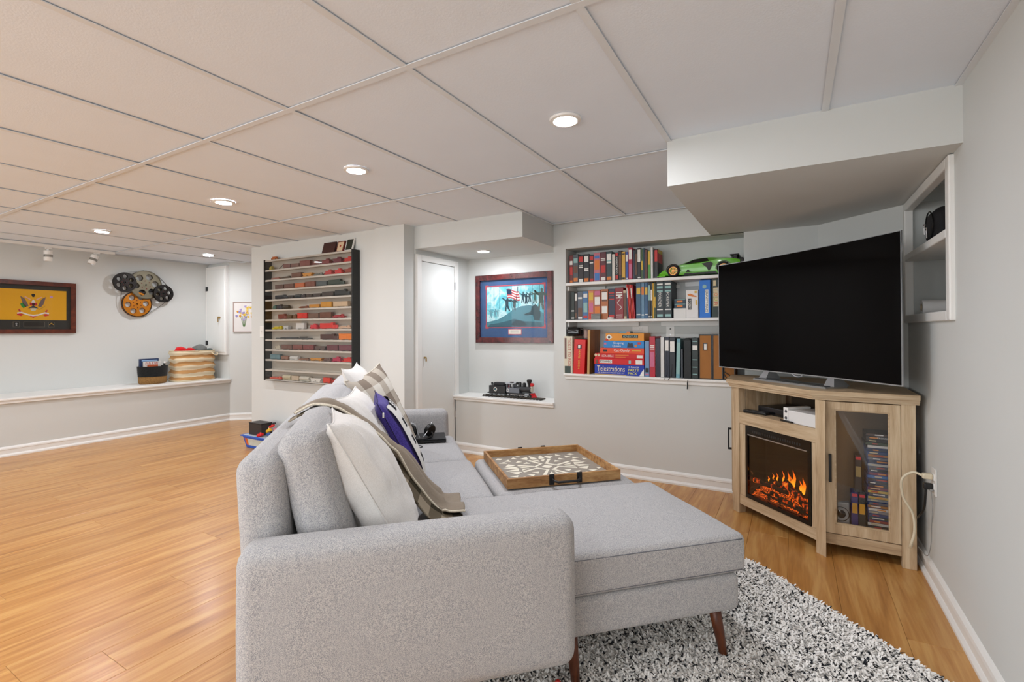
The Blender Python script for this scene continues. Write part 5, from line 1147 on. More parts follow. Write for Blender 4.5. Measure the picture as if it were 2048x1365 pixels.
# ---- green model sports car on the top shelf (nose to the left)
t = thing('model_car', 'lime green model sports car with gold wheels on the top shelf', 'model car', (-0.59, 3.80, Z1))
LIME = mat('lime_paint', '#62b81a', 0.3, var=0.04, coat=0.5)
CX0, CYM = -0.882, 3.815
stn = [  # x offset from the nose, underside, shoulder height, roof height, half width, roof half width
 (0.000, 0.018, 0.030, 0.030, 0.070, 0.045), (0.035, 0.014, 0.048, 0.050, 0.098, 0.06), (0.080, 0.014, 0.066, 0.066, 0.108, 0.07), (0.130, 0.014, 0.083, 0.085, 0.110, 0.075), (0.180, 0.014, 0.086, 0.100, 0.106, 0.066),
 (0.240, 0.014, 0.088, 0.122, 0.104, 0.056), (0.300, 0.014, 0.092, 0.133, 0.105, 0.055), (0.360, 0.014, 0.100, 0.134, 0.108, 0.056), (0.420, 0.014, 0.110, 0.130, 0.112, 0.06), (0.480, 0.014, 0.114, 0.124, 0.114, 0.07), (0.530, 0.022, 0.108, 0.114, 0.112, 0.075), (0.565, 0.040, 0.098, 0.100, 0.104, 0.07)]
vs = []; fs = []
for x, zb, zs, zr, hw, rw in stn:
    for y, z in ((-hw*0.92, zb), (-hw, (zb+zs)/2), (-hw*0.97, zs), (-rw, zr), (rw, zr), (hw*0.97, zs), (hw, (zb+zs)/2), (hw*0.92, zb)):
        vs.append((CX0+x, CYM+y, Z1+z))
for k in range(len(stn)-1):
    for i in range(8): fs.append((8*k+i, 8*k+(i+1) % 8, 8*k+8+(i+1) % 8, 8*k+8+i))
fs += [tuple(range(8))[::-1], tuple(range(8*(len(stn)-1), 8*len(stn)))]
o = add('body', MB().add(vs, [f[::-1] for f in fs]), LIME, t); autosmooth(o, 28)
def side_patch(name, pts, m, y=None):
    return add(name, MB().prism(pts, 0, 0.004, Matrix(((1, 0, 0, CX0), (0, 0, 1, (CYM-0.1155) if y is None else y), (0, 1, 0, Z1), (0, 0, 0, 1)))), m, t)
def roofpatch(name, pts, m):      # quads lying a little proud of the sloping side windows
    return add(name, MB().add([(CX0+x, CYM+y, Z1+z) for x, y, z in pts], [tuple(range(len(pts)))]), m, t)
side_patch('side_intake', [(0.315, 0.085), (0.375, 0.096), (0.392, 0.080), (0.372, 0.040), (0.362, 0.030), (0.350, 0.055)], GM)
side_patch('sill', [(0.19, 0.010), (0.42, 0.010), (0.41, 0.024), (0.20, 0.022)], GM)
side_patch('front_vent', [(0.205, 0.030), (0.222, 0.050), (0.238, 0.028)], GM)
roofpatch('side_window', [(0.185, -0.103, 0.0895), (0.365, -0.107, 0.1025), (0.345, -0.064, 0.1315), (0.260, -0.0635, 0.1255)], GM)
roofpatch('windscreen', [(0.175, -0.060, 0.1005), (0.255, -0.048, 0.1265), (0.255, 0.048, 0.1265), (0.175, 0.060, 0.1005)], GM)
GOLD = mat('copper_rim', '#c98b4f', 0.35, metal=0.7); TYRE = mat('tyre', '#161616', 0.8)
for x in (0.118, 0.462):
    for sy in (-1, 1):
        R_ = 0.045; c0 = Vector((CX0+x, CYM+sy*0.098, Z1+R_)); Mw = Matrix.Translation(c0) @ Matrix.Rotation(PI/2, 4, 'X')
        w_ = add('wheel', MB().lathe([(0.030, -0.021), (0.040, -0.021), (R_, -0.014), (R_, 0.014), (0.040, 0.021), (0.030, 0.021), (0.030, -0.021)], 28, Mw, cap=False), TYRE, t); autosmooth(w_, 40)
        rm = MB().lathe([(0.026, -0.0215), (0.0305, -0.0215), (0.0305, 0.0215), (0.026, 0.0215), (0.026, -0.0215)], 28, Mw, cap=False)
        for k in range(10):
            a = 2*PI*k/10; rm.box(0.004, -0.0018, -0.0205, 0.027, 0.0018, 0.0205, Mw @ Matrix.Rotation(a, 4, 'Z'))
        rm.lathe([(0.006, -0.021), (0.006, 0.021)], 12, Mw); add('rim', rm, GOLD, w_)
    side_patch('wheel_arch', [(x+0.053*math.cos(a), 0.045+0.051*math.sin(a)) for a in [PI*k/12-0.15 for k in range(14)]] + [(x+0.046*math.cos(a), 0.045+0.0455*math.sin(a)) for a in [PI*k/12-0.15 for k in range(14)][::-1]], GM, CYM-0.119)
add('headlight', MB().add([(CX0+0.018, CYM-0.082, Z1+0.0395), (CX0+0.06, CYM-0.100, Z1+0.0605), (CX0+0.05, CYM-0.080, Z1+0.0575)], [(0, 1, 2)]), WHITEP, t)
add('splitter', MB().prism([(CX0-0.008, CYM-0.085), (CX0+0.06, CYM-0.112), (CX0+0.06, CYM+0.112), (CX0-0.008, CYM+0.085)], Z1+0.008, Z1+0.015), LIME, t)
add('rear_wing', MB().bbox(CX0+0.500, CYM-0.09, Z1+0.132, CX0+0.560, CYM+0.09, Z1+0.142, 0.002, 1).bbox(CX0+0.52, CYM-0.07, Z1+0.105, CX0+0.545, CYM-0.06, Z1+0.134, 0.001, 1).bbox(CX0+0.52, CYM+0.06, Z1+0.105, CX0+0.545, CYM+0.07, Z1+0.134, 0.001, 1), GM, t)
add('engine_cover', MB().bbox(CX0+0.545, CYM-0.085, Z1+0.05, CX0+0.588, CYM+0.085, Z1+0.115, 0.006), GM, t)
# ------------------------------------------------------------------ model train display case on the middle wall
EX0, EX1, EY0, EY1, EZ0, EZ1 = -4.603, -3.352, 2.985, 3.059, 0.660, 1.853
dc = thing('display_case', 'wide black-sided wall case with twelve shelves of model trains', 'display case', ((EX0+EX1)/2, 3.02, EZ0))
SHW = mat('case_shelf', '#cdc6ba', 0.6, var=0.04); BACKP = mat('case_back', '#bdb3a4', 0.7, var=0.08, scale=4)
BLK = mat('case_black_side', '#0f1110', 0.4)
add('side_panel', MB().bbox(EX1, EY0-0.012, EZ0-0.012, EX1+0.014, EY1, EZ1+0.008, 0.001, 1), BLK, dc)
add('side_panel', MB().bbox(EX0-0.014, EY0-0.012, EZ0-0.012, EX0, EY1, EZ1+0.004, 0.001, 1), BLK, dc)
add('back_panel', MB().box(EX0, EY1-0.006, EZ0, EX1, EY1, EZ1), BACKP, dc)
NS = 12; pitch = (EZ1-EZ0)/NS
for k in range(NS+1):
    z = EZ1-pitch*k
    sh = add('shelf', MB().bbox(EX0, EY0, z-0.008, EX1, EY1-0.006, z, 0.001, 1).bbox(EX0, EY0-0.004, z-0.016, EX1, EY0-0.0002, z+0.001, 0.001, 1), SHW, dc)
add('bottom_rail', MB().bbox(EX0, EY0-0.011, EZ0-0.012, EX1, EY1, EZ0-0.0085, 0.001, 1), BLK, dc)
add('pane', MB().box(EX0, EY0-0.0085, EZ0-0.008, EX1, EY0-0.0055, EZ1-0.002), glass('case_glass', (0.97, 0.97, 0.97), 0.45), dc)

def car_mesh(kind, L, Hh, D):
    """small rail vehicle: x along the track, z up from the rail"""
    mb = MB(); wz = 0.007
    for sx in (-0.36, -0.26, 0.26, 0.36):
        mb.cyl((sx*L, -D/2, 0.004), (sx*L, D/2, 0.004), 0.004, n=8)
    mb.box(-L/2, -D/2*0.9, wz-0.001, L/2, D/2*0.9, wz+0.003)
    b = wz+0.003
    if kind == 'box':
        mb.bbox(-L*0.48, -D/2, b, L*0.48, D/2, Hh*0.9, 0.0015, 1).prism([(-L*0.49, -D/2*1.02), (L*0.49, -D/2*1.02), (L*0.49, D/2*1.02), (-L*0.49, D/2*1.02)], Hh*0.9, Hh)
        mb.box(-L*0.1, -D/2-0.0008, b+0.002, L*0.1, -D/2, Hh*0.85)
    elif kind == 'caboose':
        mb.bbox(-L*0.36, -D/2, b, L*0.36, D/2, Hh*0.72, 0.0015, 1).box(-L*0.46, -D/2, Hh*0.72, L*0.46, D/2, Hh*0.77).bbox(-L*0.02, -D/2*0.8, Hh*0.77, L*0.22, D/2*0.8, Hh, 0.001, 1)
        mb.box(-L*0.47, -D/2, b, -L*0.45, D/2, Hh*0.45).box(L*0.45, -D/2, b, L*0.47, D/2, Hh*0.45)
    elif kind == 'tank':
        mb.cyl((-L*0.46, 0, Hh*0.58), (L*0.46, 0, Hh*0.58), Hh*0.40, n=14).cyl((0, 0, Hh*0.9), (0, 0, Hh*1.02), Hh*0.14, n=10)
    elif kind == 'loco':
        mb.bbox(-L*0.49, -D/2, b, L*0.28, D/2, Hh*0.95, 0.003, 2).prism([(0, 0)]*0 or [(L*0.28, -D/2), (L*0.44, -D/2*0.8), (L*0.49, -D/2*0.4), (L*0.49, D/2*0.4), (L*0.44, D/2*0.8), (L*0.28, D/2)], b, Hh*0.66)
        mb.bbox(L*0.14, -D/2*0.9, Hh*0.9, L*0.27, D/2*0.9, Hh*1.05, 0.002, 1)
    elif kind == 'flat':
        mb.box(-L*0.48, -D/2, b, L*0.48, D/2, b+Hh*0.18).bbox(-L*0.36, -D/2*0.7, b+Hh*0.18, L*0.12, D/2*0.7, Hh*0.6, 0.002, 1).bbox(L*0.18, -D/2*0.6, b+Hh*0.18, L*0.36, D/2*0.6, Hh*0.75, 0.002, 1)
    elif kind == 'hopper':
        mb.prism([(-L*0.48, Hh*0.85), (L*0.48, Hh*0.85), (L*0.36, b), (L*0.08, b), (0, b+Hh*0.2), (-L*0.08, b), (-L*0.36, b)], -D/2, D/2, Matrix(((1, 0, 0, 0), (0, 0, 1, 0), (0, 1, 0, 0), (0, 0, 0, 1))))
        for q in (-0.3, -0.1, 0.1, 0.3): mb.box(q*L-0.001, -D/2-0.001, b, q*L+0.001, -D/2, Hh*0.85)
    return mb
# rows: (from, to, height share, colour, kind, colour word)  positions as shares of the clear width
B1, B2, B3 = '#6b4238', '#7d4a3c', '#5a382f'
ROWS = {
 0: [(0.03, 0.07, .42, '#b3a02e', 'caboose', 'olive yellow'), (0.21, 0.30, .45, '#7b5148', 'box', 'dull brown'), (0.305, 0.405, .42, '#7a564a', 'box', 'faded brown'), (0.41, 0.535, .62, '#84493d', 'box', 'brown'), (0.545, 0.65, .52, '#7a4438', 'caboose', 'brown'), (0.655, 0.765, .55, '#7e2f2e', 'caboose', 'dark red'), (0.775, 0.89, .58, '#6d2733', 'caboose', 'maroon'), (0.895, 0.995, .52, '#c4302a', 'caboose', 'bright red')],
 1: [(0.055, 0.165, .36, '#a5695a', 'flat', 'pinkish brown'), (0.175, 0.30, .38, '#5b4632', 'flat', 'dark brown'), (0.31, 0.43, .52, '#6e452f', 'box', 'brown'), (0.44, 0.56, .45, '#d18f2d', 'hopper', 'orange'), (0.57, 0.675, .40, '#6e6e62', 'flat', 'grey'), (0.69, 0.785, .52, '#bf3530', 'caboose', 'red'), (0.795, 0.89, .52, '#cc2b28', 'caboose', 'scarlet'), (0.90, 0.995, .52, '#93402f', 'caboose', 'rust red')],
 2: [(0.105, 0.215, .48, '#5f4034', 'box', 'dark brown'), (0.22, 0.34, .50, '#6d4636', 'box', 'brown'), (0.35, 0.465, .50, '#c2642f', 'box', 'orange'), (0.475, 0.59, .56, '#7c4632', 'box', 'red-brown'), (0.60, 0.72, .50, '#4c5554', 'box', 'grey'), (0.73, 0.90, .56, '#2e3d31', 'loco', 'dark green')],
 3: [(0.105, 0.26, .45, '#2c2e30', 'loco', 'charcoal'), (0.27, 0.34, .40, '#3a332e', 'hopper', 'dark brown'), (0.345, 0.42, .42, '#2c3231', 'tank', 'black'), (0.425, 0.48, .42, '#332c2e', 'caboose', 'black'), (0.485, 0.56, .42, '#47372e', 'hopper', 'brown'), (0.565, 0.66, .44, '#3d322c', 'hopper', 'dark brown'), (0.665, 0.795, .48, '#3a3029', 'box', 'umber'), (0.805, 0.955, .60, '#1f2422', 'loco', 'black')],
 4: [(0.075, 0.12, .48, '#3f6e68', 'caboose', 'teal'), (0.125, 0.195, .50, '#22303f', 'loco', 'dark blue'), (0.20, 0.275, .42, '#23292a', 'tank', 'black'), (0.40, 0.51, .36, '#8a4c2d', 'flat', 'red-brown'), (0.52, 0.64, .36, '#c4841f', 'box', 'mustard'), (0.65, 0.775, .55, '#c98c20', 'box', 'amber'), (0.785, 0.945, .52, '#c9ad8a', 'box', 'cream and black')],
 5: [(0.145, 0.25, .55, '#74302c', 'loco', 'maroon'), (0.255, 0.32, .48, '#5d4636', 'hopper', 'brown'), (0.325, 0.375, .48, '#6b4b3c', 'caboose', 'brown'), (0.38, 0.50, .60, '#d4382f', 'box', 'bright red'), (0.51, 0.63, .52, '#6f5240', 'box', 'greyish brown'), (0.64, 0.77, .60, '#6a3c24', 'box', 'chestnut'), (0.78, 0.905, .50, '#a8242a', 'flat', 'crimson')],
 6: [(0.065, 0.20, .48, '#d6c02a', 'flat', 'yellow'), (0.21, 0.28, .42, '#c9c8c4', 'hopper', 'white'), (0.365, 0.465, .62, '#d9d6d0', 'box', 'white'), (0.525, 0.62, .55, '#cf2233', 'caboose', 'red'), (0.64, 0.83, .60, '#d22b22', 'loco', 'red'), (0.84, 0.975, .48, '#cda98c', 'flat', 'cream')],
 7: [(0.11, 0.54, .42, '#4b4a47', 'flat', 'long grey'), (0.645, 0.84, .58, '#4a2a22', 'loco', 'dark brown'), (0.845, 0.99, .60, '#e07a24', 'box', 'orange')],
 8: [(0.10, 0.18, .50, '#b9b09c', 'caboose', 'cream'), (0.185, 0.32, .52, '#6f4d42', 'box', 'dull brown'), (0.325, 0.445, .54, '#7d443c', 'box', 'red-brown'), (0.45, 0.575, .54, '#7b3d3b', 'box', 'rosy brown'), (0.58, 0.71, .50, '#5b4a44', 'hopper', 'greyish brown'), (0.715, 0.84, .56, '#66343a', 'box', 'maroon'), (0.845, 0.99, .58, '#6d3843', 'box', 'plum')],
 9: [(0.04, 0.17, .52, '#5f7f84', 'box', 'teal grey'), (0.18, 0.275, .40, '#8b6450', 'box', 'brown'), (0.285, 0.39, .42, '#cfcdc6', 'tank', 'white'), (0.395, 0.52, .34, '#8a5f45', 'flat', 'brown'), (0.525, 0.67, .34, '#c5862a', 'hopper', 'mustard'), (0.675, 0.765, .50, '#6e5148', 'flat', 'greyish brown'), (0.77, 0.875, .50, '#b02a48', 'caboose', 'magenta red'), (0.88, 0.995, .48, '#cc2a24', 'caboose', 'red')],
 11: [(0.035, 0.195, .42, '#d2604e', 'flat', 'salmon red'), (0.20, 0.305, .52, '#c9c0a3', 'tank', 'cream'), (0.31, 0.40, .50, '#c8b79f', 'box', 'beige'), (0.405, 0.525, .52, '#cdc9ba', 'tank', 'pale grey'), (0.53, 0.66, .46, '#dcd8cf', 'hopper', 'white'), (0.675, 0.755, .52, '#d63d2c', 'box', 'red'), (0.765, 0.82, .45, '#b02f27', 'caboose', 'dark red'), (0.825, 0.90, .50, '#c88426', 'tank', 'amber')],
}
KW = {'box': 'boxcar', 'caboose': 'caboose', 'tank': 'tank car', 'loco': 'locomotive', 'flat': 'flat car', 'hopper': 'hopper car'}
_cm = {}
for k, cars in ROWS.items():
    zf = EZ1-pitch*(k+1)
    for n_, (a, b_, hs, col, kind, word) in enumerate(cars):
        x0 = EX0+(EX1-EX0)*a; x1 = EX0+(EX1-EX0)*b_; Hh = (pitch-0.008)*hs*1.05
        mb = car_mesh(kind, x1-x0-0.003, Hh, 0.032)
        mb.v = [(x+(x0+x1)/2, y+3.012, z+zf+0.0002) for x, y, z in mb.v]
        o = add('model_train_car', mb, mat('enamel_'+col.strip('#'), col, 0.45, var=0.15, scale=70), label='%s model %s, %s from the left on the %s shelf of the case' % (word, KW[kind], ORD[n_], ORD[k]), cat='model train', group='model trains in the display case')
    if k in (4, 5, 6, 7, 8): pass
t = thing('semaphore', 'thin dark signal arm leaning in the top row of the train case', 'signal', (-4.36, 3.02, EZ1-pitch))
add('arm', MB().cyl((-4.44, 3.02, EZ1-pitch+0.004), (-4.37, 3.03, EZ1-pitch+0.055), 0.0035, n=6), mat('arm_brown', '#4b3026', 0.6), t)
add('foot', MB().box(-4.47, 3.0, EZ1-pitch, -4.40, 3.03, EZ1-pitch+0.005), BLACK, t)
# things on top of the case
def slab(name, label, cat, x0, x1, h, th, col, acc=None, tilt=16, yb=3.045):
    t = thing(name, label, cat, ((x0+x1)/2, 3.03, EZ1), 0)
    M = Matrix.Translation(((x0+x1)/2, yb-0.030, EZ1+0.001)) @ Matrix.Rotation(math.radians(-tilt), 4, 'X'); w_ = (x1-x0)/2
    add('backing', MB().bbox(-w_, 0, 0, w_, th, h, 0.002, 1, M), mat('slab_'+col.strip('#'), col, 0.4, var=0.1), t)
    if acc: add('face', MB().box(-w_*0.75, -0.001, h*0.12, w_*0.75, 0, h*0.9, M), mat('slab_'+acc.strip('#'), acc, 0.5), t)
    return t, M
slab('plaque', 'dark wine red plaque leaning on top of the train case', 'plaque', -3.800, -3.630, 0.115, 0.018, '#3a1512')
t, M = slab('picture_frame', 'small red-brown frame with a cream picture on the train case', 'picture frame', -3.605, -3.510, 0.112, 0.016, '#6b231d', '#d8bf9e')
add('motif', MB().prism(circ(0, 0.062, 0.011, 12), -0.002, -0.001, M @ Matrix(((1, 0, 0, 0), (0, 0, 1, 0), (0, 1, 0, 0), (0, 0, 0, 1)))), mat('motif_red', '#a83d22', 0.5), t)
slab('picture_frame', 'small white-edged frame with a dark green picture on the train case', 'picture frame', -3.492, -3.390, 0.128, 0.012, '#d8d8d4', '#23291f')
t = thing('toy_truck', 'tiny orange and black toy truck at the left end on the train case', 'toy truck', (-4.50, 3.02, EZ1))
add('body', MB().bbox(-4.545, 3.005, EZ1+0.008, -4.455, 3.038, EZ1+0.022, 0.002).bbox(-4.53, 3.007, EZ1+0.022, -4.475, 3.036, EZ1+0.036, 0.003), mat('toy_orange', '#b0602a', 0.45), t)
for x in (-4.53, -4.47): add('wheel', MB().cyl((x, 3.003, EZ1+0.0075), (x, 3.04, EZ1+0.0075), 0.007, n=10), BLACK, t)
add('boom', MB().box(-4.455, 3.015, EZ1+0.012, -4.425, 3.028, EZ1+0.02), BLACK, t)

# ------------------------------------------------------------------ left wall: framed flag (plane X = XL, facing +X)
def leftM(y0, z0, x=XL): return Matrix(((0, 0, 1, x), (1, 0, 0, y0), (0, 1, 0, z0), (0, 0, 0, 1)))    # local x = +y, y = z, out = +x
MAHO = wood('mahogany', '#3a160c', '#552414', '#6e321d', (9, 9, 9), 0.35)
FL = leftM(0, 0)
t = thing('framed_flag', 'framed yellow flag with an eagle crest in a dark mat on the left wall', 'framed flag', (XL+0.02, 1.53, 1.13))
fy0, fy1, fz0, fz1 = 0.90, 2.172, 1.128, 1.664; fw = 0.042
for q in ([(fy0, fz0), (fy1, fz0), (fy1-fw, fz0+fw), (fy0+fw, fz0+fw)], [(fy0, fz1), (fy1, fz1), (fy1-fw, fz1-fw), (fy0+fw, fz1-fw)], [(fy0, fz0), (fy0+fw, fz0+fw), (fy0+fw, fz1-fw), (fy0, fz1)], [(fy1, fz0), (fy1-fw, fz0+fw), (fy1-fw, fz1-fw), (fy1, fz1)]):
    add('frame_side', MB().prism(q, 0.001, 0.034, FL), MAHO, t)
mt_ = add('mat_board', MB().box(fy0+fw, fz0+fw, 0.004, fy1-fw, fz1-fw, 0.012, FL), mat('mat_charcoal', '#33332f', 0.8, var=0.06), t)
gz = 0.0125
FG = add('flag_field', MB().box(1.0, 1.266, gz, 2.096, 1.577, gz+0.002, FL), mat('flag_yellow', '#e0a50f', 0.7, var=0.05, scale=5), t)
cyf, czf = 1.835, 1.42            # crest centre
def crest(name, pts, col, lift=0.0): return add(name, MB().prism([(cyf+x*1.0, czf+z) for x, z in pts], gz+0.0022+lift, gz+0.0034+lift, FL), mat('crest_'+col.strip('#'), col, 0.6), FG)
for sx in (-1, 1):
    crest('wing', [(sx*x, z) for x, z in ((0.035, -0.012), (0.050, 0.03), (0.066, 0.065), (0.098, 0.088), (0.088, 0.05), (0.078, 0.01), (0.058, -0.022))], '#6f5c56')
    crest('streamer', [(sx*x, z) for x, z in ((0.02, 0.058), (0.062, 0.086), (0.068, 0.080), (0.024, 0.050))], '#d9a7a4', 0.001)
    crest('scroll_curl', [(sx*x, z) for x, z in ((0.072, -0.098), (0.118, -0.085), (0.122, -0.105), (0.090, -0.116))], '#c3221f')
    crest('scroll_tail', [(sx*x, z) for x, z in ((0.088, -0.07), (0.104, -0.045), (0.112, -0.052), (0.100, -0.078))], '#b83325')
crest('head', [(-0.016, 0.03), (0, 0.058), (0.016, 0.03), (0.014, 0.022), (-0.014, 0.022)], '#d9d5cf', 0.001)
crest('shield', [(-0.028, 0.022), (0.028, 0.022), (0.026, -0.006), (-0.026, -0.006)], '#b81f1c', 0.0015)
crest('shield_boss', [(-0.010, 0.016), (0.010, 0.016), (0.010, 0.0), (-0.010, 0.0)], '#2a1210', 0.003)
crest('tail', [(0, -0.004), (0.04, -0.036), (0, -0.030), (-0.04, -0.036)], '#2a3c46', 0.001)
crest('tail_feathers', [(-0.024, -0.034), (0.028, -0.034), (0.014, -0.062), (-0.014, -0.062)], '#c9c5ae')
crest('branch', [(-0.098, 0.014), (-0.078, 0.018), (-0.052, -0.018), (-0.074, -0.036), (-0.092, -0.012)], '#2f8a2a')
crest('arrows', [(0.06, -0.03), (0.095, -0.002), (0.09, -0.012), (0.052, -0.046), (0.036, -0.05)], '#b58a22')
crest('scroll', [(-0.122, -0.082), (-0.09, -0.072), (-0.04, -0.094), (0, -0.102), (0.04, -0.094), (0.09, -0.072), (0.122, -0.082), (0.118, -0.094), (0.088, -0.086), (0.04, -0.108), (0, -0.116), (-0.04, -0.108), (-0.088, -0.086), (-0.118, -0.094)], '#e6dcd3', 0.0015)
crest('scroll_fold', [(-0.03, -0.112), (0.03, -0.112), (0, -0.132)], '#c3221f')
crest('lion', [(-0.012, 0.094), (-0.016, 0.108), (-0.004, 0.114), (0.010, 0.112), (0.014, 0.100), (0.006, 0.080), (-0.008, 0.082)], '#16130f')
crest('rosette', circ(0.140, 0.088, 0.012, 14), '#c99ac9')
for y0, y1, nm in ((1.685, 1.735, 'medal_box'), (1.762, 1.925, 'name_plate'), (1.95, 2.00, 'badge_box')):
    b_ = add(nm, MB().box(y0, 1.192, gz, y1, 1.248, gz+0.002, FL), mat('plate_rim', '#5f5a50', 0.6), t)
    add('panel', MB().box(y0+0.004, 1.196, gz+0.002, y1-0.004, 1.244, gz+0.003, FL), mat('plate_dark', '#1d1a12', 0.5), b_)
add('medal', MB().prism(circ(1.71, 1.226, 0.008, 12), gz+0.003, gz+0.005, FL).prism(circ(1.71, 1.211, 0.006, 12), gz+0.003, gz+0.005, FL), STEEL, t)
add('chevron', MB().prism([(1.958, 1.214), (1.975, 1.230), (1.992, 1.214), (1.992, 1.222), (1.975, 1.238), (1.958, 1.222)], gz+0.003, gz+0.005, FL), mat('chevron_gold', '#d6a63a', 0.4, metal=0.5), t)
add('pane', MB().box(fy0+fw, fz0+fw, 0.024, fy1-fw, fz1-fw, 0.026, FL), glass('frame_glass', refl=0.15), t)

# ------------------------------------------------------------------ film reel wall art
t = thing('film_reel_art', 'metal wall art of four film reels, one orange, above the ledge', 'wall art', (XL+0.05, 2.78, 1.32))
def reel(cy, cz, R_, col, dx, nm, holes=6, a0=0.3):
    m = mat('reel_'+col.strip('#'), col, 0.45, metal=0.55, var=0.15, scale=14)
    hl = [circ(cy+R_*0.60*math.cos(a0+2*PI*k/holes), cz+R_*0.60*math.sin(a0+2*PI*k/holes), R_*0.215, 16)[::-1] for k in range(holes)]
    hl.append(circ(cy, cz, R_*0.06, 10)[::-1])
    r = add(nm, MB().plate(circ(cy, cz, R_, 44), hl, dx, dx+0.006, FL), m, t)
    add('rear_disc', MB().plate(circ(cy, cz, R_, 44), hl, dx-0.025, dx-0.020, FL), m, r)
    rim = add('rim', MB().plate(circ(cy, cz, R_*1.012, 44), [circ(cy, cz, R_*0.955, 44)[::-1]], dx-0.001, dx+0.009, FL), mat('reel_rim_'+col.strip('#'), '#2b2622' if col != '#77705c' else '#5a5342', 0.4, metal=0.6), r)
    add('hub', MB().plate(circ(cy, cz, R_*0.13, 24), [circ(cy, cz, R_*0.06, 10)[::-1]], dx-0.03, dx+0.010, FL), m, r)
    for k in range(6):
        a = a0+PI/6+2*PI*k/6; add('rivet', MB().prism(circ(cy+R_*0.28*math.cos(a), cz+R_*0.28*math.sin(a), R_*0.035, 8), dx+0.006, dx+0.010, FL), mat('rivet', '#6d2a20', 0.4, metal=0.5), r)
reel(2.815, 1.700, 0.168, '#77705c', 0.050, 'bronze_reel', a0=0.15)
reel(2.595, 1.712, 0.112, '#26221f', 0.085, 'black_reel', a0=0.5)
reel(2.735, 1.468, 0.150, '#c57a1c', 0.030, 'orange_reel', a0=0.1)
reel(2.990, 1.606, 0.106, '#221f1d', 0.085, 'black_reel', a0=0.2)
FILM = mat('film_strip', '#1d1a18', 0.3, metal=0.3)
def strip(pts, w_=0.012):
    mb = MB(); P_ = spline([(y, z, 0) for y, z in pts]); vs = []; fs = []
    for p in P_: vs += [tuple(FL @ Vector((p.x, p.y, 0.040))), tuple(FL @ Vector((p.x, p.y, 0.040+w_)))]
    fs = [(2*k, 2*k+2, 2*k+3, 2*k+1) for k in range(len(P_)-1)]
    o = add('film_strip', mb.add(vs, fs), FILM, t); sd = o.modifiers.new('thickness', 'SOLIDIFY'); sd.thickness = 0.002
strip([(2.60, 1.822), (2.70, 1.848), (2.80, 1.872)]); strip([(2.93, 1.83), (3.0, 1.76), (3.06, 1.69)]); strip([(2.575, 1.60), (2.57, 1.53), (2.58, 1.44), (2.63, 1.36), (2.71, 1.316)]); strip([(2.79, 1.325), (2.88, 1.385), (2.98, 1.46), (3.07, 1.55)])
for q in ((2.70, 1.62, 2.90, 1.66, 0.028), (2.70, 1.45, 2.76, 1.49, 0.006), (2.58, 1.70, 2.62, 1.72, 0.062), (2.97, 1.60, 3.01, 1.62, 0.062)):
    add('wall_bracket', MB().box(q[0], q[1], 0.0, q[2], q[3], q[4], FL), BLACKM, t)

# ------------------------------------------------------------------ basket, laundry bag on the ledge
ZL = 0.5355
bk = thing('storage_basket', 'black and wicker oval basket on the white ledge', 'basket', (-6.47, 2.80, ZL))
def oval(rx, ry, z, n=40): return [(-6.47+rx*math.cos(2*PI*k/n), 2.795+ry*math.sin(2*PI*k/n), z) for k in range(n)]
def ringwall(levels, n=40):
    mb = MB(); vs = []; fs = []
    for rx, ry, z in levels: vs += oval(rx, ry, z, n)
    for k in range(len(levels)-1):
        for i in range(n): fs.append((k*n+i, k*n+(i+1) % n, (k+1)*n+(i+1) % n, (k+1)*n+i))
    return mb.add(vs, fs)
m, nt, b = node_mat('wicker')
mp = mapping(nt, (60, 60, 60)); vo = nt.nodes.new('ShaderNodeTexVoronoi'); nt.links.new(mp.outputs[0], vo.inputs['Vector'])
r = ramp(nt, [(0.1, '#d3a45f'), (0.6, '#a5743a'), (0.9, '#6d4620')]); nt.links.new(vo.outputs['Distance'], r.inputs['Fac']); nt.links.new(r.outputs['Color'], b.inputs['Base Color']); b.inputs['Roughness'].default_value = 0.85
bp = nt.nodes.new('ShaderNodeBump'); bp.inputs['Strength'].default_value = 0.9; bp.inputs['Distance'].default_value = 0.01; bp.invert = True; nt.links.new(vo.outputs['Distance'], bp.inputs['Height']); nt.links.new(bp.outputs['Normal'], b.inputs['Normal'])
mb = ringwall([(0.085, 0.128, ZL), (0.098, 0.142, ZL+0.02), (0.100, 0.144, ZL+0.088)]); mb.f.append(tuple(range(40))[::-1])
o = add('wicker_base', mb, m, bk); autosmooth(o, 60); sd = o.modifiers.new('thickness', 'SOLIDIFY'); sd.thickness = 0.006
mb = ringwall([(0.1015, 0.1455, ZL+0.086), (0.106, 0.150, ZL+0.13), (0.110, 0.154, ZL+0.205), (0.104, 0.148, ZL+0.205), (0.098, 0.142, ZL+0.09)])
o = add('black_rim', mb, fabric('black_canvas', '#151515', '#2b2b2b', 300, bump=0.3), bk); autosmooth(o, 60)
def ledge_box(label, y0, y1, x0, x1, z1, col, tilt=0, nm='game_box'):
    t = thing(nm, label, 'game box', ((x0+x1)/2, (y0+y1)/2, ZL+0.02), 0, 'games in the basket')
    add('carton', MB().bbox(x0, y0, ZL+0.008, x1, y1, z1, 0.001, 1), mat('carton_'+col.strip('#'), col, 0.5), t); return t
t = ledge_box('dark blue picture book standing in the black basket', 2.68, 2.875, -6.535, -6.51, ZL+0.29, '#1c2f55')
add('cover_stripe', MB().box(-6.509, 2.70, ZL+0.262, -6.5085, 2.86, ZL+0.276), mat('print_paleblue', '#8fb0d6', 0.5), t)
t = ledge_box('white and red game box standing in the black basket', 2.705, 2.88, -6.495, -6.465, ZL+0.258, '#d8d4ce')
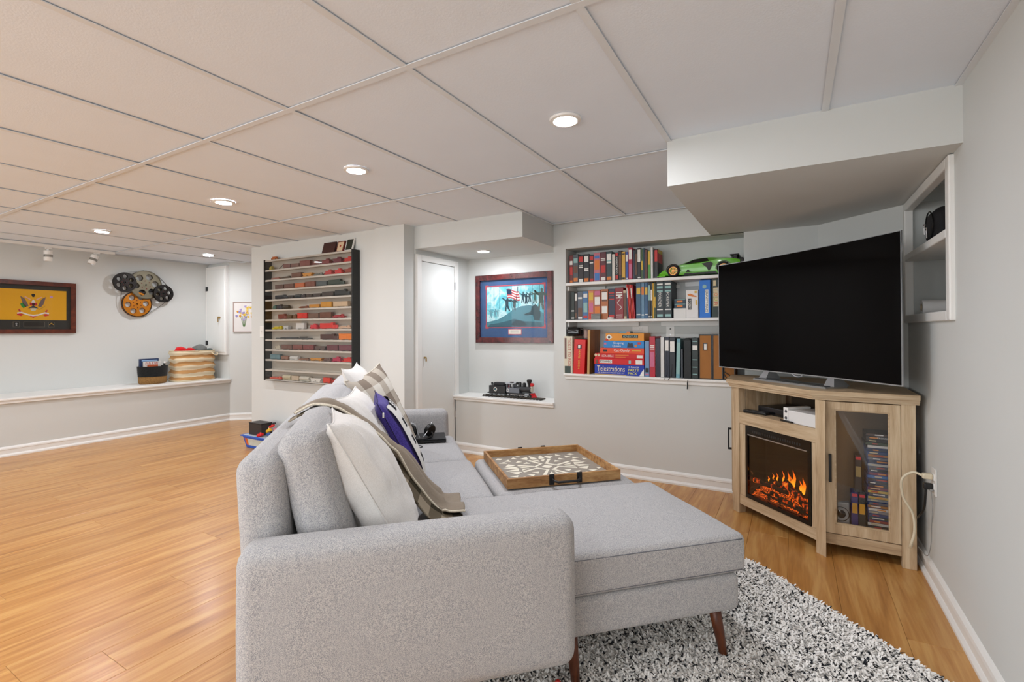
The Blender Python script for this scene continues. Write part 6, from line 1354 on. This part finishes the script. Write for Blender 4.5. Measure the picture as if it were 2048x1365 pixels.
add('title', text('DRAW', 0.13, 0.035, (-6.4642, 2.785, ZL+0.232), (0, 1, 0), (0, 0, 1)), mat('print_red', '#b03a34', 0.5), t)
t = ledge_box('orange topped box in front in the black basket', 2.73, 2.83, -6.450, -6.425, ZL+0.222, '#b9572f')
t = thing('flashlight', 'white capped tube leaning in the black basket', 'flashlight', (-6.43, 2.90, ZL+0.02))
add('tube', MB().cyl((-6.44, 2.86, ZL+0.05), (-6.42, 2.895, ZL+0.235), 0.012), BLACK, t); add('cap', MB().cyl((-6.42, 2.895, ZL+0.235), (-6.417, 2.900, ZL+0.252), 0.013), WHITEP, t)

m, nt, b = node_mat('striped_canvas')
tc = nt.nodes.new('ShaderNodeTexCoord'); sp = nt.nodes.new('ShaderNodeSeparateXYZ'); nt.links.new(tc.outputs['Object'], sp.inputs[0])
nz = nt.nodes.new('ShaderNodeTexNoise'); nz.inputs['Scale'].default_value = 6; nt.links.new(tc.outputs['Object'], nz.inputs['Vector'])
ma = nt.nodes.new('ShaderNodeMath'); ma.operation = 'MULTIPLY_ADD'; ma.inputs[1].default_value = 0.06; nt.links.new(nz.outputs['Fac'], ma.inputs[0]); nt.links.new(sp.outputs['Z'], ma.inputs[2])
sc_ = nt.nodes.new('ShaderNodeMath'); sc_.operation = 'MULTIPLY'; sc_.inputs[1].default_value = 11.5; nt.links.new(ma.outputs[0], sc_.inputs[0])
fr = nt.nodes.new('ShaderNodeMath'); fr.operation = 'FRACT'; nt.links.new(sc_.outputs[0], fr.inputs[0])
r = ramp(nt, [(0.0, '#e2d3b4'), (0.50, '#e2d3b4'), (0.58, '#c0905a'), (0.95, '#b98a55')]); nt.links.new(fr.outputs[0], r.inputs['Fac']); nt.links.new(r.outputs['Color'], b.inputs['Base Color']); b.inputs['Roughness'].default_value = 0.9
lb = thing('laundry_bag', 'cream and tan striped fabric hamper on the ledge under the cabinet', 'hamper', (-6.49, 3.24, ZL))
mb = MB(); n_ = 56; lv = 26; vs = []; fs = []
for k in range(lv+1):
    f = k/lv; z = ZL+0.365*f; sag = 0.010*math.sin(f*PI*9.0)
    for i in range(n_):
        a = 2*PI*i/n_; cs, sn = math.cos(a), math.sin(a); q = 3.2
        rr = (abs(cs)**q+abs(sn)**q)**(-1/q)
        w_ = 1+sag*4+0.02*noise.noise(Vector((cs*3, sn*3, f*14)))
        vs.append((-6.49+0.165*rr*cs*w_*(0.96+0.04*f), 3.235+0.235*rr*sn*w_*(0.98-0.01*f), z))
for k in range(lv):
    for i in range(n_): fs.append((k*n_+i, k*n_+(i+1) % n_, (k+1)*n_+(i+1) % n_, (k+1)*n_+i))
fs.append(tuple(range(n_))[::-1])
o = add('fabric_body', mb.add(vs, fs), m, lb, smooth=True); sd = o.modifiers.new('thickness', 'SOLIDIFY'); sd.thickness = 0.004
add('rim_rope', MB().tube([(vs[lv*n_+i % n_][0], vs[lv*n_+i % n_][1], ZL+0.366) for i in range(n_+1)], 0.006, 6), mat('rope_cream', '#d9c8a6', 0.9), lb, smooth=True)
add('side_handle', MB().tube(spline([(-6.335, 3.38, ZL+0.345), (-6.318, 3.41, ZL+0.315), (-6.325, 3.45, ZL+0.31), (-6.36, 3.465, ZL+0.34)]), 0.007, 8), mat('rope_cream', '#d9c8a6', 0.9), lb, smooth=True)
def heap(label, cat, nm, c, r_, col, seed, sc=(1, 1, 1)):
    mb = MB(); mb.sphere(c, r_, 22, sc); mb.v = [tuple(Vector(v)+(Vector(v)-Vector(c)).normalized()*r_*0.25*noise.noise(Vector(v)*22+Vector((seed, 0, 0)))) for v in mb.v]
    return add(nm, mb, fabric('cloth_'+col.strip('#'), col, col, 200, bump=0.3), label=label, cat=cat, smooth=True)
heap('bright red cloth heaped on the left of the striped hamper', 'cloth', 'folded_cloth', (-6.46, 3.085, ZL+0.372), 0.068, '#d01c20', 1, (0.9, 1.0, 0.62))
heap('second bright red cloth heaped in the striped hamper', 'cloth', 'folded_cloth', (-6.44, 3.185, ZL+0.372), 0.056, '#c4191d', 4, (0.9, 1.0, 0.62))
heap('grey crumpled shirt heaped on the right of the striped hamper', 'cloth', 'folded_cloth', (-6.47, 3.315, ZL+0.378), 0.085, '#6f716e', 2, (1.0, 0.95, 0.75))
heap('small dark grey cloth at the right rim of the striped hamper', 'cloth', 'folded_cloth', (-6.45, 3.41, ZL+0.366), 0.042, '#56605c', 3, (1, 0.9, 0.7))

# ------------------------------------------------------------------ flower print on the diagonal wall
dg = Vector((1, 1, 0)).normalized(); nrm = Vector((1, -1, 0)).normalized()
def dgM(off): 
    p = Vector((XLL, 3.562, 0))+nrm*0.002
    return Matrix(((dg.x, 0, nrm.x, p.x), (dg.y, 0, nrm.y, p.y), (0, 1, 0, 0), (0, 0, 0, 1)))
DM = dgM(0)
t = thing('flower_print', 'small framed print of yellow and violet flowers at the wall edge', 'framed print', tuple(DM @ Vector((0.22, 1.13, 0))))
add('frame', MB().plate(rect(0.042, 1.130, 0.382, 1.520), [rect(0.052, 1.140, 0.372, 1.510)[::-1]], 0, 0.015, DM), mat('frame_taupe', '#a8928a', 0.5), t)
pp = add('paper', MB().box(0.052, 1.140, 0.002, 0.372, 1.510, 0.008, DM), mat('print_pale', '#dcd8d4', 0.8, var=0.06, scale=9), t)
random.seed(21)
for k in range(30):
    a = random.uniform(0, 2*PI); rr_ = random.uniform(0, 0.11); cx_ = 0.165+rr_*math.cos(a)*1.15; cz_ = 1.375+rr_*math.sin(a)
    col = ['#d9b23a', '#c98f2c', '#a796c4', '#8f84b8', '#e0c35c'][k % 5]
    add('petal', MB().prism([(cx_+0.018*math.cos(2*PI*q/7)*(1 if q % 2 else 0.7), cz_+0.018*math.sin(2*PI*q/7)*(1 if q % 2 else 0.7)) for q in range(7)], 0.008+0.0001*k, 0.0095+0.0001*k, DM), mat('petal_'+col.strip('#'), col, 0.7), pp)
for k in range(7):
    x_ = 0.125+k*0.013; add('stem', MB().prism([(x_, 1.34), (x_+0.004, 1.34), (0.172+(k-3)*0.003, 1.20), (0.168+(k-3)*0.003, 1.20)], 0.008, 0.009, DM), mat('stem_green', '#5d7a4c', 0.7), pp)

# ------------------------------------------------------------------ track light
t = thing('track_light', 'white ceiling track with two small spot heads by the left wall', 'track light', (-6.45, 1.4, 1.98))
add('track', MB().bbox(-6.47, 0.30, 1.990, -6.435, 2.42, 2.0185, 0.003), WHITEP, t)
for y, tl in ((1.87, 0), (2.262, -22)):
    M = Matrix.Translation((-6.452, y, 1.988)) @ Matrix.Rotation(math.radians(tl), 4, 'X')
    hd = add('spot_head', MB().lathe([(0.010, 0.003), (0.012, -0.03), (0.034, -0.034), (0.034, -0.130), (0.030, -0.135), (0.030, -0.05)], 20, M, cap=False), WHITEP, t); autosmooth(hd, 40)
    o = add('reflector', MB().lathe([(0.029, -0.128), (0.020, -0.10), (0.008, -0.085), (0.001, -0.083)], 18, M, cap=False), STEEL, hd); autosmooth(o, 50)
    add('adapter', MB().bbox(-6.47, y-0.022, 1.975, -6.434, y+0.022, 1.9895, 0.003), WHITEP, t)
    add('dark_band', MB().lathe([(0.0345, -0.070), (0.0350, -0.075), (0.0350, -0.092), (0.0345, -0.096)], 20, M, cap=False), mat('band_grey', '#8b8880', 0.4, metal=0.4), hd)
# ------------------------------------------------------------------ framed battle print in the niche (a generic scene, built from flat shapes)
PM = Matrix(((1, 0, 0, 0), (0, 0, -1, 3.939), (0, 1, 0, 0), (0, 0, 0, 1)))       # local x = X, y = Z, out = -Y
t = thing('battle_print', 'cherry framed print of soldiers under a striped flag with blue mat', 'framed print', (-2.262, 3.93, 1.02))
CHER = wood('cherry_frame', '#2c0b0c', '#4a1314', '#6b2222', (9, 9, 9), 0.25, coat=0.4)
a0, a1, b0, b1, fw = -2.678, -1.849, 1.020, 1.670, 0.046
for q in ([(a0, b0), (a1, b0), (a1-fw, b0+fw), (a0+fw, b0+fw)], [(a0, b1), (a1, b1), (a1-fw, b1-fw), (a0+fw, b1-fw)], [(a0, b0), (a0+fw, b0+fw), (a0+fw, b1-fw), (a0, b1)], [(a1, b0), (a1-fw, b0+fw), (a1-fw, b1-fw), (a1, b1)]):
    s_ = add('frame_side', MB().prism(q, 0.001, 0.026, PM), CHER, t)
    cq = [((x-(a0+a1)/2)*0.985+(a0+a1)/2, (z-(b0+b1)/2)*0.98+(b0+b1)/2) for x, z in q]
    add('raised_bead', MB().prism(cq, 0.026, 0.032, PM), CHER, s_)
add('mat_board', MB().box(a0+fw, b0+fw, 0.004, a1-fw, b1-fw, 0.009, PM), mat('mat_blue', '#3f5f8c', 0.8, var=0.35, scale=16), t)
ix0, ix1, iz0, iz1 = -2.556, -1.944, 1.172, 1.553
add('red_border', MB().plate(rect(ix0-0.012, iz0-0.012, ix1+0.012, iz1+0.012), [rect(ix0-0.004, iz0-0.004, ix1+0.004, iz1+0.004)[::-1]], 0.009, 0.0105, PM), mat('border_red', '#c4545c', 0.7), t)
for cx_, cz_ in ((ix0, iz0), (ix1, iz0), (ix0, iz1), (ix1, iz1)): add('border_corner', MB().box(cx_-0.018, cz_-0.018, 0.0088, cx_+0.018, cz_+0.018, 0.0100, PM), mat('border_red', '#c4545c', 0.7), t)
m, nt, b = node_mat('battle_sky')
mp = mapping(nt, (7, 7, 7)); nz = nt.nodes.new('ShaderNodeTexNoise'); nz.inputs['Scale'].default_value = 1.0; nz.inputs['Detail'].default_value = 6; nz.inputs['Distortion'].default_value = 1.2; nt.links.new(mp.outputs[0], nz.inputs['Vector'])
r = ramp(nt, [(0.30, '#3f9db2'), (0.48, '#7fd3dd'), (0.60, '#cfeef0'), (0.72, '#7cc3d1')]); nt.links.new(nz.outputs['Fac'], r.inputs['Fac']); nt.links.new(r.outputs['Color'], b.inputs['Base Color']); b.inputs['Roughness'].default_value = 0.8
pc = add('picture', MB().box(ix0, iz0, 0.0092, ix1, iz1, 0.0108, PM), m, t)
def art(name, pts, col, lift): return add(name, MB().prism([(ix0+x*(ix1-ix0), iz0+z*(iz1-iz0)) for x, z in pts], 0.0108+lift, 0.0112+lift, PM), mat('art_'+col.strip('#'), col, 0.8, var=0.25, scale=40), pc)
art('ground', [(0, 0), (1, 0), (1, 0.30), (0.9, 0.42), (0.78, 0.52), (0.62, 0.50), (0.50, 0.44), (0.36, 0.30), (0.2, 0.18), (0, 0.12)], '#4f8794', 0.0)
art('foreground', [(0.02, 0), (0.98, 0), (0.95, 0.10), (0.8, 0.12), (0.62, 0.14), (0.5, 0.20), (0.42, 0.16), (0.2, 0.09), (0.05, 0.06)], '#3c6370', 0.0006)
for x in (0.06, 0.13, 0.23, 0.45, 0.56, 0.70, 0.81, 0.93): art('tree_trunk', [(x, 0.45), (x+0.008, 0.45), (x+0.006, 1.0), (x+0.001, 1.0)], '#4a7f90', 0.0003)
def soldier(x, z, s, col, lift=0.0012, lunge=0.0):
    pts = [(0.0, 0.0), (0.035, 0.0), (0.045, 0.16), (0.075+lunge, 0.0), (0.105+lunge, 0.0), (0.085, 0.20), (0.09, 0.33), (0.15, 0.30), (0.16, 0.34), (0.095, 0.40), (0.08, 0.41), (0.085, 0.47), (0.065, 0.50), (0.045, 0.48), (0.047, 0.41), (0.02, 0.39), (-0.06, 0.46), (-0.065, 0.43), (0.015, 0.33), (0.02, 0.18)]
    art('soldier', [(x+px*s, z+pz*s) for px, pz in pts], col, lift)
soldier(0.33, 0.38, 0.75, '#2b4450', lunge=0.03); soldier(0.46, 0.40, 0.62, '#3d4d52')
for x, z, s, c_ in ((0.62, 0.58, 0.55, '#355562'), (0.68, 0.55, 0.5, '#2c4652'), (0.74, 0.60, 0.5, '#3f5b64'), (0.82, 0.56, 0.62, '#4c6660'), (0.90, 0.40, 1.05, '#53645f'), (0.05, 0.22, 0.45, '#6fa3ae'), (0.13, 0.24, 0.42, '#6596a3'), (0.18, 0.26, 0.40, '#7fb1ba')): soldier(x, z, s, c_)
art('crouching_soldier', [(0.66, 0.30), (0.78, 0.36), (0.80, 0.48), (0.86, 0.54), (0.92, 0.46), (0.95, 0.28), (0.93, 0.14), (0.84, 0.16), (0.82, 0.28), (0.70, 0.27)], '#2f4a50', 0.0016)
art('fallen_soldier', [(0.44, 0.06), (0.52, 0.16), (0.62, 0.15), (0.72, 0.06), (0.68, 0.02), (0.50, 0.02)], '#27414a', 0.0016)
art('flag_pole', [(0.505, 0.42), (0.515, 0.42), (0.565, 0.98), (0.558, 0.98)], '#2a2f33', 0.0018)
fx = lambda u, v_: (0.36+0.22*u+0.02*v_, 0.93-0.06*u-0.23*v_+0.02*math.sin(u*6))
for k in range(7):
    v0, v1 = k/7, (k+1)/7
    art('flag_stripe', [fx(u/6, v0) for u in range(7)] + [fx(u/6, v1) for u in range(6, -1, -1)], '#b8434c' if k % 2 == 0 else '#e4dcdc', 0.0014)
art('flag_canton', [fx(0, 0), fx(0.4, 0), fx(0.4, 0.55), fx(0, 0.55)], '#1d3450', 0.0018)
pl_ = add('name_plate', MB().box(-2.318, 1.099, 0.009, -2.176, 1.151, 0.011, PM), mat('border_red', '#c4545c', 0.7), t)
add('card', MB().box(-2.313, 1.104, 0.011, -2.181, 1.146, 0.012, PM), mat('card_cream', '#e6e0d4', 0.8), pl_)
for z in (1.133, 1.123, 1.114): add('text_line', MB().box(-2.290, z-0.0015, 0.012, -2.204, z+0.0015, 0.0124, PM), mat('text_grey', '#8f8a82', 0.8), pl_)
add('pane', MB().box(a0+fw, b0+fw, 0.018, a1-fw, b1-fw, 0.020, PM), glass('frame_glass', refl=0.15), t)

# ------------------------------------------------------------------ toy steam train on the niche ledge
ZN = 0.5305; TY = 3.79
tk = thing('toy_track', 'straight piece of dark toy railway track on the niche ledge', 'track', (-2.18, TY, ZN))
for dy in (-0.0225, 0.0225): add('rail', MB().bbox(-2.500, TY+dy-0.002, ZN+0.006, -1.875, TY+dy+0.002, ZN+0.014, 0.0008, 1), mat('rail_bronze', '#4c463d', 0.4, metal=0.6), tk)
for k in range(19):
    x = -2.485+k*0.0328; add('tie', MB().bbox(x-0.009, TY-0.042, ZN, x+0.009, TY+0.042, ZN+0.0062, 0.001, 1), mat('tie_brown', '#241f1b', 0.7), tk)
ZR = ZN+0.0142
lc = thing('toy_locomotive', 'black and grey toy steam locomotive with red lamp and cowcatcher', 'toy train', (-2.11, TY, ZR))
LB = mat('loco_black', '#1b1d1f', 0.45); LGY = mat('loco_grey', '#6a7078', 0.45); LRED = mat('loco_red', '#c8151c', 0.4)
add('frame', MB().bbox(-2.235, TY-0.03, ZR+0.022, -1.985, TY+0.03, ZR+0.034, 0.002), LB, lc)
o = add('boiler', MB().cyl((-2.15, TY, ZR+0.066), (-2.005, TY, ZR+0.066), 0.026, n=22).cyl((-2.005, TY, ZR+0.066), (-1.998, TY, ZR+0.066), 0.026, 0.020, n=22), LB, lc); autosmooth(o, 40)
add('side_tank', MB().bbox(-2.205, TY-0.039, ZR+0.034, -2.105, TY+0.039, ZR+0.076, 0.003), LGY, lc)
cb = add('cab', MB().bbox(-2.238, TY-0.038, ZR+0.034, -2.166, TY+0.038, ZR+0.080, 0.002).bbox(-2.238, TY-0.038, ZR+0.080, -2.230, TY+0.038, ZR+0.112, 0.001, 1).bbox(-2.174, TY-0.038, ZR+0.080, -2.166, TY+0.038, ZR+0.112, 0.001, 1).bbox(-2.206, TY-0.038, ZR+0.080, -2.200, TY-0.033, ZR+0.112, 0.001, 1), LGY, lc)
add('cab_roof', MB().bbox(-2.250, TY-0.044, ZR+0.112, -2.156, TY+0.044, ZR+0.119, 0.003), mat('roof_grey', '#a3a7ab', 0.5), cb)
add('roof_vent', MB().bbox(-2.216, TY-0.012, ZR+0.119, -2.186, TY+0.012, ZR+0.128, 0.002), mat('vent_brown', '#34231d', 0.5), cb)
add('driver', MB().cyl((-2.215, TY-0.02, ZR+0.078), (-2.215, TY-0.02, ZR+0.094), 0.007, n=10).sphere((-2.215, TY-0.02, ZR+0.100), 0.006, 10), LRED, cb)
o = add('funnel', MB().lathe([(0.010, 0.088), (0.010, 0.108), (0.022, 0.140), (0.024, 0.150), (0.018, 0.158), (0.006, 0.160)], 20, Matrix.Translation((-2.022, TY, ZR))), LB, lc); autosmooth(o, 40)
for x, h_ in ((-2.072, 0.128), (-2.118, 0.132)):
    o = add('dome', MB().lathe([(0.016, 0.086), (0.016, h_-0.012), (0.012, h_-0.003), (0.001, h_)], 18, Matrix.Translation((x, TY, ZR)), cap=False), LB, lc); autosmooth(o, 50)
add('bell', MB().sphere((-2.145, TY, ZR+0.118), 0.013, 12), mat('bell_dark', '#2a2c2c', 0.3, metal=0.6), lc)
add('headlamp', MB().bbox(-2.008, TY-0.012, ZR+0.096, -1.985, TY+0.012, ZR+0.126, 0.004).cyl((-1.985, TY, ZR+0.111), (-1.978, TY, ZR+0.111), 0.010), LRED, lc)
add('smokebox_front', MB().cyl((-1.998, TY, ZR+0.066), (-1.993, TY, ZR+0.066), 0.024, n=20).bbox(-2.0, TY-0.026, ZR+0.088, -1.985, TY+0.026, ZR+0.094, 0.002), mat('loco_cream', '#cfc7b4', 0.5), lc)
add('cowcatcher', MB().add([(-1.985, TY-0.034, ZR+0.002), (-1.985, TY+0.034, ZR+0.002), (-1.985, TY+0.030, ZR+0.034), (-1.985, TY-0.030, ZR+0.034), (-1.942, TY, ZR+0.002), (-1.966, TY, ZR+0.034)], [(0, 1, 2, 3), (0, 4, 1), (3, 2, 5), (0, 3, 5, 4), (1, 4, 5, 2)]).bbox(-1.992, TY-0.036, ZR+0.026, -1.982, TY+0.036, ZR+0.038, 0.002), LRED, lc)
o = add('cylinder', MB().cyl((-2.045, TY-0.036, ZR+0.026), (-2.005, TY-0.036, ZR+0.026), 0.011, n=14).cyl((-2.045, TY+0.036, ZR+0.026), (-2.005, TY+0.036, ZR+0.026), 0.011, n=14), mat('loco_steel', '#8b8f92', 0.35, metal=0.7), lc)
for x, r_ in ((-2.20, 0.017), (-2.145, 0.017), (-2.09, 0.017), (-2.02, 0.010)):
    for sy in (-1, 1):
        add('wheel', MB().cyl((x, TY+sy*0.019, ZR+r_), (x, TY+sy*0.027, ZR+r_), r_, n=18), LB, lc)
add('connecting_rod', MB().bbox(-2.20, TY-0.031, ZR+0.014, -2.05, TY-0.0285, ZR+0.019, 0.0008, 1), STEEL, lc)
Mlogo = Matrix(((1, 0, 0, -2.222), (0, 0, -1, TY-0.0382), (0, 1, 0, ZR+0.056), (0, 0, 0, 1)))
add('emblem_ring', MB().plate(circ(0, 0, 0.013, 22), [circ(0, 0, 0.009, 22)[::-1]], 0, 0.001, Mlogo), inkm('w'), lc)
td = thing('toy_tender', 'black toy coal tender with a round white emblem behind the locomotive', 'toy train', (-2.33, TY, ZR))
add('frame', MB().bbox(-2.445, TY-0.032, ZR+0.018, -2.245, TY+0.032, ZR+0.028, 0.002), LB, td)
add('tank', MB().bbox(-2.422, TY-0.040, ZR+0.028, -2.248, TY+0.040, ZR+0.090, 0.003), LB, td)
add('coal', MB().soft((-2.325, TY, ZR+0.100), (0.058, 0.032, 0.016), 0.012, (0, 0, 0.004), wob=0.006, seed=2), mat('coal_black', '#1a1a1d', 0.7, bump=0.6, bscale=120), td)
o = add('rear_lamp', MB().lathe([(0.006, 0.090), (0.006, 0.100), (0.010, 0.104), (0.010, 0.114), (0.004, 0.116)], 14, Matrix.Translation((-2.405, TY-0.01, ZR))), LB, td)
Mlogo = Matrix(((1, 0, 0, -2.352), (0, 0, -1, TY-0.0402), (0, 1, 0, ZR+0.058), (0, 0, 0, 1)))
e_ = add('emblem_ring', MB().plate(circ(0, 0, 0.018, 26), [circ(0, 0, 0.013, 26)[::-1]], 0, 0.001, Mlogo), inkm('w'), td)
add('emblem_centre', MB().prism([(-0.010, 0.004), (-0.004, 0.008), (0.002, 0.002), (0.008, 0.003), (0.003, -0.006), (-0.004, -0.003)], 0, 0.001, Mlogo), mat('emblem_teal', '#3f6e78', 0.5), e_)
for x in (-2.415, -2.375, -2.315, -2.275):
    for sy in (-1, 1): add('wheel', MB().cyl((x, TY+sy*0.019, ZR+0.012), (x, TY+sy*0.027, ZR+0.012), 0.012, n=16), mat('wheel_steel', '#777b7d', 0.4, metal=0.6), td)

# ------------------------------------------------------------------ blue toy tub behind the sofa with things in and on it
tb = thing('toy_tub', 'blue plastic toy tub on the floor behind the sofa', 'tub', (-4.48, 2.73, 0))
BLUE = mat('tub_blue', '#1559c4', 0.35, var=0.04)
x0, x1, y0, y1 = -4.69, -4.27, 2.78, 3.02
def tubring(d_, z): return [(x0+d_, y0+d_, z), (x1-d_, y0+d_, z), (x1-d_, y1-d_, z), (x0+d_, y1-d_, z)]
vs = tubring(0.035, 0.001)+tubring(0.012, 0.115)+tubring(-0.006, 0.117)+tubring(-0.006, 0.128)+tubring(0.014, 0.128)+tubring(0.040, 0.008)
fs = [(4*k+i, 4*k+(i+1) % 4, 4*k+4+(i+1) % 4, 4*k+4+i) for k in range(5) for i in range(4)]+[(3, 2, 1, 0), (20, 21, 22, 23)]
o = add('tub', MB().add(vs, fs), BLUE, tb); bv = o.modifiers.new('soft_edges', 'BEVEL'); bv.width = 0.008; bv.segments = 2
def tl(f, z): return (0, 0)
yy = lambda z: y0+0.035-(0.023)*z/0.115-0.0008
add('label_sticker', MB().add([(-4.63, yy(0.03), 0.03), (-4.36, yy(0.03), 0.03), (-4.34, yy(0.098), 0.098), (-4.65, yy(0.098), 0.098)], [(0, 1, 2, 3)]), mat('sticker', '#c9cfc6', 0.6, var=0.15, scale=25), tb)
add('label_stripe', MB().add([(-4.63, yy(0.03)-0.0006, 0.03), (-4.60, yy(0.03)-0.0006, 0.03), (-4.605, yy(0.098)-0.0006, 0.098), (-4.65, yy(0.098)-0.0006, 0.098)], [(0, 1, 2, 3)]), mat('sticker_orange', '#e0691f', 0.6), tb)
add('lid', MB().bbox(x0+0.016, y0+0.016, 0.116, x1-0.016, y1-0.016, 0.1285, 0.003), mat('lid_clear', '#b9c3cc', 0.4), tb)
t = thing('black_box', 'plain black box standing on the blue toy tub', 'box', (-4.545, 2.90, 0.129))
add('body', MB().bbox(-4.635, 2.83, 0.1290, -4.435, 2.945, 0.238, 0.002, 1), mat('box_black', '#2a2524', 0.5, var=0.05), t)
add('lid', MB().bbox(-4.637, 2.828, 0.2382, -4.433, 2.947, 0.247, 0.002, 1), mat('box_black', '#2a2524', 0.5), t)
random.seed(4)
TOYS = [('red', '#d3161a', (-4.42, 2.81, 0.147), 0.032, 1.6), ('yellow', '#e0b02a', (-4.36, 2.86, 0.185), 0.03, 1.4), ('white', '#d6d3cd', (-4.385, 2.90, 0.205), 0.028, 1.2), ('scarlet', '#c8201f', (-4.345, 2.88, 0.225), 0.022, 2.2), ('black', '#1d1d20', (-4.40, 2.93, 0.232), 0.02, 2.4), ('blue', '#2a4f93', (-4.33, 2.84, 0.155), 0.025, 1.8), ('pink', '#d98a9a', (-4.32, 2.90, 0.19), 0.024, 1.3)]
for w_, col, c_, r_, st_ in TOYS:
    t = thing('plastic_toy', '%s plastic toy in the pile beside the black box' % w_, 'toy', (c_[0], c_[1], c_[2]-r_*0.6), 0, 'plastic toys on the blue tub')
    m = mat('toy_'+w_, col, 0.4); a = random.uniform(-0.5, 0.5)
    add('body', MB().soft((0, 0, 0), (r_*st_*0.7, r_*0.6, r_*0.45), r_*0.3, M=Matrix.Translation(c_) @ Matrix.Rotation(a, 4, 'Y')), m, t)
    add('knob', MB().sphere((c_[0]+r_*0.4, c_[1]-r_*0.2, c_[2]+r_*0.5), r_*0.38, 10), m, t)
